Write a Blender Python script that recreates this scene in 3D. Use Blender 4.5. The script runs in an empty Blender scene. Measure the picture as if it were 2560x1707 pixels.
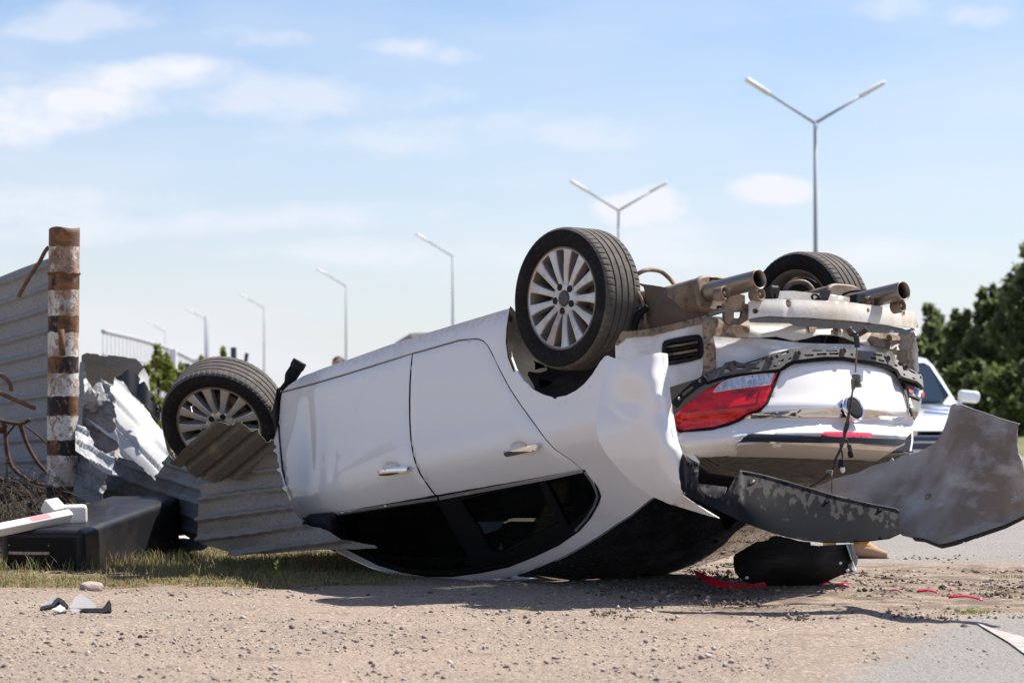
import bpy, bmesh, math, random
import numpy as np
from mathutils import Vector, Matrix
from mathutils.geometry import delaunay_2d_cdt

random.seed(7); RNG = np.random.default_rng(7)
SC = bpy.context.scene; COL = SC.collection

# ------------------------------------------------------------------ camera
F = 6603.0; HY = 1010.1; CXP = 1280.0; CYP = 853.5; CAMH = 0.90
TH = math.atan((HY - CYP) / F)
cd = bpy.data.cameras.new('camera'); cam = bpy.data.objects.new('camera', cd); COL.objects.link(cam)
cd.sensor_width = 36.0; cd.lens = F / 2560 * 36; cd.clip_start = 0.1; cd.clip_end = 5000
cam.location = (0, 0, CAMH); cam.rotation_euler = (math.pi / 2 + TH, 0, 0)
cd.dof.use_dof = True; cd.dof.focus_distance = 12.6; cd.dof.aperture_fstop = 4.8
SC.camera = cam
SC.render.resolution_x = 1024; SC.render.resolution_y = 682

# ------------------------------------------------------------------ light
SUN_EL = math.radians(55); SUN_DIR = Vector((0.86, 0.51, 0)).normalized()   # towards the sun, on the ground
sv = Vector((SUN_DIR.x * math.cos(SUN_EL), SUN_DIR.y * math.cos(SUN_EL), math.sin(SUN_EL)))
sd = bpy.data.lights.new('sun', 'SUN'); sd.energy = 5.0; sd.angle = math.radians(0.5); sd.color = (1.0, 0.955, 0.89)
sun = bpy.data.objects.new('sun', sd); COL.objects.link(sun)
sun.rotation_euler = sv.to_track_quat('Z', 'Y').to_euler()

W = bpy.data.worlds.new('World'); SC.world = W; W.use_nodes = True
wt = W.node_tree; wt.nodes.clear()
def wn(t, **k):
    n = wt.nodes.new(t)
    for a, b in k.items(): setattr(n, a, b)
    return n
def wmath(op, a, b=None, c=None, clamp=False):
    n = wn('ShaderNodeMath', operation=op); n.use_clamp = clamp
    for i, v in enumerate((a, b, c)):
        if v is None: continue
        if isinstance(v, (int, float)): n.inputs[i].default_value = v
        else: wt.links.new(v, n.inputs[i])
    return n.outputs[0]
sky = wn('ShaderNodeTexSky'); sky.sky_type = 'NISHITA'; sky.sun_disc = False
sky.sun_elevation = SUN_EL; sky.sun_rotation = math.atan2(SUN_DIR.x, SUN_DIR.y)
sky.altitude = 100; sky.air_density = 1.0; sky.dust_density = 0.6; sky.ozone_density = 1.5
tc = wn('ShaderNodeTexCoord'); sep = wn('ShaderNodeSeparateXYZ'); wt.links.new(tc.outputs['Generated'], sep.inputs[0])
az = wmath('ARCTAN2', sep.outputs[0], sep.outputs[1]); el = wmath('ARCSINE', sep.outputs[2])
cmb = wn('ShaderNodeCombineXYZ'); wt.links.new(az, cmb.inputs[0]); wt.links.new(el, cmb.inputs[1])
def wnoise(sx, sy, scale, detail, rough=.55):
    mp = wn('ShaderNodeMapping'); mp.inputs['Scale'].default_value = (sx, sy, 1); wt.links.new(cmb.outputs[0], mp.inputs[0])
    n = wn('ShaderNodeTexNoise'); n.inputs['Scale'].default_value = scale; n.inputs['Detail'].default_value = detail
    n.inputs['Roughness'].default_value = rough; wt.links.new(mp.outputs[0], n.inputs[0]); return n.outputs[0]
nf = wnoise(1, 2.2, 26, 6); nm = wnoise(1, 4.0, 7, 5); nb = wnoise(1, 3.0, 3.2, 3)
tot = None
# (x, y, rx, ry, strength, tilt) of each cloud in the photograph -> direction of view
for cx, cy, rx, ry, st, tl in [(330, 205, 270, 62, .95, -.06), (110, 300, 330, 92, .95, -.22), (60, 210, 130, 24, .4, .05),
                     (1060, 130, 150, 36, .75, .04), (850, 195, 70, 18, .45, -.2), (1590, 525, 120, 56, 1.25, -.10), (1640, 500, 60, 42, 1.0, 0), (1930, 480, 105, 42, 1.1, .05),
                     (2310, 40, 260, 40, .75, .12), (2480, 0, 130, 40, .35, 0), (640, 90, 160, 40, .55, .1), (200, 80, 230, 60, .5, -.1), (700, 240, 420, 70, .5, .05), (100, 520, 500, 60, .5, 0), (1620, 600, 240, 60, .45, 0), (1220, 340, 620, 60, .42, -.03), (500, 560, 700, 40, .45, -.06), (2000, 640, 500, 50, .5, .0), (1100, 640, 600, 40, .4, .02)]:
    a0 = (cx - 1280) / F; e0 = (HY - cy) / F
    da = wmath('SUBTRACT', az, a0); de = wmath('SUBTRACT', el, e0)
    de = wmath('ADD', de, wmath('MULTIPLY', da, tl))
    u = wmath('MULTIPLY', da, F / rx); v = wmath('MULTIPLY', de, F / ry)
    r2 = wmath('ADD', wmath('MULTIPLY', u, u), wmath('MULTIPLY', v, v))
    s = wmath('SUBTRACT', 1.45, r2)
    s = wmath('ADD', s, wmath('MULTIPLY', wmath('SUBTRACT', nf, .5), 4.2))
    s = wmath('MULTIPLY', s, .62, clamp=True); s = wmath('MULTIPLY', wmath('POWER', s, 1.5), st)
    tot = s if tot is None else wmath('MAXIMUM', tot, s)
wide = wmath('MULTIPLY', wmath('SUBTRACT', wmath('ADD', wmath('MULTIPLY', nm, .7), wmath('MULTIPLY', nb, .5)), .53), 1.25, clamp=True)
tot = wmath('MAXIMUM', tot, wide)
hz = wmath('SUBTRACT', 1.0, wmath('MULTIPLY', el, 5.5), clamp=True)          # thin white haze that thickens to the horizon
tot = wmath('ADD', tot, wmath('MULTIPLY', wmath('POWER', hz, 1.6), .62), clamp=True)
mx = wn('ShaderNodeMixRGB'); tn_ = wn('ShaderNodeMixRGB', blend_type='MULTIPLY'); tn_.inputs[0].default_value = 1; wt.links.new(sky.outputs[0], tn_.inputs[1]); tn_.inputs[2].default_value = (1.0, 1.04, 1.20, 1)
wt.links.new(tot, mx.inputs[0]); wt.links.new(tn_.outputs[0], mx.inputs[1])
mx.inputs[2].default_value = (7.5, 7.7, 8.4, 1)
bg = wn('ShaderNodeBackground'); bg.inputs[1].default_value = 0.07; wt.links.new(mx.outputs[0], bg.inputs[0])
wo = wn('ShaderNodeOutputWorld'); wt.links.new(bg.outputs[0], wo.inputs[0])
SC.view_settings.view_transform = 'Standard'; SC.view_settings.look = 'None'; SC.view_settings.gamma = 1
SC.view_settings.use_curve_mapping = False; SC.view_settings.exposure = 0.78
SC.cycles.max_bounces = 8; SC.cycles.transparent_max_bounces = 16

# ------------------------------------------------------------------ helpers: rays
CAM = np.array([0, 0, CAMH]); CT, ST = math.cos(TH), math.sin(TH)
def ray(px):
    px = np.atleast_2d(np.asarray(px, float))
    a = (px[:, 0] - CXP) / F; v = -(px[:, 1] - CYP) / F
    return np.stack([a, CT - ST * v, ST + CT * v], 1)
def at(px, D):                                  # the point seen at px that lies D metres away along the ground
    d = ray(px); D = np.broadcast_to(np.asarray(D, float), (len(d),))
    return CAM + d * (D / d[:, 1])[:, None]
def at1(x, y, D): return at([(x, y)], D)[0]
def w2p(P):
    q = np.asarray(P) - CAM; d = q[:, 1] * CT + q[:, 2] * ST; u = -q[:, 1] * ST + q[:, 2] * CT; return np.stack([CXP + F * q[:, 0] / d, CYP - F * u / d], 1)
def ground_at(px, z=0.0):
    d = ray(px); return CAM + d * ((z - CAMH) / d[:, 2])[:, None]
def zz(x0, y0, s): return lambda *p: [(x0 + x / s, y0 + y / s) for x, y in p]
z1 = zz(0, 540, 3.267); z2 = zz(0, 1000, 3.267); z3 = zz(360, 840, 3.267); z4 = zz(660, 1000, 2.45); z5 = zz(1240, 540, 3.672)
z6 = zz(1500, 660, 2.8); z7 = zz(1480, 860, 2.8); z8 = zz(640, 760, 2.45); zb = zz(1680, 1000, 2.673); zr4 = zz(1860, 600, 5.113)
zr5 = zz(1660, 860, 6.532); zr6 = zz(2000, 860, 4.9); zr7 = zz(1480, 880, 3.409); zr8 = zz(1580, 690, 5.806); zl2 = zz(200, 840, 3.407)
zl3 = zz(0, 900, 3.733); f1 = zz(400, 1000, 3.734); f2 = zz(80, 1440, 10.69); f3 = zz(1780, 1320, 5.6); f4 = zz(2280, 1000, 3.92); f5 = zz(2080, 1380, 4.796); f6 = zz(1060, 1140, 4.704)

# ------------------------------------------------------------------ helpers: car frame (upright car: X forward from the rear axle, Y to the near side, Z up from its wheels)
CR = np.array([[-0.65811325, -0.74763062, 0.08908091], [0.73341947, -0.66331851, -0.1486756], [-0.17024345, 0.03251171, -0.98486555]])
CTR = np.array([0.86356168, 13.31079903, 0.68349502]) + CAM
def c2w(P): return np.atleast_2d(np.asarray(P, float)) @ CR.T + CTR
def w2c(P): return (np.atleast_2d(P) - CTR) @ CR
def cdir(v): return CR @ np.asarray(v, float)
def spl(x, xs, ys):
    xs = np.array(xs, float); ys = np.array(ys, float); m = np.gradient(ys, xs)
    x = np.clip(np.asarray(x, float), xs[0], xs[-1]); i = np.clip(np.searchsorted(xs, x) - 1, 0, len(xs) - 2)
    h = xs[i + 1] - xs[i]; t = (x - xs[i]) / h
    return (2*t**3-3*t**2+1)*ys[i]+(t**3-2*t**2+t)*h*m[i]+(-2*t**3+3*t**2)*ys[i+1]+(t**3-t**2)*h*m[i+1]
SZ = [.10, .20, .26, .40, .55, .70, .82, .87, .92, .97, 1.02, 1.1, 1.2, 1.3, 1.36, 1.41, 1.5]
SY = [.82, .858, .880, .896, .906, .915, .922, .919, .902, .877, .845, .795, .735, .672, .632, .585, .44]
def f_side(X, Z):
    y = spl(Z, SZ, SY)
    y = y - .05 * np.clip((-.05 - X) / .7, 0, 2) ** 2 - .03 * np.clip((X - 1.7) / .6, 0, 2) ** 2
    # crash dents in the front door and a soft wave in the panels
    y = y - .022 * np.exp(-((X - 2.03) / .06) ** 2 - ((Z - .62) / .22) ** 2) - .012 * np.exp(-((X - 1.86) / .05 - (Z - .6) * 1.2) ** 2 - ((Z - .6) / .25) ** 2)
    y = y + .0022 * np.sin(X * 5.1 + Z * 7) * np.sin(Z * 9 - X * 2.3) * np.clip((1.0 - Z) * 8, 0, 1)
    return y
LZ = [.45, .55, .65, .75, .84, .875, .895, .925, .955, .99, 1.02, 1.06, 1.12]
LX = [.10, .072, .046, .022, .000, -.012, -.010, .014, .004, -.022, -.042, .02, .22]
def g_lid(Y, Z): return -1.015 + .50 * Y ** 2 + 1.5 * np.clip(Y - .70, 0, 1) ** 2 + spl(Z, LZ, LX)
LX2 = [.10, .072, .046, .022, .000, -.012, -.010, .014, .004, -.022, -.042, -.05, -.05]
def g_lip(Y, Z): return -1.015 + .50 * Y ** 2 + spl(Z, LZ, LX2)
def g_pan(Y, Z): return -.885 + .42 * Y ** 2 + .10 * np.clip((.62 - Z) / .2, -1, 1) * .25
def g_beam(Y, Z): return -.985 + .34 * Y ** 2
def h_deck(X, Y): return 1.035 + .115 * (X + 1.02) + .012 * (1 - (Y / .8) ** 2)
def newton(px, fn, t0):
    d = ray(px); o = w2c(CAM[None])[0]; dc = d @ CR
    t = np.full(len(d), float(t0))
    for _ in range(40):
        e = 1e-3
        v = fn(o + dc * t[:, None]); v2 = fn(o + dc * (t + e)[:, None])
        g = (v2 - v) / e; g = np.where(np.abs(g) < .12, np.sign(g + 1e-9) * .12, g)
        t = t - np.clip(v / g, -.4, .4)
    return CAM + d * t[:, None]
def S_side(off=0.0): return lambda px: newton(px, lambda p: p[:, 1] - f_side(p[:, 0], p[:, 2]) - off, 12.6)
def S_lid(off=0.0, g=None, xm=2236.0):
    g = g or g_lid
    def f(px):                                    # the far corner curls away; continue it steadily past the turn
        px = np.atleast_2d(np.asarray(px, float)); q = px.copy(); q[:, 0] = np.minimum(q[:, 0], xm); P = newton(q, lambda p: p[:, 0] - g(p[:, 1], p[:, 2]) + off, 12.2)
        return at(px, P[:, 1] + np.maximum(px[:, 0] - xm, 0) * .0022)
    return f
def S_pan(off=0.0): return lambda px: newton(px, lambda p: p[:, 0] - g_pan(p[:, 1], p[:, 2]) + off, 12.2)
def S_beam(off=0.0): return lambda px: newton(px, lambda p: p[:, 0] - g_beam(p[:, 1], p[:, 2]) + off, 12.2)
def S_deck(off=0.0): return lambda px: newton(px, lambda p: p[:, 2] - h_deck(p[:, 0], p[:, 1]) - off, 12.2)
def S_plane(P0, n):                              # plane in the car frame
    P0 = c2w(P0)[0]; n = cdir(n)
    return lambda px: CAM + ray(px) * (((P0 - CAM) @ n) / (ray(px) @ n))[:, None]
def S_rbf(ctrl, smooth=0.0):                      # thin plate through (x, y, distance)
    c = np.array(ctrl, float); xy = c[:, :2] / 200; n = len(c)
    def ph(a, b):
        r2 = ((a[:, None] - b[None]) ** 2).sum(-1); return .5 * r2 * np.log(r2 + 1e-9)
    A = np.zeros((n + 3, n + 3)); A[:n, :n] = ph(xy, xy) + smooth * np.eye(n)
    A[:n, n] = 1; A[:n, n + 1:] = xy; A[n, :n] = 1; A[n + 1:, :n] = xy.T
    w = np.linalg.solve(A, np.append(c[:, 2], [0, 0, 0]))
    def s(px):
        p = np.atleast_2d(np.asarray(px, float)) / 200
        D = ph(p, xy) @ w[:n] + w[n] + p @ w[n + 1:]
        return at(np.asarray(px), D)
    return s

# ------------------------------------------------------------------ helpers: objects
ORG = {}
def origin(o): return ORG.get(o.name, np.zeros(3)) if o else np.zeros(3)
def tag(o, label=None, cat=None, group=None, kind=None):
    if label: o['label'] = label
    if cat: o['category'] = cat
    if group: o['group'] = group
    if kind: o['kind'] = kind
    return o
def thing(name, loc, label, cat, group=None):
    o = bpy.data.objects.new(name, None); COL.objects.link(o); o.location = tuple(loc); o.empty_display_size = .1
    ORG[o.name] = np.array(loc, float); return tag(o, label, cat, group)
def add(name, verts, faces, mat, parent=None, smooth=True, flat=None, loc=None, kind=None):
    verts = np.asarray(verts, float); og = origin(parent) if parent else (np.zeros(3) if loc is None else np.array(loc, float))
    me = bpy.data.meshes.new(name); me.from_pydata((verts - og).tolist(), [], [tuple(int(i) for i in f) for f in faces])
    o = bpy.data.objects.new(name, me); COL.objects.link(o); me.materials.append(mat)
    if smooth:
        me.polygons.foreach_set('use_smooth', [True] * len(me.polygons))
        if flat:
            for i in flat: me.polygons[i].use_smooth = False
    if parent: o.parent = parent
    elif loc is not None: o.location = tuple(loc)
    ORG[o.name] = og
    if kind: o['kind'] = kind
    me.update(); return o
def inpoly(p, poly):
    x, y = p[:, 0], p[:, 1]; c = np.zeros(len(p), bool); n = len(poly)
    for i in range(n):
        x1, y1 = poly[i]; x2, y2 = poly[(i + 1) % n]
        if y1 == y2: continue
        k = ((y1 > y) != (y2 > y)) & (x < (x2 - x1) * (y - y1) / (y2 - y1) + x1); c ^= k
    return c
def resample(poly, step, closed=True):
    out = []; n = len(poly)
    for i in range(n if closed else n - 1):
        a = np.array(poly[i], float); b = np.array(poly[(i + 1) % n], float); L = np.linalg.norm(b - a); k = max(1, int(math.ceil(L / step)))
        for j in range(k): out.append(a + (b - a) * j / k)
    if not closed: out.append(np.array(poly[-1], float))
    return np.array(out)
def chaikin(poly, it=1, keep=.0):
    p = [np.array(q, float) for q in poly]
    for _ in range(it):
        o = []
        for i in range(len(p)):
            a, b = p[i], p[(i + 1) % len(p)]; o += [a * .75 + b * .25, a * .25 + b * .75]
        p = o
    return [tuple(q) for q in p]
def inset(poly, d):
    p = np.array(poly, float); n = len(p); area = sum(p[i][0] * p[(i+1) % n][1] - p[(i+1) % n][0] * p[i][1] for i in range(n)); sg = 1 if area > 0 else -1
    out = []
    for i in range(n):
        a, b, c = p[i - 1], p[i], p[(i + 1) % n]
        t = (b - a) / (np.linalg.norm(b - a) + 1e-9) + (c - b) / (np.linalg.norm(c - b) + 1e-9); t /= np.linalg.norm(t) + 1e-9
        out.append(b + sg * d * np.array([-t[1], t[0]]))
    return [tuple(q) for q in out]
def tri2d(outline, step, holes=()):
    """constrained triangulation of an outline with holes and an even interior"""
    B = resample(outline, step); loops = [B] + [resample(h, step) for h in holes]
    V = []; E = []
    for L in loops:
        s = len(V); V += [tuple(q) for q in L]; E += [(s + i, s + (i + 1) % len(L)) for i in range(len(L))]
    mn, mxx = B.min(0), B.max(0)
    gx = np.arange(mn[0] + step / 2, mxx[0], step); gy = np.arange(mn[1] + step / 2, mxx[1], step * .87)
    if len(gx) and len(gy):
        G = np.array([(x + (step / 2 if j % 2 else 0), y) for j, y in enumerate(gy) for x in gx])
        k = inpoly(G, loops[0])
        for L in loops[1:]: k &= ~inpoly(G, L)
        G = G[k]
        if len(G):
            allb = np.array(V); dmin = np.full(len(G), 1e9)
            for i in range(0, len(allb), 200): dmin = np.minimum(dmin, np.sqrt(((G[:, None] - allb[None, i:i + 200]) ** 2).sum(-1)).min(1))
            V += [tuple(q) for q in G[dmin > step * .45]]
    vs, es, fs, *_ = delaunay_2d_cdt([Vector(v) for v in V], E, [], 0, 1e-6)
    P = np.array([tuple(v) for v in vs]); T = np.array([f for f in fs if len(f) == 3])
    c = P[T].mean(1); k = inpoly(c, loops[0])
    for L in loops[1:]: k &= ~inpoly(c, L)
    T = T[k]
    a = P[T]; ar = (a[:, 1, 0] - a[:, 0, 0]) * (a[:, 2, 1] - a[:, 0, 1]) - (a[:, 2, 0] - a[:, 0, 0]) * (a[:, 1, 1] - a[:, 0, 1])
    T = T[np.abs(ar) > 1e-9]; ar = ar[np.abs(ar) > 1e-9]
    T[ar > 0] = T[ar > 0][:, ::-1]               # picture y runs down: counter-clockwise as the camera sees it
    return P, T
def vnormals(P, T):
    n = np.cross(P[T[:, 1]] - P[T[:, 0]], P[T[:, 2]] - P[T[:, 0]]); N = np.zeros_like(P)
    for k in range(3): np.add.at(N, T[:, k], n)
    return N / (np.linalg.norm(N, axis=1)[:, None] + 1e-12)
def shell(P, T, N, thick):
    """front sheet + back sheet + rim"""
    n = len(P); V = np.concatenate([P, P - N * thick]); Fc = [tuple(t) for t in T] + [tuple(t[::-1] + n) for t in T]
    ed = {}
    for t in T:
        for i in range(3): ed[(t[i], t[(i + 1) % 3])] = 1
    rim = [e for e in ed if (e[1], e[0]) not in ed]; flat = []
    V = list(V); idx = {}
    def dupv(i):
        if i not in idx: idx[i] = len(V); V.append(V[i])
        return idx[i]
    for a, b in rim:
        flat.append(len(Fc)); Fc.append((dupv(b), dupv(a), dupv(a + n), dupv(b + n)))
    return np.array(V), Fc, flat
def sheet(name, outline, surf, mat, parent=None, thick=.004, step=14, holes=(), disp=None, loc=None, mirror=False, smooth=True, jag=0, roll=0, rim=None):
    if jag:
        r = random.Random(int(outline[0][0] * 7 + outline[0][1])); B = resample(outline, 9)
        outline = [(q[0] + r.uniform(-jag, jag), q[1] + r.uniform(-jag, jag)) for q in B]
    P2, T = tri2d(outline, step, holes); P = surf(P2)
    if disp is not None:
        N = vnormals(P, T); P = P + N * disp(P2, P)[:, None]
    N = vnormals(P, T)
    if roll:                                      # panel edges turn back a little, as pressed metal does
        ed = {}
        for t in T:
            for i in range(3): ed[(t[i], t[(i + 1) % 3])] = 1
        for a, b in [e for e in ed if (e[1], e[0]) not in ed]: P[a] = P[a] - N[a] * roll * .5; P[b] = P[b] - N[b] * roll * .5
        N = vnormals(P, T)
    V, Fc, flat = shell(P, T, N, thick)
    if mirror:                                    # the same panel on the car's far side
        C = w2c(V); C[:, 1] *= -1; n = len(V); Fc2 = [tuple(i + n for i in f[::-1]) for f in Fc]; m = len(Fc)
        flat = flat + [i + m for i in flat]; V = np.concatenate([V, c2w(C)]); Fc = Fc + Fc2
    o = add(name, V, Fc, mat, parent, smooth, flat, loc)
    if rim:
        o.data.materials.append(rim); nf = len(T); mi = np.ones(len(Fc), int); mi[:nf] = 0; o.data.polygons.foreach_set('material_index', mi)
    return o
def tube(name, pts, r, mat, parent=None, n=10, cap=True, loc=None, res=0, kind=None, shape=None):
    pts = np.asarray(pts, float)
    if res:
        t = np.linspace(0, len(pts) - 1, res); k = np.arange(len(pts)); pts2 = np.stack([spl(t, k, pts[:, j]) for j in range(3)], 1)
        rr = np.interp(t, k, np.broadcast_to(np.asarray(r, float), (len(pts),))); pts = pts2
    else: rr = np.broadcast_to(np.asarray(r, float), (len(pts),))
    V, Fc = tube_geo(pts, rr, n, cap)
    return add(name, V, Fc, mat, parent, True, None, loc, kind)
def tube_geo(pts, rr, n, cap=True):
    tg = np.gradient(pts, axis=0); tg /= np.linalg.norm(tg, axis=1)[:, None] + 1e-12
    u = np.cross(tg[0], [0, 0, 1.]);
    if np.linalg.norm(u) < 1e-3: u = np.cross(tg[0], [1., 0, 0])
    u /= np.linalg.norm(u); V = []; Fc = []
    for i in range(len(pts)):
        u = u - tg[i] * (u @ tg[i]); u /= np.linalg.norm(u); v = np.cross(tg[i], u)
        for k in range(n):
            a = 2 * math.pi * k / n; V.append(pts[i] + rr[i] * (math.cos(a) * u + math.sin(a) * v))
    for i in range(len(pts) - 1):
        for k in range(n): Fc.append((i * n + k, i * n + (k + 1) % n, (i + 1) * n + (k + 1) % n, (i + 1) * n + k))
    if cap: Fc.append(tuple(range(n - 1, -1, -1))); Fc.append(tuple((len(pts) - 1) * n + k for k in range(n)))
    return np.array(V), Fc
def lathe_geo(prof, n, tip=None):
    """prof: (axial, radius) pairs about local x"""
    V = []; Fc = []; m = len(prof)
    for k in range(n):
        a = 2 * math.pi * k / n
        for x, r in prof: V.append((x, r * math.cos(a), r * math.sin(a)))
    for k in range(n):
        for j in range(m - 1): Fc.append((k * m + j, k * m + j + 1, ((k + 1) % n) * m + j + 1, ((k + 1) % n) * m + j))
    return np.array(V), Fc
def frame(c, xd, up=(0, 0, 1)):
    x = np.array(xd, float); x /= np.linalg.norm(x); y = np.cross(up, x); y /= np.linalg.norm(y); z = np.cross(x, y)
    M = np.eye(4); M[:3, 0] = x; M[:3, 1] = y; M[:3, 2] = z; M[:3, 3] = c; return M
def xf(M, V): return np.asarray(V) @ M[:3, :3].T + M[:3, 3]
def lathe(name, c, axis, prof, mat, parent=None, n=24, loc=None):
    V, Fc = lathe_geo(prof, n); return add(name, xf(frame(c, axis, (0, 0, 1) if abs(axis[2]) < .9 else (1, 0, 0)), V), Fc, mat, parent, True, None, loc)
def box_geo(c, ax, dims, bev=.0, seg=2):
    bm = bmesh.new(); bmesh.ops.create_cube(bm, size=1)
    for v in bm.verts: v.co = Vector((v.co.x * dims[0], v.co.y * dims[1], v.co.z * dims[2]))
    if bev: bmesh.ops.bevel(bm, geom=bm.edges[:], offset=bev, segments=seg, affect='EDGES', profile=.5)
    bm.verts.index_update(); V = np.array([tuple(v.co) for v in bm.verts]); Fc = [tuple(v.index for v in f.verts) for f in bm.faces]; bm.free()
    A = np.array(ax, float); return V @ A + np.array(c, float), Fc
def box(name, c, ax, dims, mat, parent=None, bev=.0, seg=2, loc=None, smooth=True):
    V, Fc = box_geo(c, ax, dims, bev, seg); o = add(name, V, Fc, mat, parent, False, None, loc)
    if bev and smooth: o.data.polygons.foreach_set('use_smooth', [True] * len(o.data.polygons)); add_wn(o)
    return o
def add_wn(o):
    m = o.modifiers.new('weighted_normal', 'WEIGHTED_NORMAL'); m.keep_sharp = False
I3 = np.eye(3)
def merge(parts):
    V = []; Fc = []; n = 0
    for v, f in parts:
        V.append(np.asarray(v)); Fc += [tuple(i + n for i in q) for q in f]; n += len(v)
    return np.concatenate(V), Fc
def patch_loft(name, rows, mat, parent, thick=.004, flip=False):
    R_ = np.array(rows); a, b = R_.shape[:2]; P = R_.reshape(-1, 3); T = []
    for i in range(a - 1):
        for j in range(b - 1):
            q = [i * b + j, i * b + j + 1, (i + 1) * b + j + 1, (i + 1) * b + j]
            if flip: q = q[::-1]
            T += [[q[0], q[1], q[2]], [q[0], q[2], q[3]]]
    T = np.array(T); N = vnormals(P, T); V, Fc, fl = shell(P, T, N, thick); return add(name, V, Fc, mat, parent, True, fl)
_perm = RNG.random((256, 256))
def vnoise(x, y):
    xi = np.floor(x).astype(int); yi = np.floor(y).astype(int); fx = x - xi; fy = y - yi; fx = fx * fx * (3 - 2 * fx); fy = fy * fy * (3 - 2 * fy)
    g = lambda a, b: _perm[a % 256, b % 256]
    return (g(xi, yi) * (1 - fx) + g(xi + 1, yi) * fx) * (1 - fy) + (g(xi, yi + 1) * (1 - fx) + g(xi + 1, yi + 1) * fx) * fy
def fbm(x, y, o=4):
    s = 0; a = .5
    for i in range(o): s = s + a * vnoise(x * 2 ** i + 17.3 * i, y * 2 ** i + 5.1 * i); a *= .5
    return s

# ------------------------------------------------------------------ materials
def mat(name, base, rough=.5, metal=0., coat=0., layers=(), bump=(), spec=.5, rand=None, trans=0., alpha=None, rl=None, coatr=.04, ior=1.5, emis=None, thin=0):
    """layers: (scale, detail, low, high, colour, stretch[, rough]) laid one over another by noise; bump: (scale, strength, distance[, stretch])"""
    m = bpy.data.materials.new(name); m.use_nodes = True; t = m.node_tree; p = t.nodes['Principled BSDF']
    p.inputs['Base Color'].default_value = (*base, 1); p.inputs['Roughness'].default_value = rough; p.inputs['Metallic'].default_value = metal
    p.inputs['Specular IOR Level'].default_value = spec; p.inputs['Coat Weight'].default_value = coat; p.inputs['Coat Roughness'].default_value = coatr
    p.inputs['Transmission Weight'].default_value = trans; p.inputs['IOR'].default_value = ior
    if alpha is not None: p.inputs['Alpha'].default_value = alpha
    c = t.nodes.new('ShaderNodeTexCoord').outputs['Object']
    def nz(scale, detail, st=(1, 1, 1), dist=0, off=0):
        mp = t.nodes.new('ShaderNodeMapping'); mp.inputs['Scale'].default_value = st; mp.inputs['Location'].default_value = (off, off * .7, off * .3); t.links.new(c, mp.inputs[0])
        n = t.nodes.new('ShaderNodeTexNoise'); n.inputs['Scale'].default_value = scale; n.inputs['Detail'].default_value = detail; n.inputs['Roughness'].default_value = .6
        n.inputs['Distortion'].default_value = dist; t.links.new(mp.outputs[0], n.inputs[0]); return n.outputs[0]
    col = None; rgh = None
    def cur():
        if col is not None: return col
        r = t.nodes.new('ShaderNodeRGB'); r.outputs[0].default_value = (*base, 1); return r.outputs[0]
    if rand:                                       # every loose piece has its own shade
        g = t.nodes.new('ShaderNodeNewGeometry'); cr = t.nodes.new('ShaderNodeValToRGB'); cr.color_ramp.interpolation = 'LINEAR'
        e = cr.color_ramp.elements
        while len(e) < len(rand): e.new(.5)
        for i, rc in enumerate(rand): e[i].position = i / (len(rand) - 1); e[i].color = (*rc, 1)
        t.links.new(g.outputs['Random Per Island'], cr.inputs[0]); col = cr.outputs[0]
    for i, L in enumerate(layers):
        sc, de, lo, hi, cl, st = L[:6]
        mr = t.nodes.new('ShaderNodeMapRange'); mr.inputs['From Min'].default_value = lo; mr.inputs['From Max'].default_value = hi
        t.links.new(nz(sc, de, st, 0, i * 3.7), mr.inputs[0])
        mx = t.nodes.new('ShaderNodeMixRGB'); t.links.new(mr.outputs[0], mx.inputs[0]); t.links.new(cur(), mx.inputs[1]); mx.inputs[2].default_value = (*cl, 1); col = mx.outputs[0]
        if len(L) > 6:
            mf = t.nodes.new('ShaderNodeMix'); mf.data_type = 'FLOAT'; t.links.new(mr.outputs[0], mf.inputs[0])
            if rgh is None: mf.inputs[2].default_value = rough
            else: t.links.new(rgh, mf.inputs[2])
            mf.inputs[3].default_value = L[6]; rgh = mf.outputs[0]
    if col is not None: t.links.new(col, p.inputs['Base Color'])
    if rgh is not None: t.links.new(rgh, p.inputs['Roughness'])
    nrm = None
    for b in bump:
        bn = t.nodes.new('ShaderNodeBump'); bn.inputs['Strength'].default_value = b[1]; bn.inputs['Distance'].default_value = b[2]
        t.links.new(nz(b[0], 4, b[3] if len(b) > 3 else (1, 1, 1), 0, 2.2), bn.inputs['Height'])
        if nrm is not None: t.links.new(nrm, bn.inputs['Normal'])
        nrm = bn.outputs[0]
    if nrm is not None: t.links.new(nrm, p.inputs['Normal'])
    if thin:                                       # thin leaves let light through
        tl_n = t.nodes.new('ShaderNodeBsdfTranslucent'); t.links.new(cur(), tl_n.inputs[0]); ms_n = t.nodes.new('ShaderNodeMixShader'); ms_n.inputs[0].default_value = thin
        on_ = [n for n in t.nodes if n.type == 'OUTPUT_MATERIAL'][0]; t.links.new(p.outputs[0], ms_n.inputs[1]); t.links.new(tl_n.outputs[0], ms_n.inputs[2]); t.links.new(ms_n.outputs[0], on_.inputs[0])
    if emis: p.inputs['Emission Color'].default_value = (*emis, 1); p.inputs['Emission Strength'].default_value = 1
    return m
U = (1, 1, 1)
dust = (.36, .27, .19)
m_paint = mat('white_car_paint', (.82, .795, .76), .40, 0, 1.0, [(2.2, 5, .60, .95, (.66, .62, .56), U, .5), (240, 2, .745, .77, (.12, .10, .09), U)], [(7, .02, .02, (1, .6, 2))], coatr=.03)
m_paint_dirty = mat('dusty_white_paint', (.77, .755, .725), .42, 0, .5, [(5, 6, .44, .78, (.50, .42, .34), U, .75), (60, 3, .66, .78, (.40, .32, .25), U), (520, 2, .72, .75, (.09, .075, .06), U)], [(18, .15, .01)])
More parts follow.
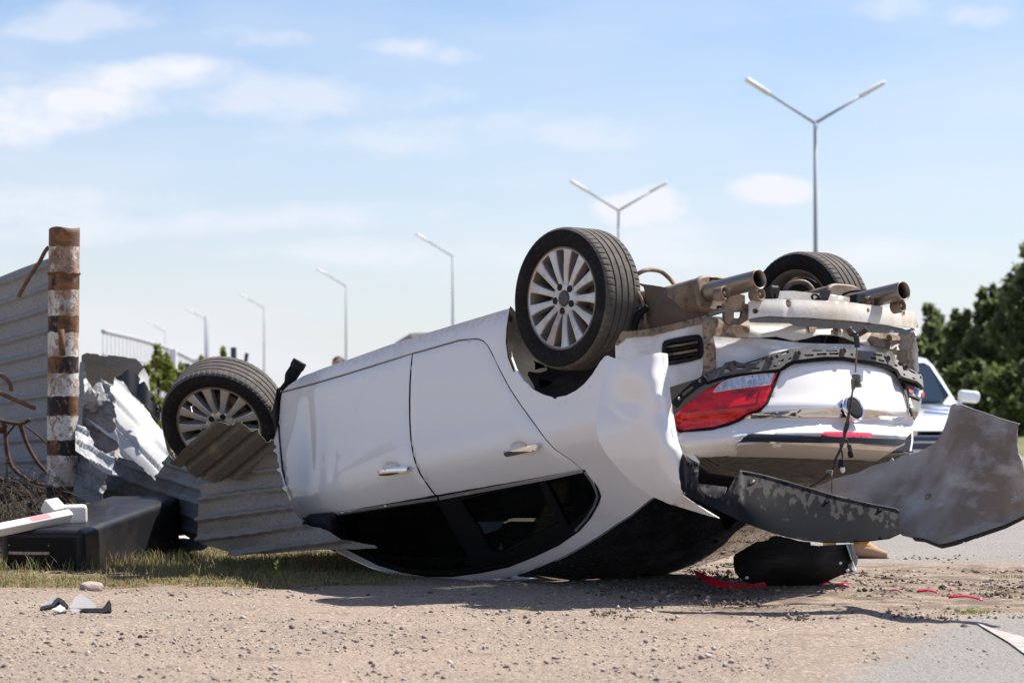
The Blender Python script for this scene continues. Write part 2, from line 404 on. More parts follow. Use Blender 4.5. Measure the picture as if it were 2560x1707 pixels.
m_beam = mat('dusty_bumper_beam_paint', (.70, .66, .60), .5, 0, .25, [(4, 6, .42, .72, (.50, .39, .28), (1, 1, .5), .8), (30, 4, .60, .8, (.42, .32, .23), U), (140, 3, .70, .76, (.18, .14, .11), U)], [(40, .1, .01)])
m_dirtmetal = mat('brown_dust_caked_metal', (.22, .155, .105), .85, 0, 0, [(9, 6, .45, .7, (.36, .265, .18), U), (30, 5, .52, .66, (.075, .055, .04), U)], [(40, .4, .01)])
m_muffler = mat('dusty_muffler_steel', (.20, .145, .105), .6, .3, 0, [(7, 6, .46, .7, (.38, .285, .20), U, .9), (22, 5, .54, .68, (.10, .068, .048), U)], [(50, .2, .006)])
m_tip = mat('stained_tailpipe_steel', (.30, .25, .205), .38, .85, 0, [(6, 5, .48, .72, (.26, .18, .12), U, .55)], [(60, .05, .004)])
m_black = mat('black_plastic', (.012, .012, .013), .55, 0, 0, [(20, 5, .58, .82, (.05, .045, .04), U, .7)], [(90, .12, .004)], .22)
m_blackgloss = mat('gloss_black_trim', (.008, .008, .009), .12, 0, 1.0)
m_spoil = mat('satin_black_spoiler', (.010, .010, .011), .22, spec=.35)
m_rubber = mat('black_rubber_seal', (.008, .008, .009), .6, spec=.15)
m_lattice = mat('dusty_grey_black_plastic_bracket', (.075, .070, .066), .6, 0, 0, [(16, 5, .48, .7, (.17, .15, .13), U, .8)], [(70, .15, .004)])
m_dark = mat('dark_cabin_trim', (.010, .010, .011), .8)
m_seat = mat('black_seat_cloth', (.014, .013, .013), .9)
m_chrome = mat('chrome', (.80, .81, .82), .06, 1.0, 0, [(30, 4, .62, .8, (.5, .45, .4), U, .3)])
m_satin = mat('satin_chrome_trim', (.74, .72, .69), .32, .8)
m_rim = mat('silver_wheel_lacquer', (.53, .525, .51), .34, .55, .4, [(5, 5, .45, .75, (.40, .33, .26), U, .6), (60, 3, .6, .75, (.30, .24, .19), U)])
m_barrel = mat('dirty_rim_barrel', (.20, .165, .13), .5, .4, 0, [(8, 5, .45, .7, (.10, .08, .065), U)])
m_disc = mat('rusty_brake_disc', (.17, .12, .09), .55, .6, 0, [(14, 4, .45, .65, (.32, .16, .08), U)])
m_tyre = mat('dusty_tyre_rubber', (.016, .015, .015), .85, 0, 0, [(9, 6, .55, .9, (.05, .043, .037), U), (70, 3, .55, .75, (.05, .045, .04), U)], [(120, .15, .003)], .12)
m_tread = mat('worn_dusty_tread_rubber', (.085, .074, .065), .9, 0, 0, [(8, 6, .45, .70, (.14, .117, .097), U), (50, 4, .55, .72, (.045, .04, .036), U)], [(150, .25, .003)])
m_cap = mat('dark_grey_hub_cap', (.06, .055, .05), .5)
m_red = mat('red_tail_lamp_lens', (.68, .008, .012), .14, 0, .35, [(9, 3, .48, .66, (.30, .004, .007), (1, 1, 2.4)), (14, 2, .60, .74, (.80, .02, .03), (2, 1, 1)), (40, 5, .70, .76, (.6, .35, .32), (.35, 1, 2.2))], [(30, .05, .004)])
m_clear = mat('clear_ribbed_lamp_lens', (.50, .51, .54), .12, .35, 1.0, [(5, 2, .42, .7, (.30, .30, .32), (6, 6, .2)), (45, 1, .5, .6, (.72, .73, .75), (2.5, 2.5, .1))], [(70, .5, .004, (2.5, 2.5, .05))])
m_amber = mat('smoked_amber_lamp_lens', (.42, .39, .28), .12, .2, 1.0, [(7, 3, .45, .6, (.24, .21, .14), U)])
m_redstrip = mat('red_plastic', (.50, .012, .022), .28, 0, .5, [(12, 4, .55, .75, (.32, .06, .06), U)])
m_brakelight = mat('red_brake_lamp_lens', (.62, .03, .06), .15, 0, 1.0, [(30, 2, .5, .6, (.45, .03, .05), (3, 3, .4))])
m_skin_in = mat('dusty_grey_bumper_back', (.37, .335, .305), .7, 0, 0, [(2.4, 5, .42, .60, (.19, .145, .108), U), (4.5, 6, .5, .72, (.47, .44, .42), (1, 1, 2.5)), (1.6, 3, .54, .70, (.20, .15, .11), U), (160, 3, .69, .74, (.16, .13, .105), U)], [(25, .12, .006)])
m_valance, t_, p_ = (lambda m: (m, m.node_tree, m.node_tree.nodes['Principled BSDF']))(mat('black_valance_with_dried_mud_runs', (.011, .011, .012), .55, 0, 0, (), [(60, .1, .004)], .15))
def wear_mask(t_, p_, attr_name, base_c, dirt_c, scale, st, lo, hi, k, w):
    c_ = t_.nodes.new('ShaderNodeTexCoord'); mp_n = t_.nodes.new('ShaderNodeMapping'); mp_n.inputs['Scale'].default_value = st; t_.links.new(c_.outputs['Object'], mp_n.inputs[0])
    n_ = t_.nodes.new('ShaderNodeTexNoise'); n_.inputs['Scale'].default_value = scale; n_.inputs['Detail'].default_value = 5; t_.links.new(mp_n.outputs[0], n_.inputs[0])
    a_ = t_.nodes.new('ShaderNodeAttribute'); a_.attribute_name = attr_name
    m1 = t_.nodes.new('ShaderNodeMath'); m1.operation = 'MULTIPLY_ADD'; t_.links.new(a_.outputs['Fac'], m1.inputs[0]); m1.inputs[1].default_value = k; t_.links.new(n_.outputs[0], m1.inputs[2])
    r_n = t_.nodes.new('ShaderNodeMapRange'); t_.links.new(m1.outputs[0], r_n.inputs[0]); r_n.inputs[1].default_value = lo; r_n.inputs[2].default_value = hi; r_n.inputs[4].default_value = w
    x_ = t_.nodes.new('ShaderNodeMixRGB'); t_.links.new(r_n.outputs[0], x_.inputs[0]); x_.inputs[1].default_value = (*base_c, 1); x_.inputs[2].default_value = (*dirt_c, 1)
    l_ = p_.inputs['Base Color'].links
    if l_: t_.links.new(l_[0].from_socket, x_.inputs[1])
    t_.links.new(x_.outputs[0], p_.inputs['Base Color'])
wear_mask(t_, p_, 'fromtop', (.011, .011, .012), (.062, .056, .05), 15, (2.6, 1.2, .24), .39, .45, -.30, .9)
m_liner = mat('black_felt_wheel_liner', (.026, .0235, .021), .85, 0, 0, [(5, 6, .52, .75, (.065, .048, .035), (1, 1, 3)), (12, 5, .62, .75, (.06, .046, .034), (.6, .6, 4))], [(60, .3, .004)], .12)
m_mesh = mat('brown_woven_heat_shield', (.115, .085, .062), .8, .1, 0, [(6, 5, .45, .7, (.16, .122, .09), U)], [(20, .1, .01)])
m_wire = mat('black_cable', (.02, .018, .017), .5, 0, 0, [(25, 4, .5, .65, (.10, .065, .045), U)])
m_copper = mat('bare_brown_cable', (.28, .16, .09), .5)
m_conn = mat('olive_grey_connector', (.16, .155, .11), .55, 0, 0, [(40, 4, .5, .7, (.26, .24, .19), U)])
def glass_mat(name, tint, ior=1.5):
    m = bpy.data.materials.new(name); m.use_nodes = True; t = m.node_tree; t.nodes.clear()
    o = t.nodes.new('ShaderNodeOutputMaterial'); a = t.nodes.new('ShaderNodeBsdfTransparent'); a.inputs[0].default_value = (*tint, 1)
    g = t.nodes.new('ShaderNodeBsdfGlossy'); g.inputs['Roughness'].default_value = .02
    fr = t.nodes.new('ShaderNodeFresnel'); fr.inputs[0].default_value = ior; mx = t.nodes.new('ShaderNodeMixShader')
    t.links.new(fr.outputs[0], mx.inputs[0]); t.links.new(a.outputs[0], mx.inputs[1]); t.links.new(g.outputs[0], mx.inputs[2]); t.links.new(mx.outputs[0], o.inputs[0]); return m
m_glass = glass_mat('tinted_side_glass', (.42, .44, .42), 1.22); m_rglass = glass_mat('dark_rear_glass', (.12, .13, .13))
m_clearplastic = mat('clear_broken_plastic', (.50, .48, .46), .25, 0, .3, alpha=.55)
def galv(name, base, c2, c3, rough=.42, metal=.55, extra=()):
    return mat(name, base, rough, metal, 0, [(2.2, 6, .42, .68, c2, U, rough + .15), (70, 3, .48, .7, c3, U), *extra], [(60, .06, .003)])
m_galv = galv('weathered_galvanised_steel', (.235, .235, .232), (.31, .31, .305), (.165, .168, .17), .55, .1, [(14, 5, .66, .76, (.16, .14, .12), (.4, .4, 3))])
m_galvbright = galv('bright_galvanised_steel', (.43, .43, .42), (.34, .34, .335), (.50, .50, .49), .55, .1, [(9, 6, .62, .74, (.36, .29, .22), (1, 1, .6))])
m_galvmid = galv('galvanised_steel_with_sunlight', (.36, .36, .35), (.27, .27, .265), (.42, .42, .41), .55, .1, [(9, 6, .58, .72, (.24, .2, .16), (1, 1, .6))])  # lighter copy of the steel, a sun patch put into its colour
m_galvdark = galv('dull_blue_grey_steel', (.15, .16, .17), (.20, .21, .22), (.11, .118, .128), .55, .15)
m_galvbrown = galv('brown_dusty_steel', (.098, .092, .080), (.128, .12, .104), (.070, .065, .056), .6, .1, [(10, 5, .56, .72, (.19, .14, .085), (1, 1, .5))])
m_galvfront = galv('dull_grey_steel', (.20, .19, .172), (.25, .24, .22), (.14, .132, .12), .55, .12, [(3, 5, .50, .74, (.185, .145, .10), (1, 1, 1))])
m_rust = mat('rusty_rod', (.15, .062, .032), .85, 0, 0, [(20, 5, .45, .7, (.26, .12, .06), U), (60, 4, .6, .7, (.06, .03, .02), U)], [(80, .4, .004)])
m_rustdark = mat('dark_rusty_steel', (.075, .034, .02), .9, 0, 0, [(20, 5, .45, .7, (.15, .065, .03), U)], [(80, .4, .004)])
m_box = mat('worn_black_painted_steel', (.011, .011, .014), .45, 0, .05, [(4, 6, .52, .78, (.028, .024, .022), U, .6), (50, 5, .66, .74, (.09, .08, .08), (1.5, .6, 3))], [(30, .05, .004)], .3)
m_boxtop = m_box
m_cream = mat('cream_painted_bracket', (.74, .71, .60), .5, 0, .1, [(8, 5, .55, .8, (.55, .49, .38), U)])
m_arm = mat('white_barrier_arm', (.78, .76, .73), .45, 0, .1, [(6, 5, .6, .85, (.5, .42, .34), U)])
m_redtape = mat('red_reflective_tape', (.52, .06, .08), .45)
m_reflector = mat('cloudy_ribbed_reflector', (.33, .285, .24), .2, 0, .6, [(30, 2, .45, .6, (.22, .18, .14), (4, 4, .2))], [(90, .5, .004, (3, 3, .05))])
m_steelpole = mat('light_galvanised_pole', (.34, .37, .40), .6, .0)
m_lamp = mat('white_lamp_head', (.80, .80, .78), .4)
m_fencegrey = mat('pale_grey_mesh_fence', (.34, .34, .37), .6)
m_whitepost = mat('white_fence_post', (.72, .72, .70), .6)
m_darkpost = mat('dark_blue_grey_panel', (.045, .052, .065), .5)
m_truck = mat('beige_truck_box', (.62, .56, .49), .5); m_truckg = mat('grey_truck_panel', (.26, .25, .25), .6)
m_patrol = mat('white_patrol_paint', (.78, .78, .79), .3, 0, 1.0); m_stripe = mat('dark_blue_stripe', (.01, .018, .05), .3, 0, .6); m_blue = mat('blue_vinyl_marking', (.03, .17, .55), .4)
m_wind = mat('dark_windscreen', (.015, .03, .05), .08, 0, 0, spec=.45)
m_skin = mat('skin', (.48, .27, .19), .55); m_hair = mat('dark_hair', (.02, .015, .012), .6); m_jacket = mat('dark_jacket', (.03, .03, .035), .8)
m_boot = mat('tan_suede_boot', (.36, .235, .155), .85); m_hem = mat('ochre_trousers', (.44, .25, .08), .85)
m_rock = mat('pale_pinkish_stone', (.42, .33, .28), .9, 0, 0, [(22, 6, .45, .65, (.30, .23, .20), U), (90, 3, .6, .72, (.12, .10, .09), U)], [(40, .5, .01)])
m_clod = mat('dark_soil_clod', (.060, .046, .036), .95, 0, 0, [(25, 5, .5, .7, (.10, .075, .055), U)], [(60, .7, .01)])
m_tarclod = mat('broken_asphalt_lump', (.13, .105, .085), .95, 0, 0, [(25, 5, .5, .7, (.21, .165, .13), U)], [(60, .7, .01)])
m_leaf = mat('bush_leaves', (.07, .1, .025), .6, thin=.45, rand=[(.08, .11, .03), (.135, .165, .045), (.10, .14, .04), (.18, .21, .06)])
m_leaf_far = mat('tree_leaves', (.05, .07, .03), .6, thin=.66, rand=[(.09, .12, .055), (.14, .175, .072), (.185, .215, .09), (.11, .145, .062)])
m_leaf_yel = mat('bright_shrub_leaves', (.1, .13, .03), .6, thin=.45, rand=[(.13, .17, .03), (.20, .235, .045), (.27, .29, .07)])
m_trunk = mat('tree_bark', (.12, .095, .07), .9)
m_grass = mat('grass_blades', (.1, .12, .03), .7, thin=.45, rand=[(.07, .12, .02), (.12, .18, .035), (.18, .22, .06), (.10, .15, .03), (.36, .27, .14), (.44, .33, .18), (.33, .22, .12), (.26, .18, .10), (.40, .30, .17)])
m_straw = mat('dry_weed_stalks', (.15, .115, .075), .85, rand=[(.035, .026, .018), (.07, .05, .033), (.13, .10, .065)])
m_gravel = mat('gravel_stones', (.3, .25, .21), .9, rand=[(.10, .078, .064), (.22, .17, .14), (.37, .285, .235), (.30, .24, .205), (.46, .38, .325), (.21, .195, .19), (.42, .33, .265), (.27, .26, .26), (.52, .44, .38)])
m_soilbits = mat('scattered_soil_crumbs', (.1, .075, .055), .95, rand=[(.05, .038, .03), (.09, .068, .052), (.16, .12, .09), (.24, .18, .14)])

# ------------------------------------------------------------------ ground, road
def node_mat(name):
    m = bpy.data.materials.new(name); m.use_nodes = True; t = m.node_tree; return m, t, t.nodes['Principled BSDF']
def nodes_kit(t):
    c = t.nodes.new('ShaderNodeTexCoord').outputs['Object']
    def nz(scale, detail=4, st=(1, 1, 1), off=0, rough=.6):
        mp = t.nodes.new('ShaderNodeMapping'); mp.inputs['Scale'].default_value = st; mp.inputs['Location'].default_value = (off, off, off); t.links.new(c, mp.inputs[0])
        n = t.nodes.new('ShaderNodeTexNoise'); n.inputs['Scale'].default_value = scale; n.inputs['Detail'].default_value = detail; n.inputs['Roughness'].default_value = rough; t.links.new(mp.outputs[0], n.inputs[0]); return n.outputs[0]
    def rng(v, lo, hi, a=0, b=1):
        r = t.nodes.new('ShaderNodeMapRange'); t.links.new(v, r.inputs[0]); r.inputs[1].default_value = lo; r.inputs[2].default_value = hi; r.inputs[3].default_value = a; r.inputs[4].default_value = b; return r.outputs[0]
    def mix(f, a, b):
        n = t.nodes.new('ShaderNodeMixRGB')
        for i, v in enumerate((f, a, b)):
            if isinstance(v, tuple): n.inputs[i].default_value = (*v, 1)
            elif isinstance(v, float): n.inputs[i].default_value = v
            else: t.links.new(v, n.inputs[i])
        return n.outputs[0]
    def mth(op, a, b, clamp=False):
        n = t.nodes.new('ShaderNodeMath'); n.operation = op; n.use_clamp = clamp
        for i, v in enumerate((a, b)):
            if isinstance(v, (int, float)): n.inputs[i].default_value = v
            else: t.links.new(v, n.inputs[i])
        return n.outputs[0]
    def attr(n):
        a = t.nodes.new('ShaderNodeAttribute'); a.attribute_name = n; return a.outputs['Fac']
    def bump(h, s, d, nrm=None):
        b = t.nodes.new('ShaderNodeBump'); b.inputs['Strength'].default_value = s; b.inputs['Distance'].default_value = d; t.links.new(h, b.inputs['Height'])
        if nrm is not None: t.links.new(nrm, b.inputs['Normal'])
        return b.outputs[0]
    return c, nz, rng, mix, mth, attr, bump
def ground_material(name, road):
    m, t, p = node_mat(name); c, nz, rng, mix, mth, attr, bump = nodes_kit(t)
    d = mix(rng(nz(.9, 5), .40, .62), (.325, .249, .190), (.28, .221, .174))
    d = mix(rng(nz(4, 6, (1, 1, 1), 3), .52, .72), d, (.215, .163, .125))
    d = mix(rng(nz(38, 4, (1, 1, 1), 7), .52, .62), d, (.445, .358, .283))
    d = mix(rng(nz(70, 3, (1, 1, 1), 9), .58, .66), d, (.13, .10, .085))
    d = mix(mth('MULTIPLY', attr('grassy'), rng(nz(9, 5, U, 4), .35, .6), True), d, (.20, .145, .085))
    d = mix(mth('MULTIPLY', attr('crumbs'), rng(nz(5, 6, U, 5), .42, .58), True), d, (.17, .125, .095))
    if road:
        a = mix(rng(nz(1.3, 5), .4, .65), (.255, .233, .213), (.285, .258, .232))
        a = mix(rng(nz(120, 2), .56, .64), a, (.40, .37, .34)); a = mix(rng(nz(90, 2, U, 6), .58, .66), a, (.10, .09, .085))
        f = mth('ADD', attr('dirt'), mth('MULTIPLY', mth('SUBTRACT', nz(3.2, 6), .5), 1.1)); f = rng(f, .22, .78)
        d = mix(f, a, d)
    t.links.new(d, p.inputs['Base Color']); p.inputs['Roughness'].default_value = .95; p.inputs['Specular IOR Level'].default_value = .2
    t.links.new(bump(nz(45, 5), .9, .02, bump(nz(130, 3, U, 4), .6, .008)), p.inputs['Normal']); return m
m_ground = ground_material('dirt_and_gravel', False); m_road = ground_material('asphalt_with_spilled_dirt', True)
def sstep(x, a, b):
    t = np.clip((x - a) / (b - a), 0, 1); return t * t * (3 - 2 * t)
def gz(x, y):
    x = np.asarray(x, float); y = np.asarray(y, float)
    rough = .35 + .65 * sstep(y, 9.2, 11.0)
    z = .034 * (fbm(x * 1.3, y * 1.3) - .47) * rough + .018 * (fbm(x * 7, y * 7, 4) - .47) * rough + .006 * (fbm(x * 31, y * 31, 3) - .45)
    z = z * (1 - sstep(x, 1.2, 2.2) * .75)
    return z - .012 * sstep(y, 13.4, 12.9) * sstep(x, -.9, -.2) * sstep(x, 1.3, .6) * 0
def add_attr(o, name, vals):
    a = o.data.attributes.new(name, 'FLOAT', 'POINT'); a.data.foreach_set('value', np.asarray(vals, np.float32))
def grid_faces(a, b, off=0): return [(off + i * b + j, off + i * b + j + 1, off + (i + 1) * b + j + 1, off + (i + 1) * b + j) for i in range(a - 1) for j in range(b - 1)]
ny, nx = 430, 350
ys = 5.5 * (34 / 5.5) ** (np.arange(ny) / (ny - 1)); tx = np.linspace(-.42, .42, nx)
Y, X = np.meshgrid(ys, tx, indexing='ij'); X = X * Y
Zg = gz(X, Y); edge = np.minimum(sstep(Y, 34, 31), 1)
V = np.stack([X.ravel(), Y.ravel(), Zg.ravel()], 1); Fc = grid_faces(ny, nx)
n0 = len(V); far = np.array([(-3000, -40, -.06), (3000, -40, -.06), (3000, 4000, -.06), (-3000, 4000, -.06)])
ground = add('ground', np.concatenate([V, far]), Fc + [(n0, n0 + 1, n0 + 2, n0 + 3)], m_ground); ground['kind'] = 'structure'
gr = sstep(V[:, 1], 12.55, 13.3) * sstep(V[:, 0], -.2, -.9); add_attr(ground, 'grassy', np.append(gr, [0] * 4))
cr_ = sstep(V[:, 0], .2, .9) * sstep(V[:, 1], 10.6, 12) * sstep(V[:, 1], 15.5, 14.3); add_attr(ground, 'crumbs', np.append(cr_, [0] * 4))
# the road that passes behind the wreck, with soil spilled over it
ry = np.concatenate([np.arange(6, 17, .05), np.arange(17, 30, .2), np.array([30, 36, 45, 60, 90])]); rx = np.concatenate([np.arange(0, 6, .06), np.arange(6, 14, .5), np.array([14, 20, 30, 45])])
RY, RX = np.meshgrid(ry, rx, indexing='ij'); RX = RX + np.where(RY < 17, .55 + np.clip((RY - 8.5) * .08, 0, .6), 1.1 - (RY - 17) * .16)
bnd = 1.05 + (RY - 8.5) * .33
dirt = np.maximum(sstep(RY, 10.7, 11.6) * sstep(RY, 15.2, 14.2), sstep(RX, bnd + .28, bnd - .28) * sstep(RY, 15.5, 14.2))
dirt = np.maximum(dirt, sstep(RX - RX[:, :1], .6, .3))
RZ = gz(RX, RY) * (.2 + .8 * dirt) + .012 + dirt * .016 * (fbm(RX * 9, RY * 9) - .3)
RZ -= .034 * (1 - sstep(RX - RX[:, :1], .0, .55)); RZ[:, 0] -= .08
road = add('road', np.stack([RX.ravel(), RY.ravel(), RZ.ravel()], 1), [f[::-1] if False else f for f in grid_faces(*RX.shape)], m_road); road['kind'] = 'structure'
add_attr(road, 'dirt', dirt.ravel()); add_attr(road, 'grassy', np.zeros(dirt.size)); add_attr(road, 'crumbs', (dirt * sstep(RY, 10.8, 11.8)).ravel())
def road_z(x, y): return gz(x, y) * .4 + .02
# worn white road marking in the near right corner
m_mark = mat('worn_white_road_paint', (.40, .37, .335), .85, 0, 0, [(14, 6, .46, .60, (.28, .25, .225), U), (2.2, 4, .45, .75, (.33, .295, .26), U)], [(80, .3, .004)])
mp_ = [(2436, 1552), (2486, 1571), (2600, 1600), (2760, 1650), (2760, 1790), (2640, 1692), (2575, 1642), (2520, 1602), (2470, 1573)]
P2, T2 = tri2d(mp_, 9); PW = ground_at(P2, .02); PW[:, 2] = .019
mk = add('road_marking', PW, [tuple(q) for q in T2], m_mark); mk['kind'] = 'structure'
# grassy bank behind the road
m_bank = mat('rough_grass_bank', (.085, .105, .03), .95, 0, 0, [(.5, 6, .4, .65, (.16, .15, .06), U)], [(3, .5, .2)])
by = np.array([44, 47, 52, 60, 90, 160]); bx = np.linspace(-60, 60, 90); BY, BX = np.meshgrid(by, bx, indexing='ij')
BZ = np.array([-.05, .15, .45, .6, .7, .7])[:, None] * (.8 + .5 * fbm(BX * .2, BY * .2)); BZ = np.where(BX < 3, -.2, BZ)
bank = add('grass_bank', np.stack([BX.ravel(), BY.ravel(), BZ.ravel()], 1), grid_faces(*BX.shape), m_bank); bank['kind'] = 'structure'

# ------------------------------------------------------------------ street lamps, far fences and things beyond the wreck
def lamp_shape(double):
    parts = {}
    parts['pole'] = tube_geo(np.array([(0, 0, 0), (0, 0, 4.2), (0, 0, 8.42)]), np.array([.085, .065, .048]), 10)
    arms = [(-1, -.35)] + ([(1, .35)] if double else [])
    parts['arms'] = []; parts['heads'] = []
    for s, dy in arms:
        L = np.array([s * 1.86, dy, 1.12]); e = np.array([0, 0, 8.40])
        parts['arms'].append(tube_geo(np.array([e, e + L * .35, e + L * .7]), np.array([.042, .038, .034]), 8))
        ax = L / np.linalg.norm(L); M_ = frame(e + L * .84, ax, (0, 0, 1)); v, f = box_geo((0, 0, 0), I3, (.78, .24, .11), .045, 2); parts['heads'].append((xf(M_, v), f))
    return parts
LD = lamp_shape(True); LS = lamp_shape(False)
lamps = [(2040, 305, True, 'tall double-armed street lamp above the wreck\'s far wheel'), (1547, 525, True, 'double-armed street lamp against the white cloud behind the near rear wheel'),
         (1132, 640, False, 'single-armed street lamp over the car\'s front door sill'), (865, 715, False, 'single-armed street lamp above the head behind the sill'),
         (660, 770, False, 'single-armed street lamp rising behind the front wheel'), (520, 803, False, 'small far street lamp between front wheel and pale fence'), (413, 830, False, 'farthest and smallest street lamp, near the striped post')]
for i, (lx, ly, db, lab) in enumerate(lamps):
    D = (8.42 - CAMH) * F / (HY - ly); base = np.array([(lx - CXP) / F * D, D, 0]); S = LD if db else LS
    t = thing('street_lamp', base, lab, 'street lamp', 'street lamps along the road')
    add('pole', S['pole'][0] + base, S['pole'][1], m_steelpole, t)
    for v, f in S['arms']: add('arm', v + base, f, m_steelpole, t)
    for v, f in S['heads']: add('lamp_head', v + base, f, m_lamp, t)
# thin plain pole
t = tube('pole', [at1(515, 1010, 180) * (1, 1, 0), at1(515, 790, 180)], .09, m_steelpole, None, 8, loc=at1(515, 1010, 180) * (1, 1, 0)); tag(t, 'thin bare pole standing left of the front wheel in the distance', 'pole')
# pale mesh fence running away at the left
fp = [(258, 828, 62), (352, 850, 68), (430, 875, 74), (490, 905, 80)]
root = at1(258, 1010, 62) * (1, 1, 0); fence = thing('mesh_fence', root, 'pale grey mesh fence on posts receding above the bushes at left', 'fence')
top = np.array([at1(*q) for q in fp]); tn = np.linspace(0, 3, 60); topi = np.stack([spl(tn, np.arange(4), top[:, k]) for k in range(3)], 1)
tube('top_rail', topi, .055, m_fencegrey, fence, 6); low = topi.copy(); low[:, 2] -= .55; tube('lower_rail', low, .03, m_fencegrey, fence, 6)
for k in range(0, 60, 2):
    q = topi[k].copy(); tube('fence_bar', [q, np.array([q[0], q[1], 0.])], .013, m_fencegrey, fence, 4)
for k, (px_, py_, D) in enumerate([(432, 872, 58), (492, 897, 60)]):
    b = at1(px_, 1010, D) * (1, 1, 0); o = box('fence_post', (b + at1(px_, py_, D)) / 2, I3, (.16, .16, at1(px_, py_, D)[2]), m_whitepost, None, .01, loc=b)
    tag(o, ['taller white post among the bright bushes at left', 'shorter white post just left of the front wheel'][k], 'post')
b = at1(588, 1010, 45) * (1, 1, 0); c_ = at1(584, 868, 45); sg = thing('sign_panel', b, 'dark panel and strut sticking up just above the front tyre', 'sign')
box('panel', (c_[0], 45, c_[2] / 2), I3, (.09, .12, c_[2]), m_darkpost, sg, .01); c2_ = at1(594, 872, 45)
box('strut', (c2_[0] + .02, 45.1, c2_[2] / 2 - .05), np.array([[.98, 0, -.14], [0, 1, 0], [.14, 0, .98]]), (.06, .1, c2_[2]), m_darkpost, sg, .01)
b = at1(466, 1010, 45) * (1, 1, 0); c_ = at1(466, 908, 45); o = box('short_post', (b + c_) / 2, I3, (.13, .13, c_[2]), m_darkpost, None, .02, loc=b); tag(o, 'short dark bollard-like post behind the left of the front tyre', 'post')
# beige truck beyond the sill
b = at1(1045, 1010, 60) * (1, 1, 0); tr = thing('truck', b, 'beige box truck whose roof corner shows above the sill', 'truck')
ztop = at1(1020, 832, 60)[2]; x0 = at1(988, 1010, 60)[0]; x1 = x0 + 4.5
fr_ = [(x0, 60, .6), (x0, 60, ztop - .22), (x0 + .36, 60, ztop), (x0 + .36, 62.3, ztop), (x0, 62.3, ztop - .22), (x0, 62.3, .6)]
V = np.array(fr_ + [(x1, 60, .6), (x1, 60, ztop), (x1, 62.3, ztop), (x1, 62.3, .6)])
add('cab', V[:6], [(0, 1, 4, 5), (1, 2, 3, 4), (0, 2, 1), (5, 4, 3), (0, 5, 3, 2)], m_truckg, tr, False)
box('cargo_box', ((x0 + x1) / 2 + .2, 61.15, (ztop + .6) / 2), I3, (x1 - x0 - .4, 2.28, ztop - .6 + .004), m_truck, tr)
for wx in (.9, 3.4):
    for wy in (60.1, 62.1): lathe('wheel', (x0 + wx, wy, .45), (0, 1, 0), [(-.12, .1), (-.12, .45), (.12, .45), (.12, .1)], m_tyre, tr, 16)

# ------------------------------------------------------------------ trees and bushes
def leaf_mesh(centres, radii, n, size, rs):
    C = np.array(centres); R_ = np.array(radii); w = R_[:, 0] * R_[:, 1] * R_[:, 2]; w = w ** .8; idx = rs.choice(len(C), n, p=w / w.sum())
    d = rs.normal(size=(n, 3)); d /= np.linalg.norm(d, axis=1)[:, None]; rad = rs.random(n) ** .45 * (.8 + .45 * rs.random(n))
    P = C[idx] + d * R_[idx] * rad[:, None]
    a = rs.normal(size=(n, 3)); a /= np.linalg.norm(a, axis=1)[:, None]; b = np.cross(a, rs.normal(size=(n, 3))); b /= np.linalg.norm(b, axis=1)[:, None]
    s = size * (.6 + .8 * rs.random(n))[:, None]
    V = np.stack([P - a * s * .5, P + b * s * .28, P + a * s * .5, P - b * s * .28], 1).reshape(-1, 3)
    return V, [(4 * i, 4 * i + 1, 4 * i + 2, 4 * i + 3) for i in range(n)]
def tree(name, base, h, w, label, group, m=m_leaf_far, seed=0, n=5200, size=.2, lobes=16, trunk=True, cat='tree', cone=.5):
    rs = np.random.default_rng(seed); base = np.array(base, float); t = thing(name, base, label, cat, group)
    cs = []; rr = []
    for k in range(lobes):
        u = rs.random() ** .8; z = h * (.16 + .76 * u); sp = w * .5 * (1 - cone * u ** 1.3) * math.sqrt(rs.random()); an = rs.random() * 6.283
        cs.append(base + (sp * math.cos(an), sp * math.sin(an), z)); r = w * (.13 + .14 * rs.random()) * (1.1 - .5 * u); rr.append((r, r, r * (.9 + .5 * rs.random())))
    for k in range(5): cs.append(base + (rs.normal() * w * .08, rs.normal() * w * .08, h * (.9 + .12 * rs.random()))); rr.append((w * .06, w * .06, h * .06))
    V, Fc = leaf_mesh(cs, rr, n, size, rs); add('crown', V, Fc, m, t, False)
    if trunk:
        gs = [tube_geo(np.array([base, base + (.05 * w * rs.normal(), .02, h * .4), base + (.05 * w * rs.normal(), 0, h * .85)]), np.array([h * .022, h * .016, h * .006]), 8)]
        for k in range(6):
            e = cs[k]; s = base + (0, 0, h * (.2 + .4 * rs.random())); gs.append(tube_geo(np.array([s, (s + e) / 2 + (0, 0, .1 * h * rs.random() - .03 * h), e]), np.array([h * .009, h * .006, h * .003]), 6))
        V, Fc = merge(gs); add('trunk', V, Fc, m_trunk, t)
def ht(y, D): return (HY - y) / F * D + CAMH
for px_, py_, D, wpx, lab, sd in [(2590, 622, 66, 250, 'tall dark tree at the right edge of the picture', 1), (2470, 735, 70, 170, 'bushy tree between the tallest tree and the bumper', 2), (2405, 790, 74, 120, 'rounded tree crown beside the gap in the trees', 9), (2340, 775, 92, 130, 'hazy lighter tree behind the beam end', 3),
                              (2300, 850, 80, 140, 'low tree right behind the wreck\'s tail', 4), (2700, 700, 72, 260, 'tree just outside the right edge', 5)]:
    tree('tree', (at1(px_, 1010, D)[0], D, .3), ht(py_, D) - .3, wpx / F * D, lab, 'trees beyond the road', seed=sd, n=7000, size=.24, lobes=22)
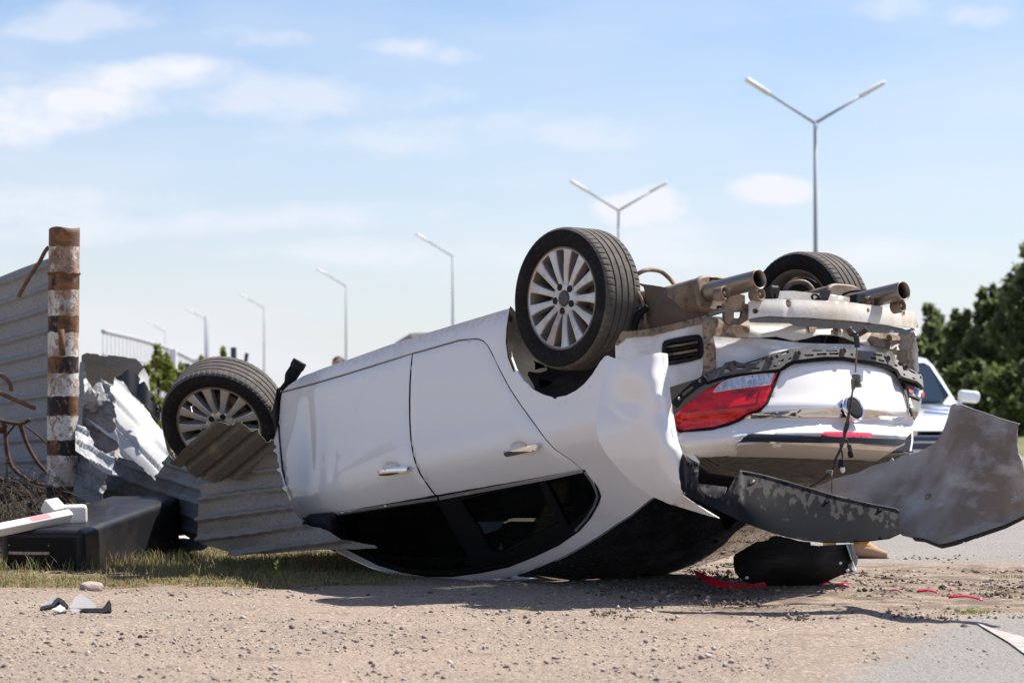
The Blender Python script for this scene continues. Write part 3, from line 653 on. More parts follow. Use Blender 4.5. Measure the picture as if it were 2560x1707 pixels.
for px_, py_, D, wpx, lab, sd in [(2560, 930, 50, 190, 'leafy bush below the tall tree at right', 11), (2440, 925, 52, 170, 'leafy bush above the torn bumper edge', 12), (2330, 950, 54, 150, 'leafy bush behind the patrol car roof pillar', 13), (2660, 900, 52, 180, 'leafy bush at the far right edge', 14)]:
    tree('bush', (at1(px_, 1010, D)[0], D, .1), ht(py_, D), wpx / F * D, lab, 'bushes in front of the trees', m=m_leaf, seed=sd, n=5200, size=.17, lobes=16, trunk=True, cat='bush', cone=.2)
for px_, py_, D, wpx, lab, sd, hh in [(395, 878, 40, 85, 'bright green bush between the crumpled sheets and the front wheel', 21, 1), (440, 915, 41, 90, 'yellow-green bush touching the left of the front tyre', 22, 1), (362, 930, 38, 60, 'small bright bush behind the bent sheet corner', 26, 1),
                                  (505, 897, 44, 46, 'slim green shrub right of the white post', 23, 1), (556, 880, 46, 18, 'thin green sapling above the front tyre', 24, 1)]:
    tree('bush', (at1(px_, 1010, D)[0], D, 0), ht(py_, D), wpx / F * D, lab, 'bright bushes at left', m=m_leaf_yel, seed=sd, n=5200, size=.10, lobes=22, cat='bush', cone=.2)

# ------------------------------------------------------------------ the overturned car
base = c2w((1.2, .1, 1.42))[0]; base[2] = 0
car = thing('overturned_car', base, 'white saloon car lying upside down on its roof with its rear bumper torn away', 'car')
side = S_side()
seamB = z8((952, 303), (946, 370), (938, 480), (935, 600), (937, 720), (944, 830), (955, 900), (970, 965), (1000, 1040), (1040, 1100), (1075, 1150), (1110, 1190))
seamR = z8((1330, 209), (1362, 210), (1392, 222), (1420, 250), (1445, 295), (1500, 410), (1560, 520), (1620, 610), (1700, 720), (1780, 830), (1830, 885), (1880, 920), (1940, 960), (2010, 1022))
frontdoor = z8((150, 540), (300, 500), (520, 437), (760, 362)) + seamB + z8((700, 1263), (285, 1335), (262, 1290), (205, 1200), (177, 1100), (152, 950), (137, 800), (133, 700), (140, 600))
seamRd = [(x - 2.2, y + .9) for x, y in seamR]
reardoor = seamB[::-1] + z8((1100, 261), (1240, 221)) + seamRd + z8((1990, 1024), (1500, 1117))
# outer edge of the rear pillar and the roof rail down to the ground
pillar = [(1747, 1158), (1700, 1196), (1660, 1226), (1620, 1252), (1578, 1286), (1538, 1311), (1497, 1339), (1456, 1364), (1415, 1387), (1374, 1406), (1333, 1423), (1292, 1437)]
rail = [(1252, 1446), (1190, 1450), (1140, 1452), (1088, 1452), (1040, 1448), (985, 1437), (930, 1418), (880, 1396), (840, 1374)]
arch = z8((1568, 22), (1560, 80), (1551, 150), (1548, 230), (1560, 320), (1590, 400), (1640, 470), (1700, 525), (1760, 555), (1830, 573), (1900, 560), (1960, 530), (2010, 490), (2060, 430), (2110, 350), (2138, 318))
winout = z4((1965, 430), (2010, 490), (2045, 540), (2062, 590), (2045, 640), (2000, 720), (1930, 800), (1800, 890), (1650, 960), (1500, 1020), (1340, 1055), (1150, 1080), (1000, 1080), (850, 1055), (700, 1010), (600, 960), (500, 910), (440, 880), (300, 800), (238, 722))
sill = z8((150, 520), (170, 515), (205, 490), (290, 440), (400, 397), (560, 342), (800, 256), (1000, 191), (1200, 131), (1350, 86), (1500, 41))
ssill = z8((150, 536), (300, 496), (520, 433), (760, 358), (952, 299), (1100, 257), (1240, 217))
# quarter panel, rear pillar and roof rail: everything white outside the doors
quarter = ssill[5:] + seamR + list(reversed(winout[12:-2]))[0:0]
bodyside = sill + arch + [(1520, 893), (1600, 960), (1690, 1080)] + pillar + rail + z4(*[(430, 905), (440, 880), (500, 910), (600, 960), (700, 1010), (850, 1055), (1000, 1080), (1150, 1080), (1340, 1055), (1500, 1020), (1650, 960), (1800, 890), (1930, 800), (2000, 720), (2045, 640), (2062, 590), (2045, 540), (2010, 490), (1967, 430)]) + seamR[::-1] + ssill[::-1]
body_o = sheet('body', bodyside, S_side(-.001), m_paint, car, .012, 9, mirror=True)
dspec = dict(thick=.03, step=11, roll=.006, rim=m_rubber)  # black edges and backs put the shade of the door gaps into the colour
def cup_of(pts):
    cx, cy = np.mean(pts, 0); return [(cx - 4 + 19 * math.cos(a), cy - 9 + 15 * math.sin(a)) for a in np.linspace(0, 6.283, 26)[:-1]]
h_front = z4((702, 447), (712, 432), (745, 424), (800, 415), (850, 405), (876, 402), (880, 410), (878, 438), (820, 449), (760, 462), (715, 464), (703, 458)); h_rear = z4((1470, 325), (1480, 317), (1520, 305), (1590, 287), (1640, 273), (1668, 270), (1673, 285), (1671, 306), (1600, 322), (1530, 338), (1490, 348), (1474, 343))
fd = sheet('door', inset(frontdoor, 1.9), side, m_paint, car, holes=[cup_of(h_front)], **dspec); fd['label'] = 'creased front door'
rd = sheet('door', inset(reardoor, 1.9), side, m_paint, car, holes=[cup_of(h_rear)], **dspec); rd['label'] = 'smooth rear door'
sheet('far_doors', z8((150, 540), (760, 362), (1330, 209), (1445, 295), (1620, 610), (1830, 885), (2010, 1022), (1110, 1190), (262, 1330), (137, 800)), lambda px: (lambda C: c2w(C * (1, -1, 1)))(w2c(side(px))), m_paint, car, .02, 30)
for pts, par in ((z4((702, 447), (712, 432), (745, 424), (800, 415), (850, 405), (876, 402), (880, 410), (878, 438), (820, 449), (760, 462), (715, 464), (703, 458)), fd), (z4((1470, 325), (1480, 317), (1520, 305), (1590, 287), (1640, 273), (1668, 270), (1673, 285), (1671, 306), (1600, 322), (1530, 338), (1490, 348), (1474, 343)), rd)):
    cx, cy = np.mean(pts, 0)
    cup = [(cx - 4 + 19 * math.cos(a), cy - 9 + 15 * math.sin(a)) for a in np.linspace(0, 6.283, 26)[:-1]]
    m_cup = m_paint
    N_ = cdir((0, 1, 0))
    sheet('handle_cup', inset(cup, -.3), S_side(-.001), m_paint, par, .002, 4, disp=lambda p, P: -.022 * np.clip(1 - (((p[:, 0] - cx + 4) / 19) ** 2 + ((p[:, 1] - cy + 9) / 15) ** 2), 0, 1) ** .5 * 1.0 + .0005)
    sheet('handle', chaikin(pts, 2), S_side(.030), m_chrome, par, .016, 4, disp=lambda p, P: .006 * np.sin(np.clip((p[:, 1] - cy + 13) / 26, 0, 1) * 3.14))
    ex = pts[9 if par is fd else 9]
    for q in (min(pts), max(pts)):
        b0 = S_side(.0)(np.array([((q[0] * .75 + cx * .25), (q[1] * .6 + cy * .4))]))[0]; tube('handle_mount', [b0, b0 + N_ * .022], .008, m_chrome, par, 8)
# window area: black surround with openings, glass behind, chrome strip along the belt
g_rear = f6((420, 520), (900, 405), (1350, 305), (1460, 560), (1590, 790), (1300, 930), (1000, 1090), (860, 1150), (760, 1090), (640, 850), (520, 680))
g_quart = f6((1415, 285), (1860, 195), (1980, 300), (2010, 400), (2000, 520), (1900, 660), (1760, 770), (1690, 825), (1560, 560))
g_front = z4((470, 715), (1060, 622), (1125, 740), (1190, 850), (1260, 980), (1285, 1028), (1100, 1052), (950, 1048), (800, 1022), (680, 972), (560, 900), (500, 850))
sheet('window_surround', inset(winout, -1.0), S_side(.002), m_rubber, car, .02, 14, holes=[g_rear, g_quart, g_front], mirror=True)
for nm, g in (('front', g_front), ('rear', g_rear), ('quarter', g_quart)):
    o = sheet('window_glass', inset(g, -5), S_side(-.012), m_glass, car, .003, 24)
    oc = o.copy(); COL.objects.link(oc); C_ = w2c(np.array([tuple(v.co) for v in o.data.vertices]) + base); C_[:, 1] *= -1
    oc.data = o.data.copy(); oc.data.vertices.foreach_set('co', (c2w(C_) - base).ravel()); oc.name = 'window_glass'
def strip(name, line, w, surf, m, parent, thick=.006, step=8, close=False):
    L = resample(line, step, closed=False); tg = np.gradient(L, axis=0); tg /= np.linalg.norm(tg, axis=1)[:, None]; nn = np.stack([-tg[:, 1], tg[:, 0]], 1)
    w = np.interp(np.linspace(0, 1, len(L)), np.linspace(0, 1, len(np.atleast_1d(w))), np.atleast_1d(w))[:, None]
    return sheet(name, [tuple(q) for q in np.concatenate([L + nn * w / 2, (L - nn * w / 2)[::-1]])], surf, m, parent, thick, max(3.5, step * .7))
strip('belt_strip', z4((250, 730), (500, 688), (760, 648), (1058, 604)), 6, S_side(.011), m_satin, car)
strip('belt_strip', z4((1072, 602), (1300, 560), (1500, 523), (1750, 477), (1950, 434)), 7.5, S_side(.011), m_satin, car)
strip('window_bead', z4((1962, 440), (2003, 492), (2030, 545), (2042, 592), (2022, 650), (1975, 725), (1905, 800)), 6, S_side(.007), m_chrome, car)
strip('window_bead', z4((1905, 800), (1780, 888), (1640, 948), (1490, 1004), (1338, 1040)), 4, S_side(.007), m_black, car)
strip('window_bead', z4((1325, 1042), (1150, 1064), (1000, 1064), (850, 1040), (700, 995), (610, 950), (520, 905)), 4, S_side(.007), m_black, car)
strip('window_divider', f6((1385, 285), (1460, 430), (1560, 640), (1670, 835)), 12, S_side(.0), m_rubber, car)
# door mirror folded at the base of the front glass
mp = at1(805, 1312, 13.95); box('door_mirror', mp, np.array([[.9, -.35, .1], [.35, .93, 0], [-.1, .03, .99]]), (.17, .12, .13), m_black, car, .035, 3)
# dark lining behind doors, floor, roof, seats
liningX = np.linspace(.48, 2.35, 14); liningZ = np.linspace(.24, .93, 6)
for s in (1, -1): patch_loft('door_lining', [[c2w((x, s * (f_side(np.array([x]), np.array([z]))[0] - .075), z))[0] for z in liningZ] for x in liningX], m_dark, car, .01, flip=(s < 0))
def cbox(name, lo, hi, m, parent=None, bev=.0):
    lo = np.array(lo, float); hi = np.array(hi, float); c = (lo + hi) / 2
    return box(name, c2w(c)[0], np.array([cdir((1, 0, 0)), cdir((0, 1, 0)), cdir((0, 0, 1))]), tuple(hi - lo), m, parent or car, bev, 2)
cbox('floor_pan', (.45, -.80, .218), (2.4, .80, .25), m_dirtmetal, car)
cbox('bulkhead', (2.36, -.78, .25), (2.40, .78, .95), m_dark, car)
cbox('rear_bulkhead', (-.40, -.60, .60), (-.34, .60, 1.02), m_dark, car); cbox('parcel_shelf', (-.62, -.70, 1.0), (-.30, .70, 1.02), m_dark, car)
for y in (-.36, .36):
    cbox('front_seat', (1.05, y - .26, .30), (1.60, y + .26, .55), m_seat, car, .05); cbox('seat_back', (.95, y - .25, .5), (1.12, y + .25, 1.12), m_seat, car, .06); cbox('headrest', (.93, y - .13, 1.15), (1.03, y + .13, 1.31), m_seat, car, .04)
    cbox('rear_headrest', (-.08, y - .13, 1.07), (.02, y + .13, 1.20), m_seat, car, .04)
cbox('rear_seat', (-.30, -.68, .3), (.35, .68, .58), m_seat, car, .05); cbox('rear_seat_back', (-.22, -.68, .55), (-.04, .68, 1.06), m_seat, car, .05)
cbox('dashboard', (1.85, -.72, .62), (2.30, .72, .96), m_dark, car, .06)
# roof, rear glass: lofted from the near rail to the far rail
railC = w2c(side(np.array(rail))); pilC = w2c(side(np.array(pillar)))
def across(Cs, m, bulge, dirv):
    rows = []
    for C in Cs:
        r = []
        for s in np.linspace(1, -1, 15):
            q = np.array([C[0], C[1] * s, C[2]]) + np.array(dirv) * bulge * (1 - s * s); w = c2w(q)[0]; w[2] = max(w[2], .006); r.append(w)
        rows.append(r)
    return rows
m_roof = m_paint
patch_loft('roof', across(railC, 15, .045, (0, 0, 1)), m_roof, car, .006)
patch_loft('rear_window', [across([q], 15, bl_, (-.8, 0, .45))[0] for q, bl_ in zip(np.concatenate([[[-.80, .66, 1.045], [-.66, .665, 1.06]], pilC - np.array([0, .004, 0])]), [.0, .02, .05] + [.085] * 20)], mat('black_rear_glass', (.004, .0045, .0045), .03, 0, .3, spec=.5), car, .006)
wsC = np.array([railC[-1] + np.array([.02, 0, 0]) + np.array([.75, .12, -.42]) * t for t in np.linspace(0, 1, 6)]); patch_loft('windscreen', across(wsC, 15, .10, (.8, 0, .3)), m_rglass, car, .006)
# engine bay and bonnet, mostly hidden behind the torn sheets
cbox('engine_bay', (2.42, -.66, .34), (3.15, .50, .78), m_dark, car, .05)
cbox('bonnet', (2.42, -.72, .84), (3.30, .66, .87), m_paint, car, .012)
# remnant of the near front wing next to the door edge
sheet('front_wing', z3((1085, 690), (1098, 840), (1112, 1000), (1120, 1090), (1150, 1200), (1240, 1390), (1330, 1500), (1290, 1520), (1150, 1360), (1060, 1180), (1020, 1000), (1045, 850)), S_side(-.02), m_paint, car, .004, 10)
# ---- tail: boot lid and everything round it
lid = z7((1178, 472), (1232, 400), (1290, 245), (1308, 198), (1330, 168), (1380, 147), (1480, 131), (1600, 119), (1720, 112), (1800, 112), (1900, 124), (2000, 143), (2080, 172), (2130, 205), (2160, 240), (2182, 300), (2205, 400), (2232, 508), (2258, 530), (2268, 548), (2262, 580), (2225, 625), (2196, 652), (2192, 672), (1900, 662), (1500, 648), (1200, 634), (1100, 630), (1032, 690), (1024, 740), (1010, 792), (950, 790), (850, 797), (790, 806), (752, 828), (700, 800), (640, 760), (600, 650), (595, 610), (700, 601), (800, 590), (950, 558), (1060, 516), (1100, 492))
boot = sheet('boot_lid', lid, S_lid(), m_paint, car, .03, 10, roll=.006)
deck = z7((1034, 704), (1110, 699), (1200, 692), (1500, 688), (1900, 692), (2192, 690), (2188, 706), (2150, 722), (2080, 765), (2010, 808), (1955, 838), (1948, 822), (1880, 811), (1700, 807), (1500, 801), (1200, 791), (1000, 789), (955, 790), (1000, 760), (1022, 718))
sheet('boot_deck', deck, S_deck(), m_paint, boot, .01, 10)
spo = z7((1028, 690), (1062, 655), (1090, 634), (1120, 626), (1200, 629), (1500, 643), (1900, 658), (2194, 668), (2190, 690), (2150, 712), (1900, 695), (1500, 690), (1200, 684), (1100, 684))
sheet('spoiler', spo, S_lid(.034, g_lip, 2400), m_spoil, boot, .03, 6, disp=lambda p, P: .004 * np.sin(np.clip((p[:, 1] - 1083) / 25, 0, 1) * 3.14))
sheet('brake_lamp', chaikin(z7((1613, 632), (1620, 614), (1640, 608), (1800, 613), (1940, 618), (1962, 626), (1971, 652), (1800, 654), (1640, 645)), 2), S_lid(.020, g_lip), m_brakelight, boot, .02, 5)
chr_ = z7((1062, 520), (1085, 498), (1130, 479), (1200, 474), (1400, 462), (1600, 452), (1740, 444), (1770, 440), (1870, 438), (1900, 450), (2000, 464), (2100, 482), (2200, 505), (2240, 522), (2262, 535), (2268, 560), (2200, 545), (2100, 530), (1950, 518), (1880, 514), (1760, 516), (1600, 512), (1400, 514), (1200, 518))
sheet('chrome_bar', chr_, S_lid(.014, g_lip, 2300), m_chrome, boot, .018, 5, disp=lambda p, P: .010 * np.sin(np.clip((p[:, 1] - (1022 + np.abs(p[:, 0] - 2100) * -.0)) / 30, 0, 1) * 3.14))
# round emblem: plain chrome ring with a dark blank centre
ec = S_lid(.026)(np.array(z7((1832, 450))))[0]; en = -cdir((1, 0, -.12)); en /= np.linalg.norm(en); en = -cdir((.97, 0, .18)); en /= np.linalg.norm(en)
emb = lathe('emblem', ec, en, [(-.014, .064), (.004, .064), (.008, .060), (.007, .0545), (.002, .0535), (-.01, .0535)], m_chrome, boot, 32)
lathe('emblem_centre', ec, en, [(.0045, .0005), (.0042, .03), (.003, .0535), (-.004, .0537)], mat('dark_blank_badge_centre', (.022, .022, .023), .8, spec=.1), boot, 28)
sheet('boot_pocket', z7((1700, 450), (1712, 420), (1740, 390), (1790, 372), (1850, 372), (1880, 395), (1882, 445), (1830, 470), (1760, 462)), S_lid(.006), m_chrome, boot, .012, 6)
# tail lamps
redl = z7((568, 520), (600, 470), (640, 432), (700, 385), (760, 345), (830, 300), (900, 265), (960, 240), (1050, 214), (1150, 199), (1250, 188), (1312, 187), (1288, 245), (1228, 402), (1180, 455), (1100, 485), (1040, 522), (950, 555), (850, 580), (700, 597), (596, 603))
clr = z7((848, 336), (880, 295), (905, 272), (960, 246), (1040, 228), (1120, 217), (1200, 209), (1276, 205), (1262, 244), (1246, 282), (1180, 290), (1100, 299), (1000, 312), (920, 325))
lamp = sheet('tail_lamp', redl, S_lid(.010), m_red, car, .05, 8, roll=.008); lamp['label'] = 'large red tail lamp with clear inset'
sheet('clear_inset', inset(clr, -0.5), S_lid(.0135), m_clear, lamp, .004, 7)
strip('inset_divider', zr5((1472, 505), (1428, 690)), 2.2, S_lid(.016), m_chrome, lamp, .003, 5)
strip('inset_edge', z7((848, 336), (880, 295), (905, 272), (960, 246), (1040, 228), (1120, 217), (1200, 209), (1276, 205), (1262, 244), (1246, 282), (1180, 290), (1100, 299), (1000, 312), (920, 325), (848, 336)), 2.4, S_lid(.0155), mat('pale_pink_lamp_edge', (.62, .45, .44), .2, 0, 1), lamp, .003, 6)
strip('lamp_gasket', z7((596, 606), (700, 601), (850, 586), (950, 560), (1040, 528), (1100, 492), (1178, 464), (1232, 405), (1294, 245), (1316, 190)), 5, S_lid(.009), m_rubber, lamp, .01, 8)
for a, b_ in ((zr5((1100, 800), (1560, 740), (1520, 960), (1130, 1030)), .0125),):
    strip('lamp_rib', a, 3.5, S_lid(b_), mat('deep_red_rib', (.14, .004, .007), .15, 0, 1), lamp, .003, 8)
lamp2c = zr6((1248, 440), (1300, 450), (1400, 470), (1470, 500), (1510, 550), (1518, 590), (1500, 680), (1480, 800), (1455, 890), (1420, 940), (1405, 905), (1370, 890), (1350, 800), (1320, 680), (1290, 560))
l2 = sheet('tail_lamp', lamp2c, S_lid(.004), m_amber, car, .015, 6, roll=.008); l2['label'] = 'pale far tail lamp seen edge-on'
sheet('clear_inset', zr6((1300, 475), (1360, 480), (1440, 500), (1490, 550), (1500, 590), (1470, 650), (1400, 630), (1345, 615)), S_lid(.008), m_clear, l2, .004, 6)
sheet('red_inset', zr6((1315, 492), (1385, 500), (1390, 600), (1345, 595)), S_lid(.012), mat('pinkish_lamp_reflector', (.42, .14, .15), .2, 0, 1), l2, .003, 6)
strip('lamp_frame', zr6((1250, 440), (1290, 560), (1322, 680), (1352, 800), (1372, 890)), 5, S_lid(.008), m_black, l2, .004, 6)
strip('lamp_frame', zr6((1340, 620), (1400, 640), (1480, 672)), 4, S_lid(.009), m_black, l2, .004, 6)
sheet('red_edge', zr6((1502, 600), (1528, 590), (1524, 640), (1500, 655)), S_lid(.012), m_red, l2, .01, 5)
# lattice bracket that carried the bumper, with its seal
upper = zr5((700, 470), (780, 430), (930, 375), (960, 360), (1000, 300), (1060, 285), (1190, 282), (1230, 300), (1300, 312), (1640, 208), (1700, 188), (1860, 140), (2080, 70)) + zr6((0, 55), (130, 58), (290, 64), (400, 70), (560, 68), (700, 76), (900, 92), (1020, 112), (1060, 130), (1075, 88), (1120, 85), (1150, 110), (1170, 175), (1220, 215), (1300, 272), (1400, 330), (1455, 372), (1480, 365), (1498, 400), (1505, 450), (1512, 500), (1516, 540))
lower = zr6((1490, 500), (1440, 455), (1380, 435), (1280, 405), (1240, 385), (1195, 310), (1080, 245), (900, 205), (700, 178), (550, 152), (300, 152), (150, 168), (0, 188)) + zr5((2120, 262), (2000, 310), (1930, 370), (1885, 402), (1550, 440), (1200, 480), (960, 520), (700, 610))
holes = [zr5((985, 395), (1050, 375), (1080, 395), (1120, 440), (985, 470)), zr5((1060, 310), (1090, 295), (1160, 295), (1190, 315), (1190, 355), (1150, 375), (1090, 375), (1060, 350)), zr5((1200, 360), (1345, 360), (1260, 415), (1180, 415)), zr5((1310, 310), (1640, 215), (1640, 245), (1500, 295), (1440, 310)),
         zr5((1670, 230), (1720, 205), (1770, 230), (1775, 275), (1720, 305), (1680, 290)), zr5((1390, 405), (1480, 380), (1565, 385), (1560, 410)), zr5((1800, 270), (1790, 200), (1850, 165), (1875, 215)), zr5((1905, 145), (2040, 105), (2045, 140), (1920, 180)), zr5((1860, 280), (1950, 240), (1960, 265), (1880, 330)), zr5((2020, 240), (2080, 210), (2085, 240), (2030, 262)), zr5((1785, 345), (1840, 350), (1850, 370), (1790, 375)),
         zr6((150, 70), (270, 72), (270, 84), (150, 88)), zr6((205, 115), (325, 108), (325, 135), (205, 142)), zr6((360, 106), (470, 104), (475, 130), (360, 132)), zr6((50, 130), (170, 122), (165, 148), (60, 155)), zr6((320, 74), (460, 75), (455, 90), (320, 86)), zr6((620, 115), (650, 118), (650, 142), (622, 138)), zr6((860, 150), (935, 165), (935, 190), (870, 180)),
         zr6((900, 115), (1000, 125), (1010, 150), (905, 138)), zr6((960, 180), (1040, 200), (1035, 222), (965, 205)), zr6((1020, 150), (1060, 140), (1095, 175), (1100, 225), (1060, 210)), zr6((1155, 240), (1195, 255), (1195, 280), (1160, 270)), zr6((1190, 215), (1245, 250), (1245, 275), (1205, 255)), zr6((1255, 270), (1285, 260), (1305, 290), (1290, 325), (1262, 315)), zr6((1320, 300), (1400, 340), (1430, 372), (1370, 350), (1330, 325)), zr6((1265, 360), (1290, 365), (1285, 388), (1268, 385)), zr6((1375, 405), (1410, 415), (1415, 435), (1380, 425)), zr6((1470, 385), (1490, 400), (1490, 425), (1468, 415))]
brk = sheet('bumper_bracket', upper + lower, S_lid(.032), m_lattice, car, .022, 6.5, holes=holes)
for c_, r_ in ((zr5((1125, 335)), .017), (zr5((1722, 255)), .016), (zr6((1278, 292)), .015), (zr6((1058, 185)), .016), (zr5((2170, 165)), .015), (zr6((515, 95)), .017)):
    q = S_lid(.03)(np.array(c_))[0]; lathe('bracket_boss', q, en, [(-.03, r_), (.014, r_), (.016, r_ * .9), (.014, r_ * .75), (-.025, r_ * .7)], m_lattice, brk, 16)
seal = zr5((700, 625), (960, 540), (1200, 492), (1550, 448), (1885, 415)) + zr5((1960, 385), (2060, 320), (2140, 285)) + zr6((0, 205), (150, 188), (300, 172), (550, 170), (700, 196), (900, 225), (1080, 268), (1180, 330), (1232, 400), (1252, 440), (1400, 462), (1500, 520))
strip('seal', seal, 8.5, S_lid(.022), m_rubber, car, .012, 9)
tab = zr5((110, 950), (180, 880), (300, 760), (450, 620), (620, 520), (760, 440), (920, 372), (945, 500), (800, 560), (720, 612), (560, 700), (430, 800), (330, 880), (240, 990), (210, 1020))
tb = sheet('lamp_bracket', tab, S_lid(.012), m_black, car, .02, 7, holes=[zr5((270, 800), (450, 660), (510, 690), (320, 850))])
for c_ in (zr5((585, 605)), zr5((245, 895))):
    q = S_lid(.014)(np.array(c_))[0]; lathe('screw', q, en, [(0, .0095), (.004, .009), (.006, .005), (.003, .001)], m_tip, tb, 12)
strip('bright_edge', zr5((655, 505), (735, 608), (900, 530)), 2, S_lid(.017), m_galvbright, tb, .003, 5)
# painted tail panel behind the lid, corner panel with its vent, folded flanges
tailp = zr8((1185, 870), (1480, 890), (1858, 905)) + zr4((240, 1262), (700, 1310), (1250, 1330), (1700, 1370), (2200, 1410), (2215, 1432)) + zr6((1440, 80), (1462, 330), (1400, 420), (1240, 420), (800, 260), (300, 200)) + zr5((2200, 300), (1900, 480), (1200, 560), (850, 500), (870, 330), (860, 200))
sheet('tail_panel', tailp, S_pan(-.012), m_paint_dirty, car, .01, 11, disp=lambda p, P: .012 * np.exp(-((p[:, 1] - (880 + 6 * np.sin(p[:, 0] / 60))) / 14) ** 2) + .004 * np.sin(p[:, 0] / 37))
foil = zr8((1340, 860), (1400, 705), (1590, 640), (1858, 640)) + zr4((250, 1030), (330, 1050), (700, 1060), (1100, 1100), (1550, 1150), (2190, 1180), (2230, 1420), (1860, 1400), (1620, 1350), (1420, 1290), (1300, 1250), (1100, 1220), (950, 1215), (800, 1260), (650, 1280), (400, 1240), (200, 1255), (60, 1250))
sheet('tail_flange', foil, S_pan(.012), m_beam, car, .008, 9, disp=lambda p, P: .008 * np.sin(p[:, 0] / 23) * np.sin(p[:, 1] / 11) + .010 * np.sin(np.clip((p[:, 1] - 815) / 35, 0, 1) * 3.14))
CX_ = S_plane((-.60, .73, .5), (-.80, .60, .0))
cornerp = z5((1095, 1180), (1160, 1068), (1430, 1095), (1700, 1030), (1890, 985), (1900, 1100), (1905, 1250), (1900, 1400), (1880, 1480), (1600, 1568), (1500, 1568)) + [(1640, 985), (1590, 1010), (1540, 930)]
cp = sheet('corner_panel', cornerp, CX_, m_paint_dirty, car, .01, 10, holes=[zr8((480, 1010), (560, 970), (940, 920), (975, 950), (985, 1150), (950, 1190), (540, 1260), (480, 1240))], disp=lambda p, P: .006 * np.sin(p[:, 0] / 31) * np.sin(p[:, 1] / 27))
vent_out = chaikin(zr8((430, 990), (480, 930), (940, 845), (1000, 880), (1030, 960), (1035, 1160), (980, 1215), (540, 1305), (440, 1290)), 1); vent_in = zr8((480, 1015), (560, 975), (935, 922), (968, 950), (978, 1145), (945, 1185), (540, 1255), (485, 1235))
vf = sheet('vent', vent_out, lambda px: CX_(px) - cdir((.8, -.6, 0)) * .012, m_black, car, .02, 7, holes=[vent_in])
sheet('vent_back', vent_out, lambda px: CX_(px) + cdir((.8, -.6, 0)) * .05, m_dark, vf, .004, 20)
for k in range(5):
    y0 = 985 + k * 58; strip('vent_slat', zr8((480, y0 + 40), (720, y0 + 5), (960, y0 - 38)), 4.5 if k != 2 else 6, lambda px: CX_(px) + cdir((.8, -.6, 0)) * .012, m_liner if k % 2 else m_dirtmetal, vf, .02, 8)
for x_ in (620, 780): strip('vent_slat', zr8((x_, 960), (x_ + 8, 1230)), 4, lambda px: CX_(px) + cdir((.8, -.6, 0)) * .016, m_black, vf, .01, 10)
flange = z5((1095, 1180), (1140, 1085), (1160, 1060), (1300, 1060), (1520, 1015), (1700, 975), (1900, 920), (1910, 985), (1700, 1035), (1540, 1075), (1430, 1100), (1300, 1110), (1200, 1120), (1120, 1190))
sheet('panel_flange', flange, lambda px: CX_(px) - cdir((.8, -.6, 0)) * .01, m_dirtmetal, car, .02, 8, jag=.8)
post_ = zr8((1010, 590), (1060, 575), (1140, 590), (1280, 620), (1390, 720), (1350, 800), (1335, 870), (1180, 870), (1190, 1000), (1215, 1200), (1240, 1320), (1120, 1380), (1050, 1380), (1045, 1200), (1050, 1000), (1025, 800))
sheet('folded_seam', post_, S_rbf([(*zr8((1010, 590))[0], 12.24), (*zr8((1060, 900))[0], 12.19), (*zr8((1060, 1300))[0], 12.16), (*zr8((1140, 700))[0], 12.15), (*zr8((1150, 1000))[0], 12.13), (*zr8((1390, 720))[0], 12.24), (*zr8((1340, 860))[0], 12.22), (*zr8((1215, 1100))[0], 12.2), (*zr8((1230, 1300))[0], 12.2)]), m_dirtmetal, car, .01, 8, disp=lambda p, P: .004 * np.sin(p[:, 0] / 9))
# heat shield
hs = zr8((75, 95), (170, 118), (300, 133), (460, 160), (640, 188), (700, 225), (840, 310), (980, 390), (1030, 430), (1075, 490), (1145, 592), (1100, 600), (1000, 625), (850, 660), (700, 700), (500, 745), (400, 755), (310, 745), (260, 640), (225, 540), (210, 400), (190, 250), (165, 160), (100, 120))
sheet('heat_shield', hs, S_rbf([(*zr8((80, 95))[0], 12.5), (*zr8((300, 740))[0], 12.45), (*zr8((640, 188))[0], 12.42), (*zr8((600, 450))[0], 12.36), (*zr8((1145, 590))[0], 12.32), (*zr8((200, 400))[0], 12.48)]), m_mesh, car, .004, 9, disp=lambda p, P: .0016 * np.sin(p[:, 0] * 1.1 + p[:, 1] * .9) * np.sin(p[:, 0] * 1.1 - p[:, 1] * .9))
# silencers
def silencer(name, cpx, D, size, L, m, label=None):
    c = at1(*cpx, D); M_ = frame(c, cdir((1, 0, 0)), cdir((0, 0, -1))); a, b = size; pr = []
    ring = [(math.copysign(abs(math.cos(t)) ** .55, math.cos(t)) * a, math.copysign(abs(math.sin(t)) ** .55, math.sin(t)) * b) for t in np.linspace(0, 2 * math.pi, 33)[:-1]]
    prof = [(-.012, .90), (-.006, .985), (.0, 1.02), (.010, 1.02), (.016, .985), (L * .3, 1.0), (L * .32, .985), (L * .34, 1.0), (L * .6, 1.0), (L * .62, .985), (L * .64, 1.0), (L - .02, 1.0), (L, .93)]
    V = []; Fc = []
    for x, s in prof: V += [(x, y * s, z * s) for y, z in ring]
    n = len(ring)
    for i in range(len(prof) - 1):
        for k in range(n): Fc.append((i * n + k, i * n + (k + 1) % n, (i + 1) * n + (k + 1) % n, (i + 1) * n + k))
    Fc.append(tuple(range(n - 1, -1, -1))); Fc.append(tuple((len(prof) - 1) * n + k for k in range(n)))
    o = add(name, xf(M_, V), Fc, m, car); o.data.polygons[len(Fc) - 2].use_smooth = False; return o
sil = silencer('silencer', (1788, 735), 12.35, (.125, .085), .52, m_muffler)
tube('silencer_seam', [at1(*q, 12.33) for q in zr8((1380, 66), (1200, 40), (1020, 36), (930, 60), (882, 140), (872, 230), (890, 310), (940, 370), (1040, 420), (1200, 440), (1340, 450))], .006, m_liner, sil, 8, res=40)
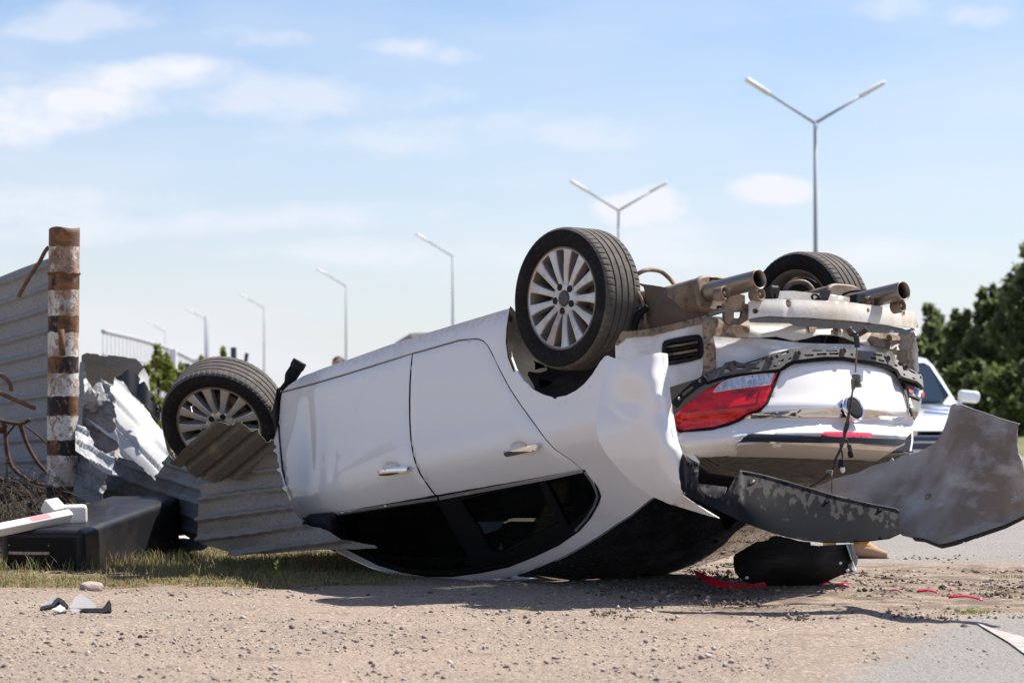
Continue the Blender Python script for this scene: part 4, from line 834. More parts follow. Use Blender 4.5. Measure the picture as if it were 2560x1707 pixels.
silencer('silencer', tuple(zr4((1290, 770))[0]), 12.95, (.13, .08), .50, m_muffler)
tube('silencer_seam', [at1(*q, 12.93) for q in zr4((1000, 775), (1250, 700), (1370, 660), (1500, 650), (1650, 655))], .006, m_liner, car, 8, res=30)
def tailpipe(tip, D, L, r):
    c = at1(*tip, D); ax = -cdir((1, .0, -.02)); M = c - ax * L
    o = lathe('tailpipe', c, ax, [(-L, r * .93), (-L * .9, r), (-.02, r), (-.004, r * 1.05), (.002, r * 1.02), (.0, r * .90), (-.03, r * .86), (-L * .6, r * .84), (-L * .62, .001)], m_tip, car, 32); 
    lathe('pipe_bore', c, ax, [(-.035, r * .845), (-L * .55, r * .83), (-L * .56, .001)], m_dark, o, 24)
tailpipe((1898, 698), 12.06, .34, .0445); tailpipe((2259, 727), 12.68, .34, .0455)
for c_, r_, D in ((zr8((1355, 245)), .032, 12.07), (zr4((215, 690)), .032, 12.25), (zr4((1620, 785)), .026, 12.72), (zr4((2020, 840)), .032, 12.74)):
    q = at1(*c_[0], D); ax = -cdir((1, 0, 0)) * .9 + np.array([.2, -.1, 0]); ax /= np.linalg.norm(ax); hg = lathe('exhaust_hanger', q, ax, [(-.055, r_ * .8), (-.05, r_ * 1.0), (.0, r_ * 1.02), (.003, r_ * .95), (0, r_ * .8), (-.03, r_ * .72), (-.03, .001)], m_muffler, car, 24)
    lathe('hanger_bolt', q - ax * .02, ax, [(-.02, .012), (.012, .012), (.016, .006), (.017, .001)], m_muffler, hg, 10)
# bumper beam with holes
bt = zr4((60, 792), (100, 768), (300, 755), (470, 748), (520, 757), (620, 757), (660, 760), (1000, 772), (1400, 800), (1700, 842), (1900, 866), (2000, 880), (2100, 905), (2190, 930), (2232, 952), (2246, 1050), (2256, 1150), (2150, 1120), (1900, 1085), (1600, 1055), (1300, 1025), (1100, 1012), (800, 990), (500, 980), (330, 972), (180, 985), (60, 1010), (66, 900))
def circ(c, rx, ry, n=14, rot=0): return [(c[0] + rx * math.cos(t), c[1] + ry * math.sin(t)) for t in np.linspace(0, 6.283, n + 1)[:-1]]
bh = [circ(zr4((142, 908))[0], 8.5, 7), circ(zr4((570, 810))[0], 7, 10), circ(zr4((1580, 898))[0], 3.8, 6), circ(zr4((2025, 935))[0], 5.2, 10)]
beam = sheet('bumper_beam', bt, S_beam(.012), m_beam, car, .012, 6.5, holes=bh, disp=lambda p, P: -.006 * np.exp(-((p[:, 0] - 1970) / 7) ** 2) + .005 * np.sin(np.clip((p[:, 1] - (750 + np.clip(p[:, 0] - 2000, 0, 400) * .085)) / 42, 0, 1) * 3.14) - .02 * np.clip((p[:, 0] - 2285) / 12, 0, 1))
sheet('beam_back', zr4((90, 800), (1000, 785), (2190, 950), (2230, 1120), (1100, 1000), (90, 1000)), S_beam(-.03), m_dirtmetal, beam, .006, 16)
sheet('beam_lip', zr4((60, 1010), (180, 985), (330, 972), (800, 990), (1300, 1025), (1900, 1085), (2256, 1150), (2250, 1165), (2150, 1198), (2060, 1172), (1860, 1175), (1560, 1160), (1300, 1125), (1000, 1102), (700, 1090), (590, 1058), (300, 1052), (90, 1046)), lambda px: (lambda P: P)(S_beam(-.01)(px)), m_galvdark, beam, .006, 8, disp=lambda p, P: -.03 * np.clip((p[:, 1] - 797) / 25, 0, 1))  # beam underside, its shade put into a darker colour than the beam
sheet('beam_top', zr4((100, 770), (470, 750), (1000, 774), (1700, 845), (1840, 850), (1560, 805), (1440, 800), (1340, 730), (1100, 690), (900, 680), (640, 650), (460, 650), (440, 745), (280, 750)), S_beam(-.06), m_beam, beam, .006, 10)
# crash box and brackets at the beam ends
cb = zr8((1340, 390), (1380, 380), (1420, 280), (1520, 250), (1640, 280), (1640, 400), (1720, 410), (1730, 430), (1705, 460), (1700, 630), (1600, 690), (1400, 700), (1350, 660))
sheet('crash_box', cb, lambda px: S_beam(-.02)(px), m_galvdark, car, .03, 8, holes=[zr8((1480, 510), (1610, 505), (1600, 570), (1560, 630), (1480, 610))]).data.materials[0] = m_muffler
sheet('mounting_plate', zr8((1330, 860), (1400, 705), (1560, 700), (1600, 715), (1700, 720), (1705, 815), (1690, 890), (1480, 885)), S_pan(.03), m_muffler, car, .012, 9)
q = S_pan(.045)(np.array(zr8((1655, 770))))[0]; lathe('bolt', q, en, [(0, .02), (.006, .02), (.008, .012), (.016, .011), (.017, .001)], m_dirtmetal, car, 12)
sheet('mounting_plate', zr4((1640, 1180), (1800, 1170), (1880, 1200), (2010, 1235), (2012, 1280), (1890, 1280), (1880, 1315), (1860, 1400), (1660, 1340), (1610, 1250)), S_pan(.03), m_muffler, car, .012, 9)
q = S_pan(.045)(np.array(zr4((1850, 1255))))[0]; lathe('bolt', q, en, [(0, .018), (.006, .018), (.008, .01), (.014, .01), (.015, .001)], m_dirtmetal, car, 12)
for pts in (zr4((330, 590), (345, 580), (455, 590), (458, 640), (435, 745), (405, 745), (408, 690), (385, 690), (385, 745), (335, 740)), zr4((1440, 690), (1550, 690), (1552, 800), (1510, 805), (1500, 790), (1438, 795)), zr4((1060, 645), (1118, 648), (1075, 772), (985, 765), (960, 740), (1020, 700))):
    sheet('plastic_clip', pts, S_beam(.0), m_black, car, .04, 6)
tube('bracket_rod', [S_beam(-.01)(np.array([q]))[0] for q in zr4((880, 760), (870, 720), (905, 690), (960, 730), (1005, 765))], .006, m_black, car, 8, res=16)
for pts in (zr4((825, 1098), (950, 1105), (910, 1150), (905, 1180), (840, 1175)), zr4((1145, 1110), (1200, 1115), (1198, 1222), (1170, 1225))): sheet('hanging_tab', pts, S_pan(.03), m_dirtmetal, car, .008, 6)
# brake hose loops, lines, corrugated conduit
tube('hose', [at1(*q, D) for q, D in zip(z6((240, 85), (300, 50), (360, 40), (430, 55), (490, 105), (530, 160)), (12.75, 12.75, 12.8, 12.85, 12.85, 12.8))], .011, m_dirtmetal, car, 10, res=30)
tube('hose', [at1(*q, 13.0) for q in zr4((520, 650), (580, 570), (680, 535), (780, 545), (850, 600), (890, 670))], .013, m_muffler, car, 10, res=30)
tube('hose', [at1(*q, 12.45) for q in zr8((80, 235), (130, 320), (170, 430), (185, 560), (190, 700))], .008, m_muffler, car, 8, res=20)
tube('hose', [at1(*q, 12.42) for q in zr8((230, 450), (150, 510), (90, 580), (50, 680), (30, 780))], .017, m_rubber, car, 10, res=20)
tube('hose', [at1(*q, 12.5) for q in zr8((85, 340), (100, 280), (190, 270))], .02, m_muffler, car, 8, res=14)
for c_ in (zr8((120, 640)), zr8((230, 680)), zr8((140, 480))): q = at1(*c_[0], 12.55); lathe('suspension_arm', q, cdir((.2, 1, .2)), [(-.12, .012), (-.1, .028), (.1, .028), (.12, .012)], m_dirtmetal, car, 14)
ck = [at1(*q, 12.2) for q in zr8((1120, 560), (1180, 535), (1260, 515), (1360, 495))]; tt = np.linspace(0, 3, 60); pk = np.stack([spl(tt, np.arange(4), np.array(ck)[:, k]) for k in range(3)], 1); tube('conduit', pk, np.where(np.arange(60) % 3 == 0, .0065, .009), m_galv, car, 8)
# front hose stub standing up beside the front wheel
hp = np.array([at1(*q, 14.2) for q in z3((1115, 440), (1165, 385), (1200, 330), (1245, 260), (1275, 205))]); ho = tube('air_hose', hp, [.012, .016, .036, .036, .034], m_rubber, car, 14, False, res=30)
ax = hp[-1] - hp[-2]; ax /= np.linalg.norm(ax); lathe('hose_mouth', hp[-1], ax, [(-.05, .034), (-.035, .040), (-.005, .040), (.0, .036), (-.01, .031), (-.06, .029), (-.06, .001)], m_black, ho, 20)
sheet('door_hinge_cover', z3((1035, 460), (1060, 435), (1100, 430), (1118, 445), (1112, 560), (1095, 640), (1078, 640), (1060, 560), (1040, 520)), S_side(-.03), m_black, car, .02, 8)
# wheel house behind the rear wheel
wh = z8((1562, 15), (1600, 60), (1680, 100), (1900, 160), (2140, 200), (2135, 330), (2110, 352), (2060, 434), (2010, 494), (1960, 534), (1900, 564), (1830, 577), (1760, 559), (1700, 529), (1640, 474), (1582, 408), (1550, 330), (1536, 234), (1540, 150))
sheet('wheel_house', wh, S_rbf([(*z8((1555, 100))[0], 12.86), (*z8((1560, 330))[0], 12.9), (*z8((1640, 300))[0], 13.1), (*z8((1830, 560))[0], 12.68), (*z8((1830, 350))[0], 13.2), (*z8((2000, 480))[0], 12.6), (*z8((2100, 250))[0], 12.7), (*z8((1800, 150))[0], 13.3)]), m_liner, car, .006, 14,
      holes=[z5((348, 1320), (400, 1355), (465, 1395), (415, 1400), (358, 1412)), z5((388, 1503), (450, 1500), (505, 1515), (522, 1535), (460, 1560), (405, 1565))], disp=lambda p, P: .006 * np.sin(p[:, 1] / 6.0) * np.clip((p[:, 0] - 1320) / 20, 0, 1))
cbox('underbody', (.62, -.66, .20), (2.2, .66, .216), m_dirtmetal, car, .007)
cbox('rear_subframe', (-.10, -.50, .36), (.22, .40, .42), m_dirtmetal, car, .03)
# ---- wheels
def tyre_geo(R=.339, Rr=.243, w=.118, n=320):
    prof = [(-w * .78, Rr), (-w * .92, Rr + .012), (-w * 1.02, Rr + .040), (-w * 1.0, R - .030), (-w * .94, R - .014), (-w * .86, R - .005)]
    tread = []; xs = [-.086, -.066, -.044, -.022, .022, .044, .066, .086]
    g = [-.058, -.020, .020, .058]; hw = .0042; x = -w * .74; pts = []
    for gx in g:
        pts += [(gx - hw - .001, 0), (gx - hw, -.007), (gx + hw, -.007), (gx + hw + .001, 0)]
    tread = [(-.094, -.002)] + [(-.080, 0)] + pts + [(.080, 0)] + [(.094, -.002)]
    prof2 = prof + [(x_, R + d) for x_, d in tread] + [(-a, b) for a, b in prof[::-1]]
    V, Fc = lathe_geo(prof2, n); m = len(prof2); i0 = len(prof)
    for k in range(n):
        if k % 5 == 0:                            # shoulder slits
            for j in (i0 - 1, i0, i0 + 1, m - i0 - 2, m - i0 - 1, m - i0):
                v = V[k * m + j]; r = math.hypot(v[1], v[2]); s = (r - .0048) / r; V[k * m + j] = (v[0], v[1] * s, v[2] * s)
    side_, tread_ = [], []
    for k in range(n):
        for j in range(m - 1): (tread_ if i0 - 2 <= j < m - i0 + 1 else side_).append((k * m + j, k * m + j + 1, ((k + 1) % n) * m + j + 1, ((k + 1) % n) * m + j))
    return V, side_, tread_
def wheel_parts():
    P = {}
    V, a, b = tyre_geo(); P['tyre'] = (V, a, b)
    bar, bf = lathe_geo([(-.088, .250), (-.100, .246), (-.101, .238), (-.090, .229), (-.055, .222), (-.02, .205), (.06, .205), (.098, .226), (.105, .246)], 90)
    rimface, rf = lathe_geo([(-.094, .231), (-.099, .2355), (-.100, .2445), (-.092, .2495)], 90)
    sp = []
    for k in range(13):
        a = 2 * math.pi * k / 13
        rows = []
        for r, hw, x in ((.052, .0135, -.080), (.075, .0150, -.082), (.110, .0160, -.088), (.150, .0185, -.092), (.190, .0225, -.0935), (.215, .0265, -.0945), (.238, .0320, -.0955)):
            rows.append([(x + .050, -hw * .92, r), (x + .004, -hw * .98, r), (x, -hw * .80, r), (x - .0006, 0, r), (x, hw * .80, r), (x + .004, hw * .98, r), (x + .050, hw * .92, r)])
        v = np.array(rows).reshape(-1, 3); y = v[:, 1] * math.cos(a) - v[:, 2] * math.sin(a); z = v[:, 1] * math.sin(a) + v[:, 2] * math.cos(a)
        v = np.stack([v[:, 0], y, z], 1); f = [tuple(q[::-1]) for q in grid_faces(7, 7)] ; f.append(tuple(range(7))); f.append(tuple(42 + i for i in range(6, -1, -1)))
        sp.append((v, f))
    hub, hf = lathe_geo([(-.05, .001), (-.05, .02), (-.074, .034), (-.082, .036), (-.085, .045), (-.083, .070), (-.080, .082), (-.060, .088), (.0, .09)], 52)
    P['rim'] = merge([(rimface, rf), (hub, hf)]); P['barrel'] = (bar, bf); P['spokes'] = sp
    P['cap'] = lathe_geo([(-.070, .036), (-.086, .0345), (-.0885, .031), (-.0875, .029), (-.0885, .015), (-.089, .0005)], 30)
    lug, lf = lathe_geo([(-.06, .0165), (-.0868, .0168), (-.0874, .0150), (-.0866, .0120), (-.0864, .0005)], 16)
    P['lugs'] = [(lug + np.array([0, .060 * math.sin(t), .060 * math.cos(t)]), lf) for t in [math.pi + 2 * math.pi * k / 5 for k in range(5)]]
    P['disc'] = lathe_geo([(.0, .06), (-.012, .07), (-.012, .158), (.012, .158), (.012, .06)], 48)
    P['drum'] = lathe_geo([(.0, .001), (.01, .09), (.05, .10), (.10, .05), (.10, .001)], 28)
    P['back'] = lathe_geo([(.062, .204), (.05, .19), (.035, .10), (.035, .001)], 40); P['well'] = lathe_geo([(.06, .2045), (.03, .10), (.03, .001)], 40)  # back: dark disc added to keep light out of the spoke gaps
    return P
WP = wheel_parts(); WM = {}
def wheel_mesh(nm, V, Fc, m, m2=None, f2=None):
    me = bpy.data.meshes.new(nm); F_ = list(Fc) + (list(f2) if f2 else []); me.from_pydata([tuple(v) for v in V], [], F_); me.materials.append(m)
    if f2: me.materials.append(m2); me.polygons.foreach_set('material_index', [0] * len(Fc) + [1] * len(f2))
    me.polygons.foreach_set('use_smooth', [True] * len(Fc) + [False] * (len(F_) - len(Fc))); me.update()
    bm = bmesh.new(); bm.from_mesh(me); bmesh.ops.recalc_face_normals(bm, faces=bm.faces); bm.to_mesh(me); bm.free(); return me
WM['rim'] = wheel_mesh('rim', *WP['rim'], m_rim); WM['barrel'] = wheel_mesh('rim_barrel', *WP['barrel'], m_barrel); WM['tyre'] = wheel_mesh('tyre', WP['tyre'][0], WP['tyre'][1], m_tyre, m_tread, WP['tyre'][2])
WM['cap'] = wheel_mesh('hub_cap', *WP['cap'], m_cap); WM['disc'] = wheel_mesh('brake_disc', *WP['disc'], m_disc); WM['drum'] = wheel_mesh('hub_carrier', *WP['drum'], m_dirtmetal); WM['back'] = wheel_mesh('spoke_gap_backdrop', *WP['back'], m_liner)
WM['lug'] = [wheel_mesh('lug_recess', v, f, m_black) for v, f in WP['lugs']]  # flush dark discs, the shade of the lug recesses put into their colour
WM['spoke'] = [wheel_mesh('spoke', v, f, m_rim) for v, f in WP['spokes']]
for me_ in WM['spoke']: me_.polygons.foreach_set('use_smooth', [False] * len(me_.polygons))
def wheel(lip, n, spin, scale=1.0):
    """lip: world point at the centre of the outer rim lip, n: outward wheel axis"""
    n = np.array(n, float); n /= np.linalg.norm(n); c = np.array(lip) - n * .0995 * scale
    M_ = frame(c, -n, (0, 0, 1)); R_ = Matrix(M_.tolist()) @ Matrix.Rotation(spin, 4, 'X') @ Matrix.Scale(scale, 4)
    w = bpy.data.objects.new('wheel', WM['rim']); COL.objects.link(w); w.parent = car; w.matrix_parent_inverse = Matrix.Identity(4); w.matrix_local = Matrix.Translation(Vector(-base)) @ R_
    for k, me in [('tyre', WM['tyre']), ('hub_cap', WM['cap']), ('brake_disc', WM['disc']), ('hub_carrier', WM['drum']), ('spoke_gap_backdrop', WM['back']), ('rim_barrel', WM['barrel'])] + [('lug_recess', m_) for m_ in WM['lug']] + [('spoke', m_) for m_ in WM['spoke']]:
        o = bpy.data.objects.new(k, me); COL.objects.link(o); o.parent = w
    return w
nr = np.array([-.76193504, -.64737873, .01886191]); nf_ = np.array([-.21653452, -.85643122, -.46865592])
lipR = at1(1403, 745.5, 12.59); w1 = wheel(lipR, nr, math.radians(8), 1.008); w1['label'] = 'near rear wheel raised highest'
lipF = np.array([-1.60715148, 14.49630372, -.12531977]) + CAM; w2 = wheel(lipF, nf_, math.radians(-10), 1.0); w2['label'] = 'tilted near front wheel half hidden by bent sheet'
nfar = -cdir((0, 1, 0)) + np.array([0, 0, .04]); nfar /= np.linalg.norm(nfar); farc = at1(1985, 792, 13.65); w3 = wheel(farc + nfar * .2175, nfar, .3, 1.0); w3['label'] = 'far rear wheel seen from its inner side'
wheel(c2w((2.74, -.90, .30))[0], -cdir((0, 1, 0)), .1, 1.0)
tube('axle', [lipR - nr * .2, lipR - nr * .55 + np.array([0, 0, -.05])], .035, m_dirtmetal, car, 12)

m_sill = m_paint.copy(); m_sill.name = 'white_car_paint_with_road_dust'; wear_mask(m_sill.node_tree, m_sill.node_tree.nodes['Principled BSDF'], 'road_dust', (.8, .78, .75), (.42, .34, .26), 38, (1, 1, 1), .78, 1.2, .62, .5)
body_o.data.materials[0] = m_sill; bz_ = w2c(np.array([tuple(v.co) for v in body_o.data.vertices]) + base); add_attr(body_o, 'road_dust', np.clip((.285 - bz_[:, 2]) / .10, 0, 1) + .45 * np.exp(-((np.hypot(bz_[:, 0], bz_[:, 2] - .34) - .37) / .05) ** 2))
# ------------------------------------------------------------------ the bumper cover torn off and swung out behind the car
bmp = thing('torn_bumper', tuple(at1(2000, 1300, 11.7) * (1, 1, 0)), 'white rear bumper cover torn loose, hanging from the car\'s corner with its grey inside showing', 'bumper')
sk_c = [(1518, 893, 12.20), (1500, 960, 12.20), (1492, 1050, 12.16), (1492, 1110, 12.15), (1530, 1170, 12.14), (1600, 1230, 12.11), (1680, 1272, 12.04), (1800, 1310, 11.92), (1560, 900, 12.08), (1590, 1000, 12.02), (1610, 1100, 11.98), (1650, 1180, 11.96), (1720, 1250, 11.93),
        (1590, 890, 12.04), (1630, 884, 11.99), (1645, 950, 11.97), (1655, 1000, 11.955), (1670, 1070, 11.935), (1690, 1120, 11.915), (1650, 882, 12.02), (1668, 884, 12.10), (1676, 960, 12.075), (1686, 1030, 12.05), (1697, 1090, 11.99), (1704, 1130, 11.935), (1702, 1180, 11.90), (1720, 1245, 11.905)]
skin = [(1513, 897)] + zr7((105, 58), (125, 28), (145, 35), (210, 62), (265, 70), (325, 66), (420, 40), (500, 18), (580, 3), (644, 14), (650, 130), (660, 260), (675, 400), (693, 520), (712, 640), (735, 760), (770, 855), (752, 930), (742, 1000), (745, 1100), (775, 1220), (850, 1275), (950, 1335), (1085, 1415), (1000, 1395), (800, 1335), (650, 1290), (520, 1232), (360, 1130), (250, 1020), (130, 880), (60, 760), (38, 650), (40, 560), (55, 430), (75, 300), (92, 180), (98, 70))
def skd(p, P):
    l = (p[:, 0] - (1582 + (p[:, 1] - 900) * .10 + np.clip(p[:, 1] - 1090, 0, 300) ** 1.35 * .075)) / 5.5
    d = -.0035 * np.exp(-l ** 2)                                    # pressed line down the corner
    d += .006 * np.exp(-((p[:, 0] - 1530 - (p[:, 1] - 1010) * 1.4) / 9) ** 2) * np.exp(-((p[:, 1] - 1035) / 22) ** 2) - .006 * np.exp(-((p[:, 0] - 1512 - (p[:, 1] - 1010) * 1.0) / 12) ** 2) * np.exp(-((p[:, 1] - 1035) / 30) ** 2)
    d += .003 * np.sin(p[:, 0] / 15 + p[:, 1] / 40) * np.exp(-((p[:, 1] - 940) / 60) ** 2)
    return d * .5
m_bmppaint = m_paint_dirty.copy(); m_bmppaint.name = 'dust_spattered_bumper_paint'
bt_ = m_bmppaint.node_tree
sk = sheet('corner_skin', skin, S_rbf(sk_c, 1e-4), m_paint, bmp, .004, 8, disp=skd)
strip('dusty_edge', zr7((618, 14), (628, 130), (640, 260), (655, 400), (672, 520), (690, 640), (706, 730)), 9, lambda px: S_rbf(sk_c, 1e-4)(px) - np.array([0, .0025, 0]), m_paint_dirty, sk, .002, 8)
# black lower valance with mud runs
vs = S_rbf([(1702, 1140, 11.90), (1712, 1220, 11.88), (1745, 1160, 11.93), (1745, 1230, 11.84), (1800, 1290, 11.72), (1830, 1180, 11.86), (1840, 1260, 11.66), (1950, 1210, 11.72), (1960, 1330, 11.46), (2080, 1245, 11.55), (2080, 1355, 11.30), (2245, 1275, 11.35), (2250, 1330, 11.22), (2180, 1350, 11.22)], 1e-4)
val = zb((72, 360), (90, 365), (120, 395), (160, 410), (178, 428), (180, 470), (172, 520), (180, 570), (205, 610), (240, 640), (285, 656), (330, 650), (362, 620), (385, 580), (420, 520), (450, 480), (470, 472), (500, 476), (600, 497), (720, 528), (900, 580), (1060, 628), (1200, 662), (1350, 695), (1490, 720), (1512, 732), (1516, 800), (1526, 885), (1450, 920), (1300, 938), (1150, 946), (1000, 945), (880, 932), (760, 908), (640, 872), (540, 838), (430, 795), (330, 745), (230, 695), (140, 655), (90, 640), (62, 590), (50, 520), (48, 460), (58, 400))
va = sheet('valance', val, vs, m_valance, bmp, .006, 8, disp=lambda p, P: .006 * np.exp(-((p[:, 1] - (1250 + (p[:, 0] - 1700) * .62)) / 7) ** 2) * (p[:, 0] < 1850) + .010 * np.sin(np.clip((p[:, 0] - 1840) / 18, 0, 1) * 3.14) * (p[:, 1] < 1265))
vp_ = w2p(np.array([tuple(v.co) for v in va.data.vertices]) + origin(va)); ty_ = np.interp(vp_[:, 0], [1700, 1850, 1870, 2245], [1140, 1210, 1180, 1272]); add_attr(va, 'fromtop', np.clip((vp_[:, 1] - ty_) / 100, 0, 1.5))
strip('top_lip', zb((470, 472), (500, 476), (600, 497), (720, 528), (900, 580), (1060, 628), (1200, 662), (1350, 695), (1490, 720), (1514, 735)), 2.4, lambda px: vs(px) - np.array([0, .012, 0]), m_lattice, va, .014, 8)
for c_, r_ in ((zb((538, 550)), .013), (zb((1385, 740)), .012), (zb((1030, 680)), .011), (zb((118, 430)), .012), (zb((156, 428)), .012)):
    q = vs(np.array(c_))[0]; lathe('fastener', q + np.array([0, -.004, 0]), np.array([-.15, -.97, .15]), [(-.01, r_), (.004, r_), (.005, r_ * .8), (.002, r_ * .55), (.010, r_ * .4), (.011, .0005)], m_tip if r_ > .0125 else m_black, va, 16)
sheet('bracket_end', zb((78, 362), (100, 372), (178, 428), (172, 480), (150, 480), (130, 440), (95, 400)), lambda px: vs(px) - np.array([0, .004, 0]), m_lattice, va, .006, 5)
sheet('inner_shelf', zb((195, 565), (235, 568), (380, 585), (365, 625), (330, 652), (285, 660), (240, 645), (205, 612)), lambda px: vs(px) + np.array([0, .12, 0]), m_lattice, bmp, .006, 8)
# grey inside of the far half
ins_c = [(2020, 1215, 12.15), (2080, 1185, 12.05), (2180, 1160, 11.95), (2300, 1120, 11.75), (2340, 1060, 11.62), (2375, 1015, 11.55), (2540, 1060, 11.05), (2550, 1150, 10.98), (2565, 1290, 10.98), (2450, 1325, 11.05), (2350, 1357, 11.12), (2250, 1340, 11.38), (2150, 1280, 11.92), (2330, 1240, 11.44), (2450, 1180, 11.18), (2240, 1220, 11.76), (2640, 1120, 10.75), (2640, 1280, 10.80)]
ins = zb((940, 590), (1040, 545), (1090, 522), (1250, 482), (1330, 440), (1370, 432), (1400, 418), (1450, 410), (1462, 388), (1470, 384), (1480, 402), (1500, 398), (1530, 372), (1600, 358), (1645, 348), (1700, 318), (1760, 282), (1785, 252), (1805, 215), (1830, 150), (1850, 90), (1862, 45)) + f4((395, 42), (420, 40), (470, 52), (590, 95), (720, 138), (870, 190), (1035, 238), (1028, 330), (1024, 420), (1040, 520), (1075, 585), (1088, 700), (1096, 850), (1100, 900), (1300, 880), (1500, 860), (1500, 1010), (1300, 1060), (1098, 1132), (900, 1225), (600, 1322), (400, 1385), (265, 1415), (200, 1392), (100, 1352), (0, 1342)) + zb((1535, 900), (1400, 780), (1200, 680), (1050, 640))
si = S_rbf(ins_c, 4e-3)
isk = sheet('far_skin', ins, si, m_skin_in, bmp, .006, 8, disp=lambda p, P: .006 * (fbm(p[:, 0] / 60, p[:, 1] / 60, 3) - .45) + .003 * np.sin(p[:, 1] / 13 + p[:, 0] / 40) * (p[:, 0] > 2430))
strip('folded_edge', f4((0, 1345), (100, 1355), (200, 1395), (265, 1418), (400, 1388), (600, 1325), (900, 1228), (1098, 1135), (1300, 1066)), 3.0, lambda px: si(px) - np.array([0, .012, 0]), m_liner, isk, .02, 8)
strip('painted_rim', f4((400, 40), (470, 50), (590, 94), (720, 137), (870, 190), (1035, 237)), 2.2, lambda px: si(px) + np.array([0, -.004, .004]), m_paint, isk, .012, 8)
sheet('tape_patch', f4((965, 905), (1050, 880), (1098, 868), (1100, 968), (1000, 1000), (968, 1018)), lambda px: si(px) - np.array([0, .004, 0]), m_galv, isk, .002, 8)
q = si(np.array(f4((160, 950))))[0]; lathe('fastener', q + np.array([0, -.003, 0]), np.array([-.3, -.95, 0]), [(-.01, .016), (.002, .016), (.004, .009), (.012, .007), (.013, .0005)], m_tip, isk, 16)
# hanging wiring loom
wr = lambda D, *p: [at1(*q, D_) for q, D_ in zip(p, D if isinstance(D, (list, tuple)) else [D] * len(p))]
loom = thing('wiring_loom', tuple(at1(2140, 1450, 12.2) * (1, 1, 0)), 'cut wiring loom with connectors dangling in front of the boot lid', 'wire')
Dl = [12.15, 12.2, 12.25, 12.25, 12.24, 12.2, 12.2, 12.2]
tube('cable', wr(12.12, *zr6((700, 45), (690, 150), (685, 250), (680, 345))), .0042, m_copper, loom, 8, res=16)
tube('cable_cover', wr(12.12, *zr4((1335, 1125), (1370, 1180), (1430, 1210), (1520, 1170), (1560, 1140))), .015, m_wire, loom, 10, res=24)
tube('cable_cover', wr(12.12, *zr4((1350, 1190), (1380, 1205), (1430, 1205))), .012, m_wire, loom, 10, res=12)
tube('cable_cover', wr(12.1, *zr4((1430, 1210), (1442, 1290), (1448, 1375))), .013, m_wire, loom, 10, res=12)
A_ = np.array([[.95, -.3, .05], [.3, .95, 0], [-.05, .02, .99]])
cn = box('connector', at1(*zr6((690, 450))[0], 12.13), A_, (.036, .03, .062), m_conn, loom, .004); box('connector_lug', at1(*zr6((725, 420))[0], 12.11), A_, (.016, .022, .034), m_conn, cn, .003); box('connector_lug', at1(*zr6((650, 490))[0], 12.11), A_, (.016, .022, .05), m_conn, cn, .003)
box('connector_lug', at1(*zr6((740, 505))[0], 12.11), A_, (.012, .02, .018), m_galv, cn, .003)
tube('cable', wr(12.12, *zr6((650, 545), (640, 600), (630, 660))), .005, m_copper, loom, 8)
tube('cable', wr(12.1, *zr6((632, 660), (618, 740), (600, 850), (585, 930), (560, 1000), (545, 1070), (548, 1130), (560, 1160))), .007, m_wire, loom, 8, res=30)
tube('cable', wr(12.1, *zr6((600, 930), (590, 1010), (560, 1090), (545, 1150))), .004, m_wire, loom, 8, res=20)
tube('cable', wr(12.08, *zr6((555, 1150), (520, 1230), (480, 1320), (440, 1400), (420, 1480), (390, 1560))) + wr(12.0, *zb((1055, 485), (1000, 530), (940, 570), (890, 578))), .006, m_wire, loom, 8, res=40)
tube('cable', wr(12.08, *zr6((490, 1170), (495, 1240), (510, 1320), (525, 1400))), .004, m_wire, loom, 8, res=16)
tube('cable', wr(12.08, *zr6((565, 1160), (580, 1190), (590, 1235))), .004, m_wire, loom, 8, res=8)
box('plug', at1(*zr6((608, 1275))[0], 12.07), np.array([[.97, 0, .22], [0, 1, 0], [-.22, 0, .97]]), (.018, .02, .036), m_wire, loom, .003); box('plug_end', at1(*zr6((620, 1350))[0], 12.07), np.array([[.97, 0, .2], [0, 1, 0], [-.2, 0, .97]]), (.024, .026, .034), m_black, loom, .008, 3)
tube('bulb_holder', wr(12.07, *zr6((505, 1410), (505, 1470), (510, 1520))), [.010, .014, .015], m_black, loom, 12, res=10)
lathe('bulb', at1(*zr6((522, 1535))[0], 12.06), (.1, 0, -1), [(-.01, .011), (.005, .0115), (.013, .007), (.016, .0005)], m_lamp, loom, 14)
tube('cable', wr(11.9, *zb((1066, 490), (1068, 560), (1068, 620))), .0025, m_wire, loom, 6)
box('plug', at1(*zb((1052, 482))[0], 12.0), A_, (.03, .02, .02), m_conn, loom, .003)

# ------------------------------------------------------------------ striped post, barrier box and arm
mpost, t_, p_ = node_mat('striped_flaking_rusty_paint'); c_, nz, rng, mix, mth, attr, bump_ = nodes_kit(t_)
sp_ = t_.nodes.new('ShaderNodeSeparateXYZ'); t_.links.new(c_, sp_.inputs[0])
zc = mth('ADD', sp_.outputs[2], mth('MULTIPLY', mth('SUBTRACT', nz(22, 5, (1, 1, .5)), .5), .035))
PD = 16.2; hz_ = lambda y: (HY - y) * PD / F + CAMH
bands = [(1420, 0), (1217, 1), (1139, 0), (1101, 1), (1040, 0), (992, 1), (936, 0), (893, 1), (833, 0), (792, 1), (729, 0), (682, 1), (619, 2)]   # 0 black, 1 white, 2 bare
cr = t_.nodes.new('ShaderNodeValToRGB'); cr.color_ramp.interpolation = 'CONSTANT'; els = cr.color_ramp.elements
cols = {0: (.022, .021, .022, 1), 1: (.66, .63, .56, 1), 2: (.155, .085, .05, 1)}
ztop_ = hz_(560); els.remove(els[1])
for i, (yb, k) in enumerate(bands):
    e = els[0] if i == 0 else els.new(max(0, hz_(yb) / ztop_)); e.color = cols[k]
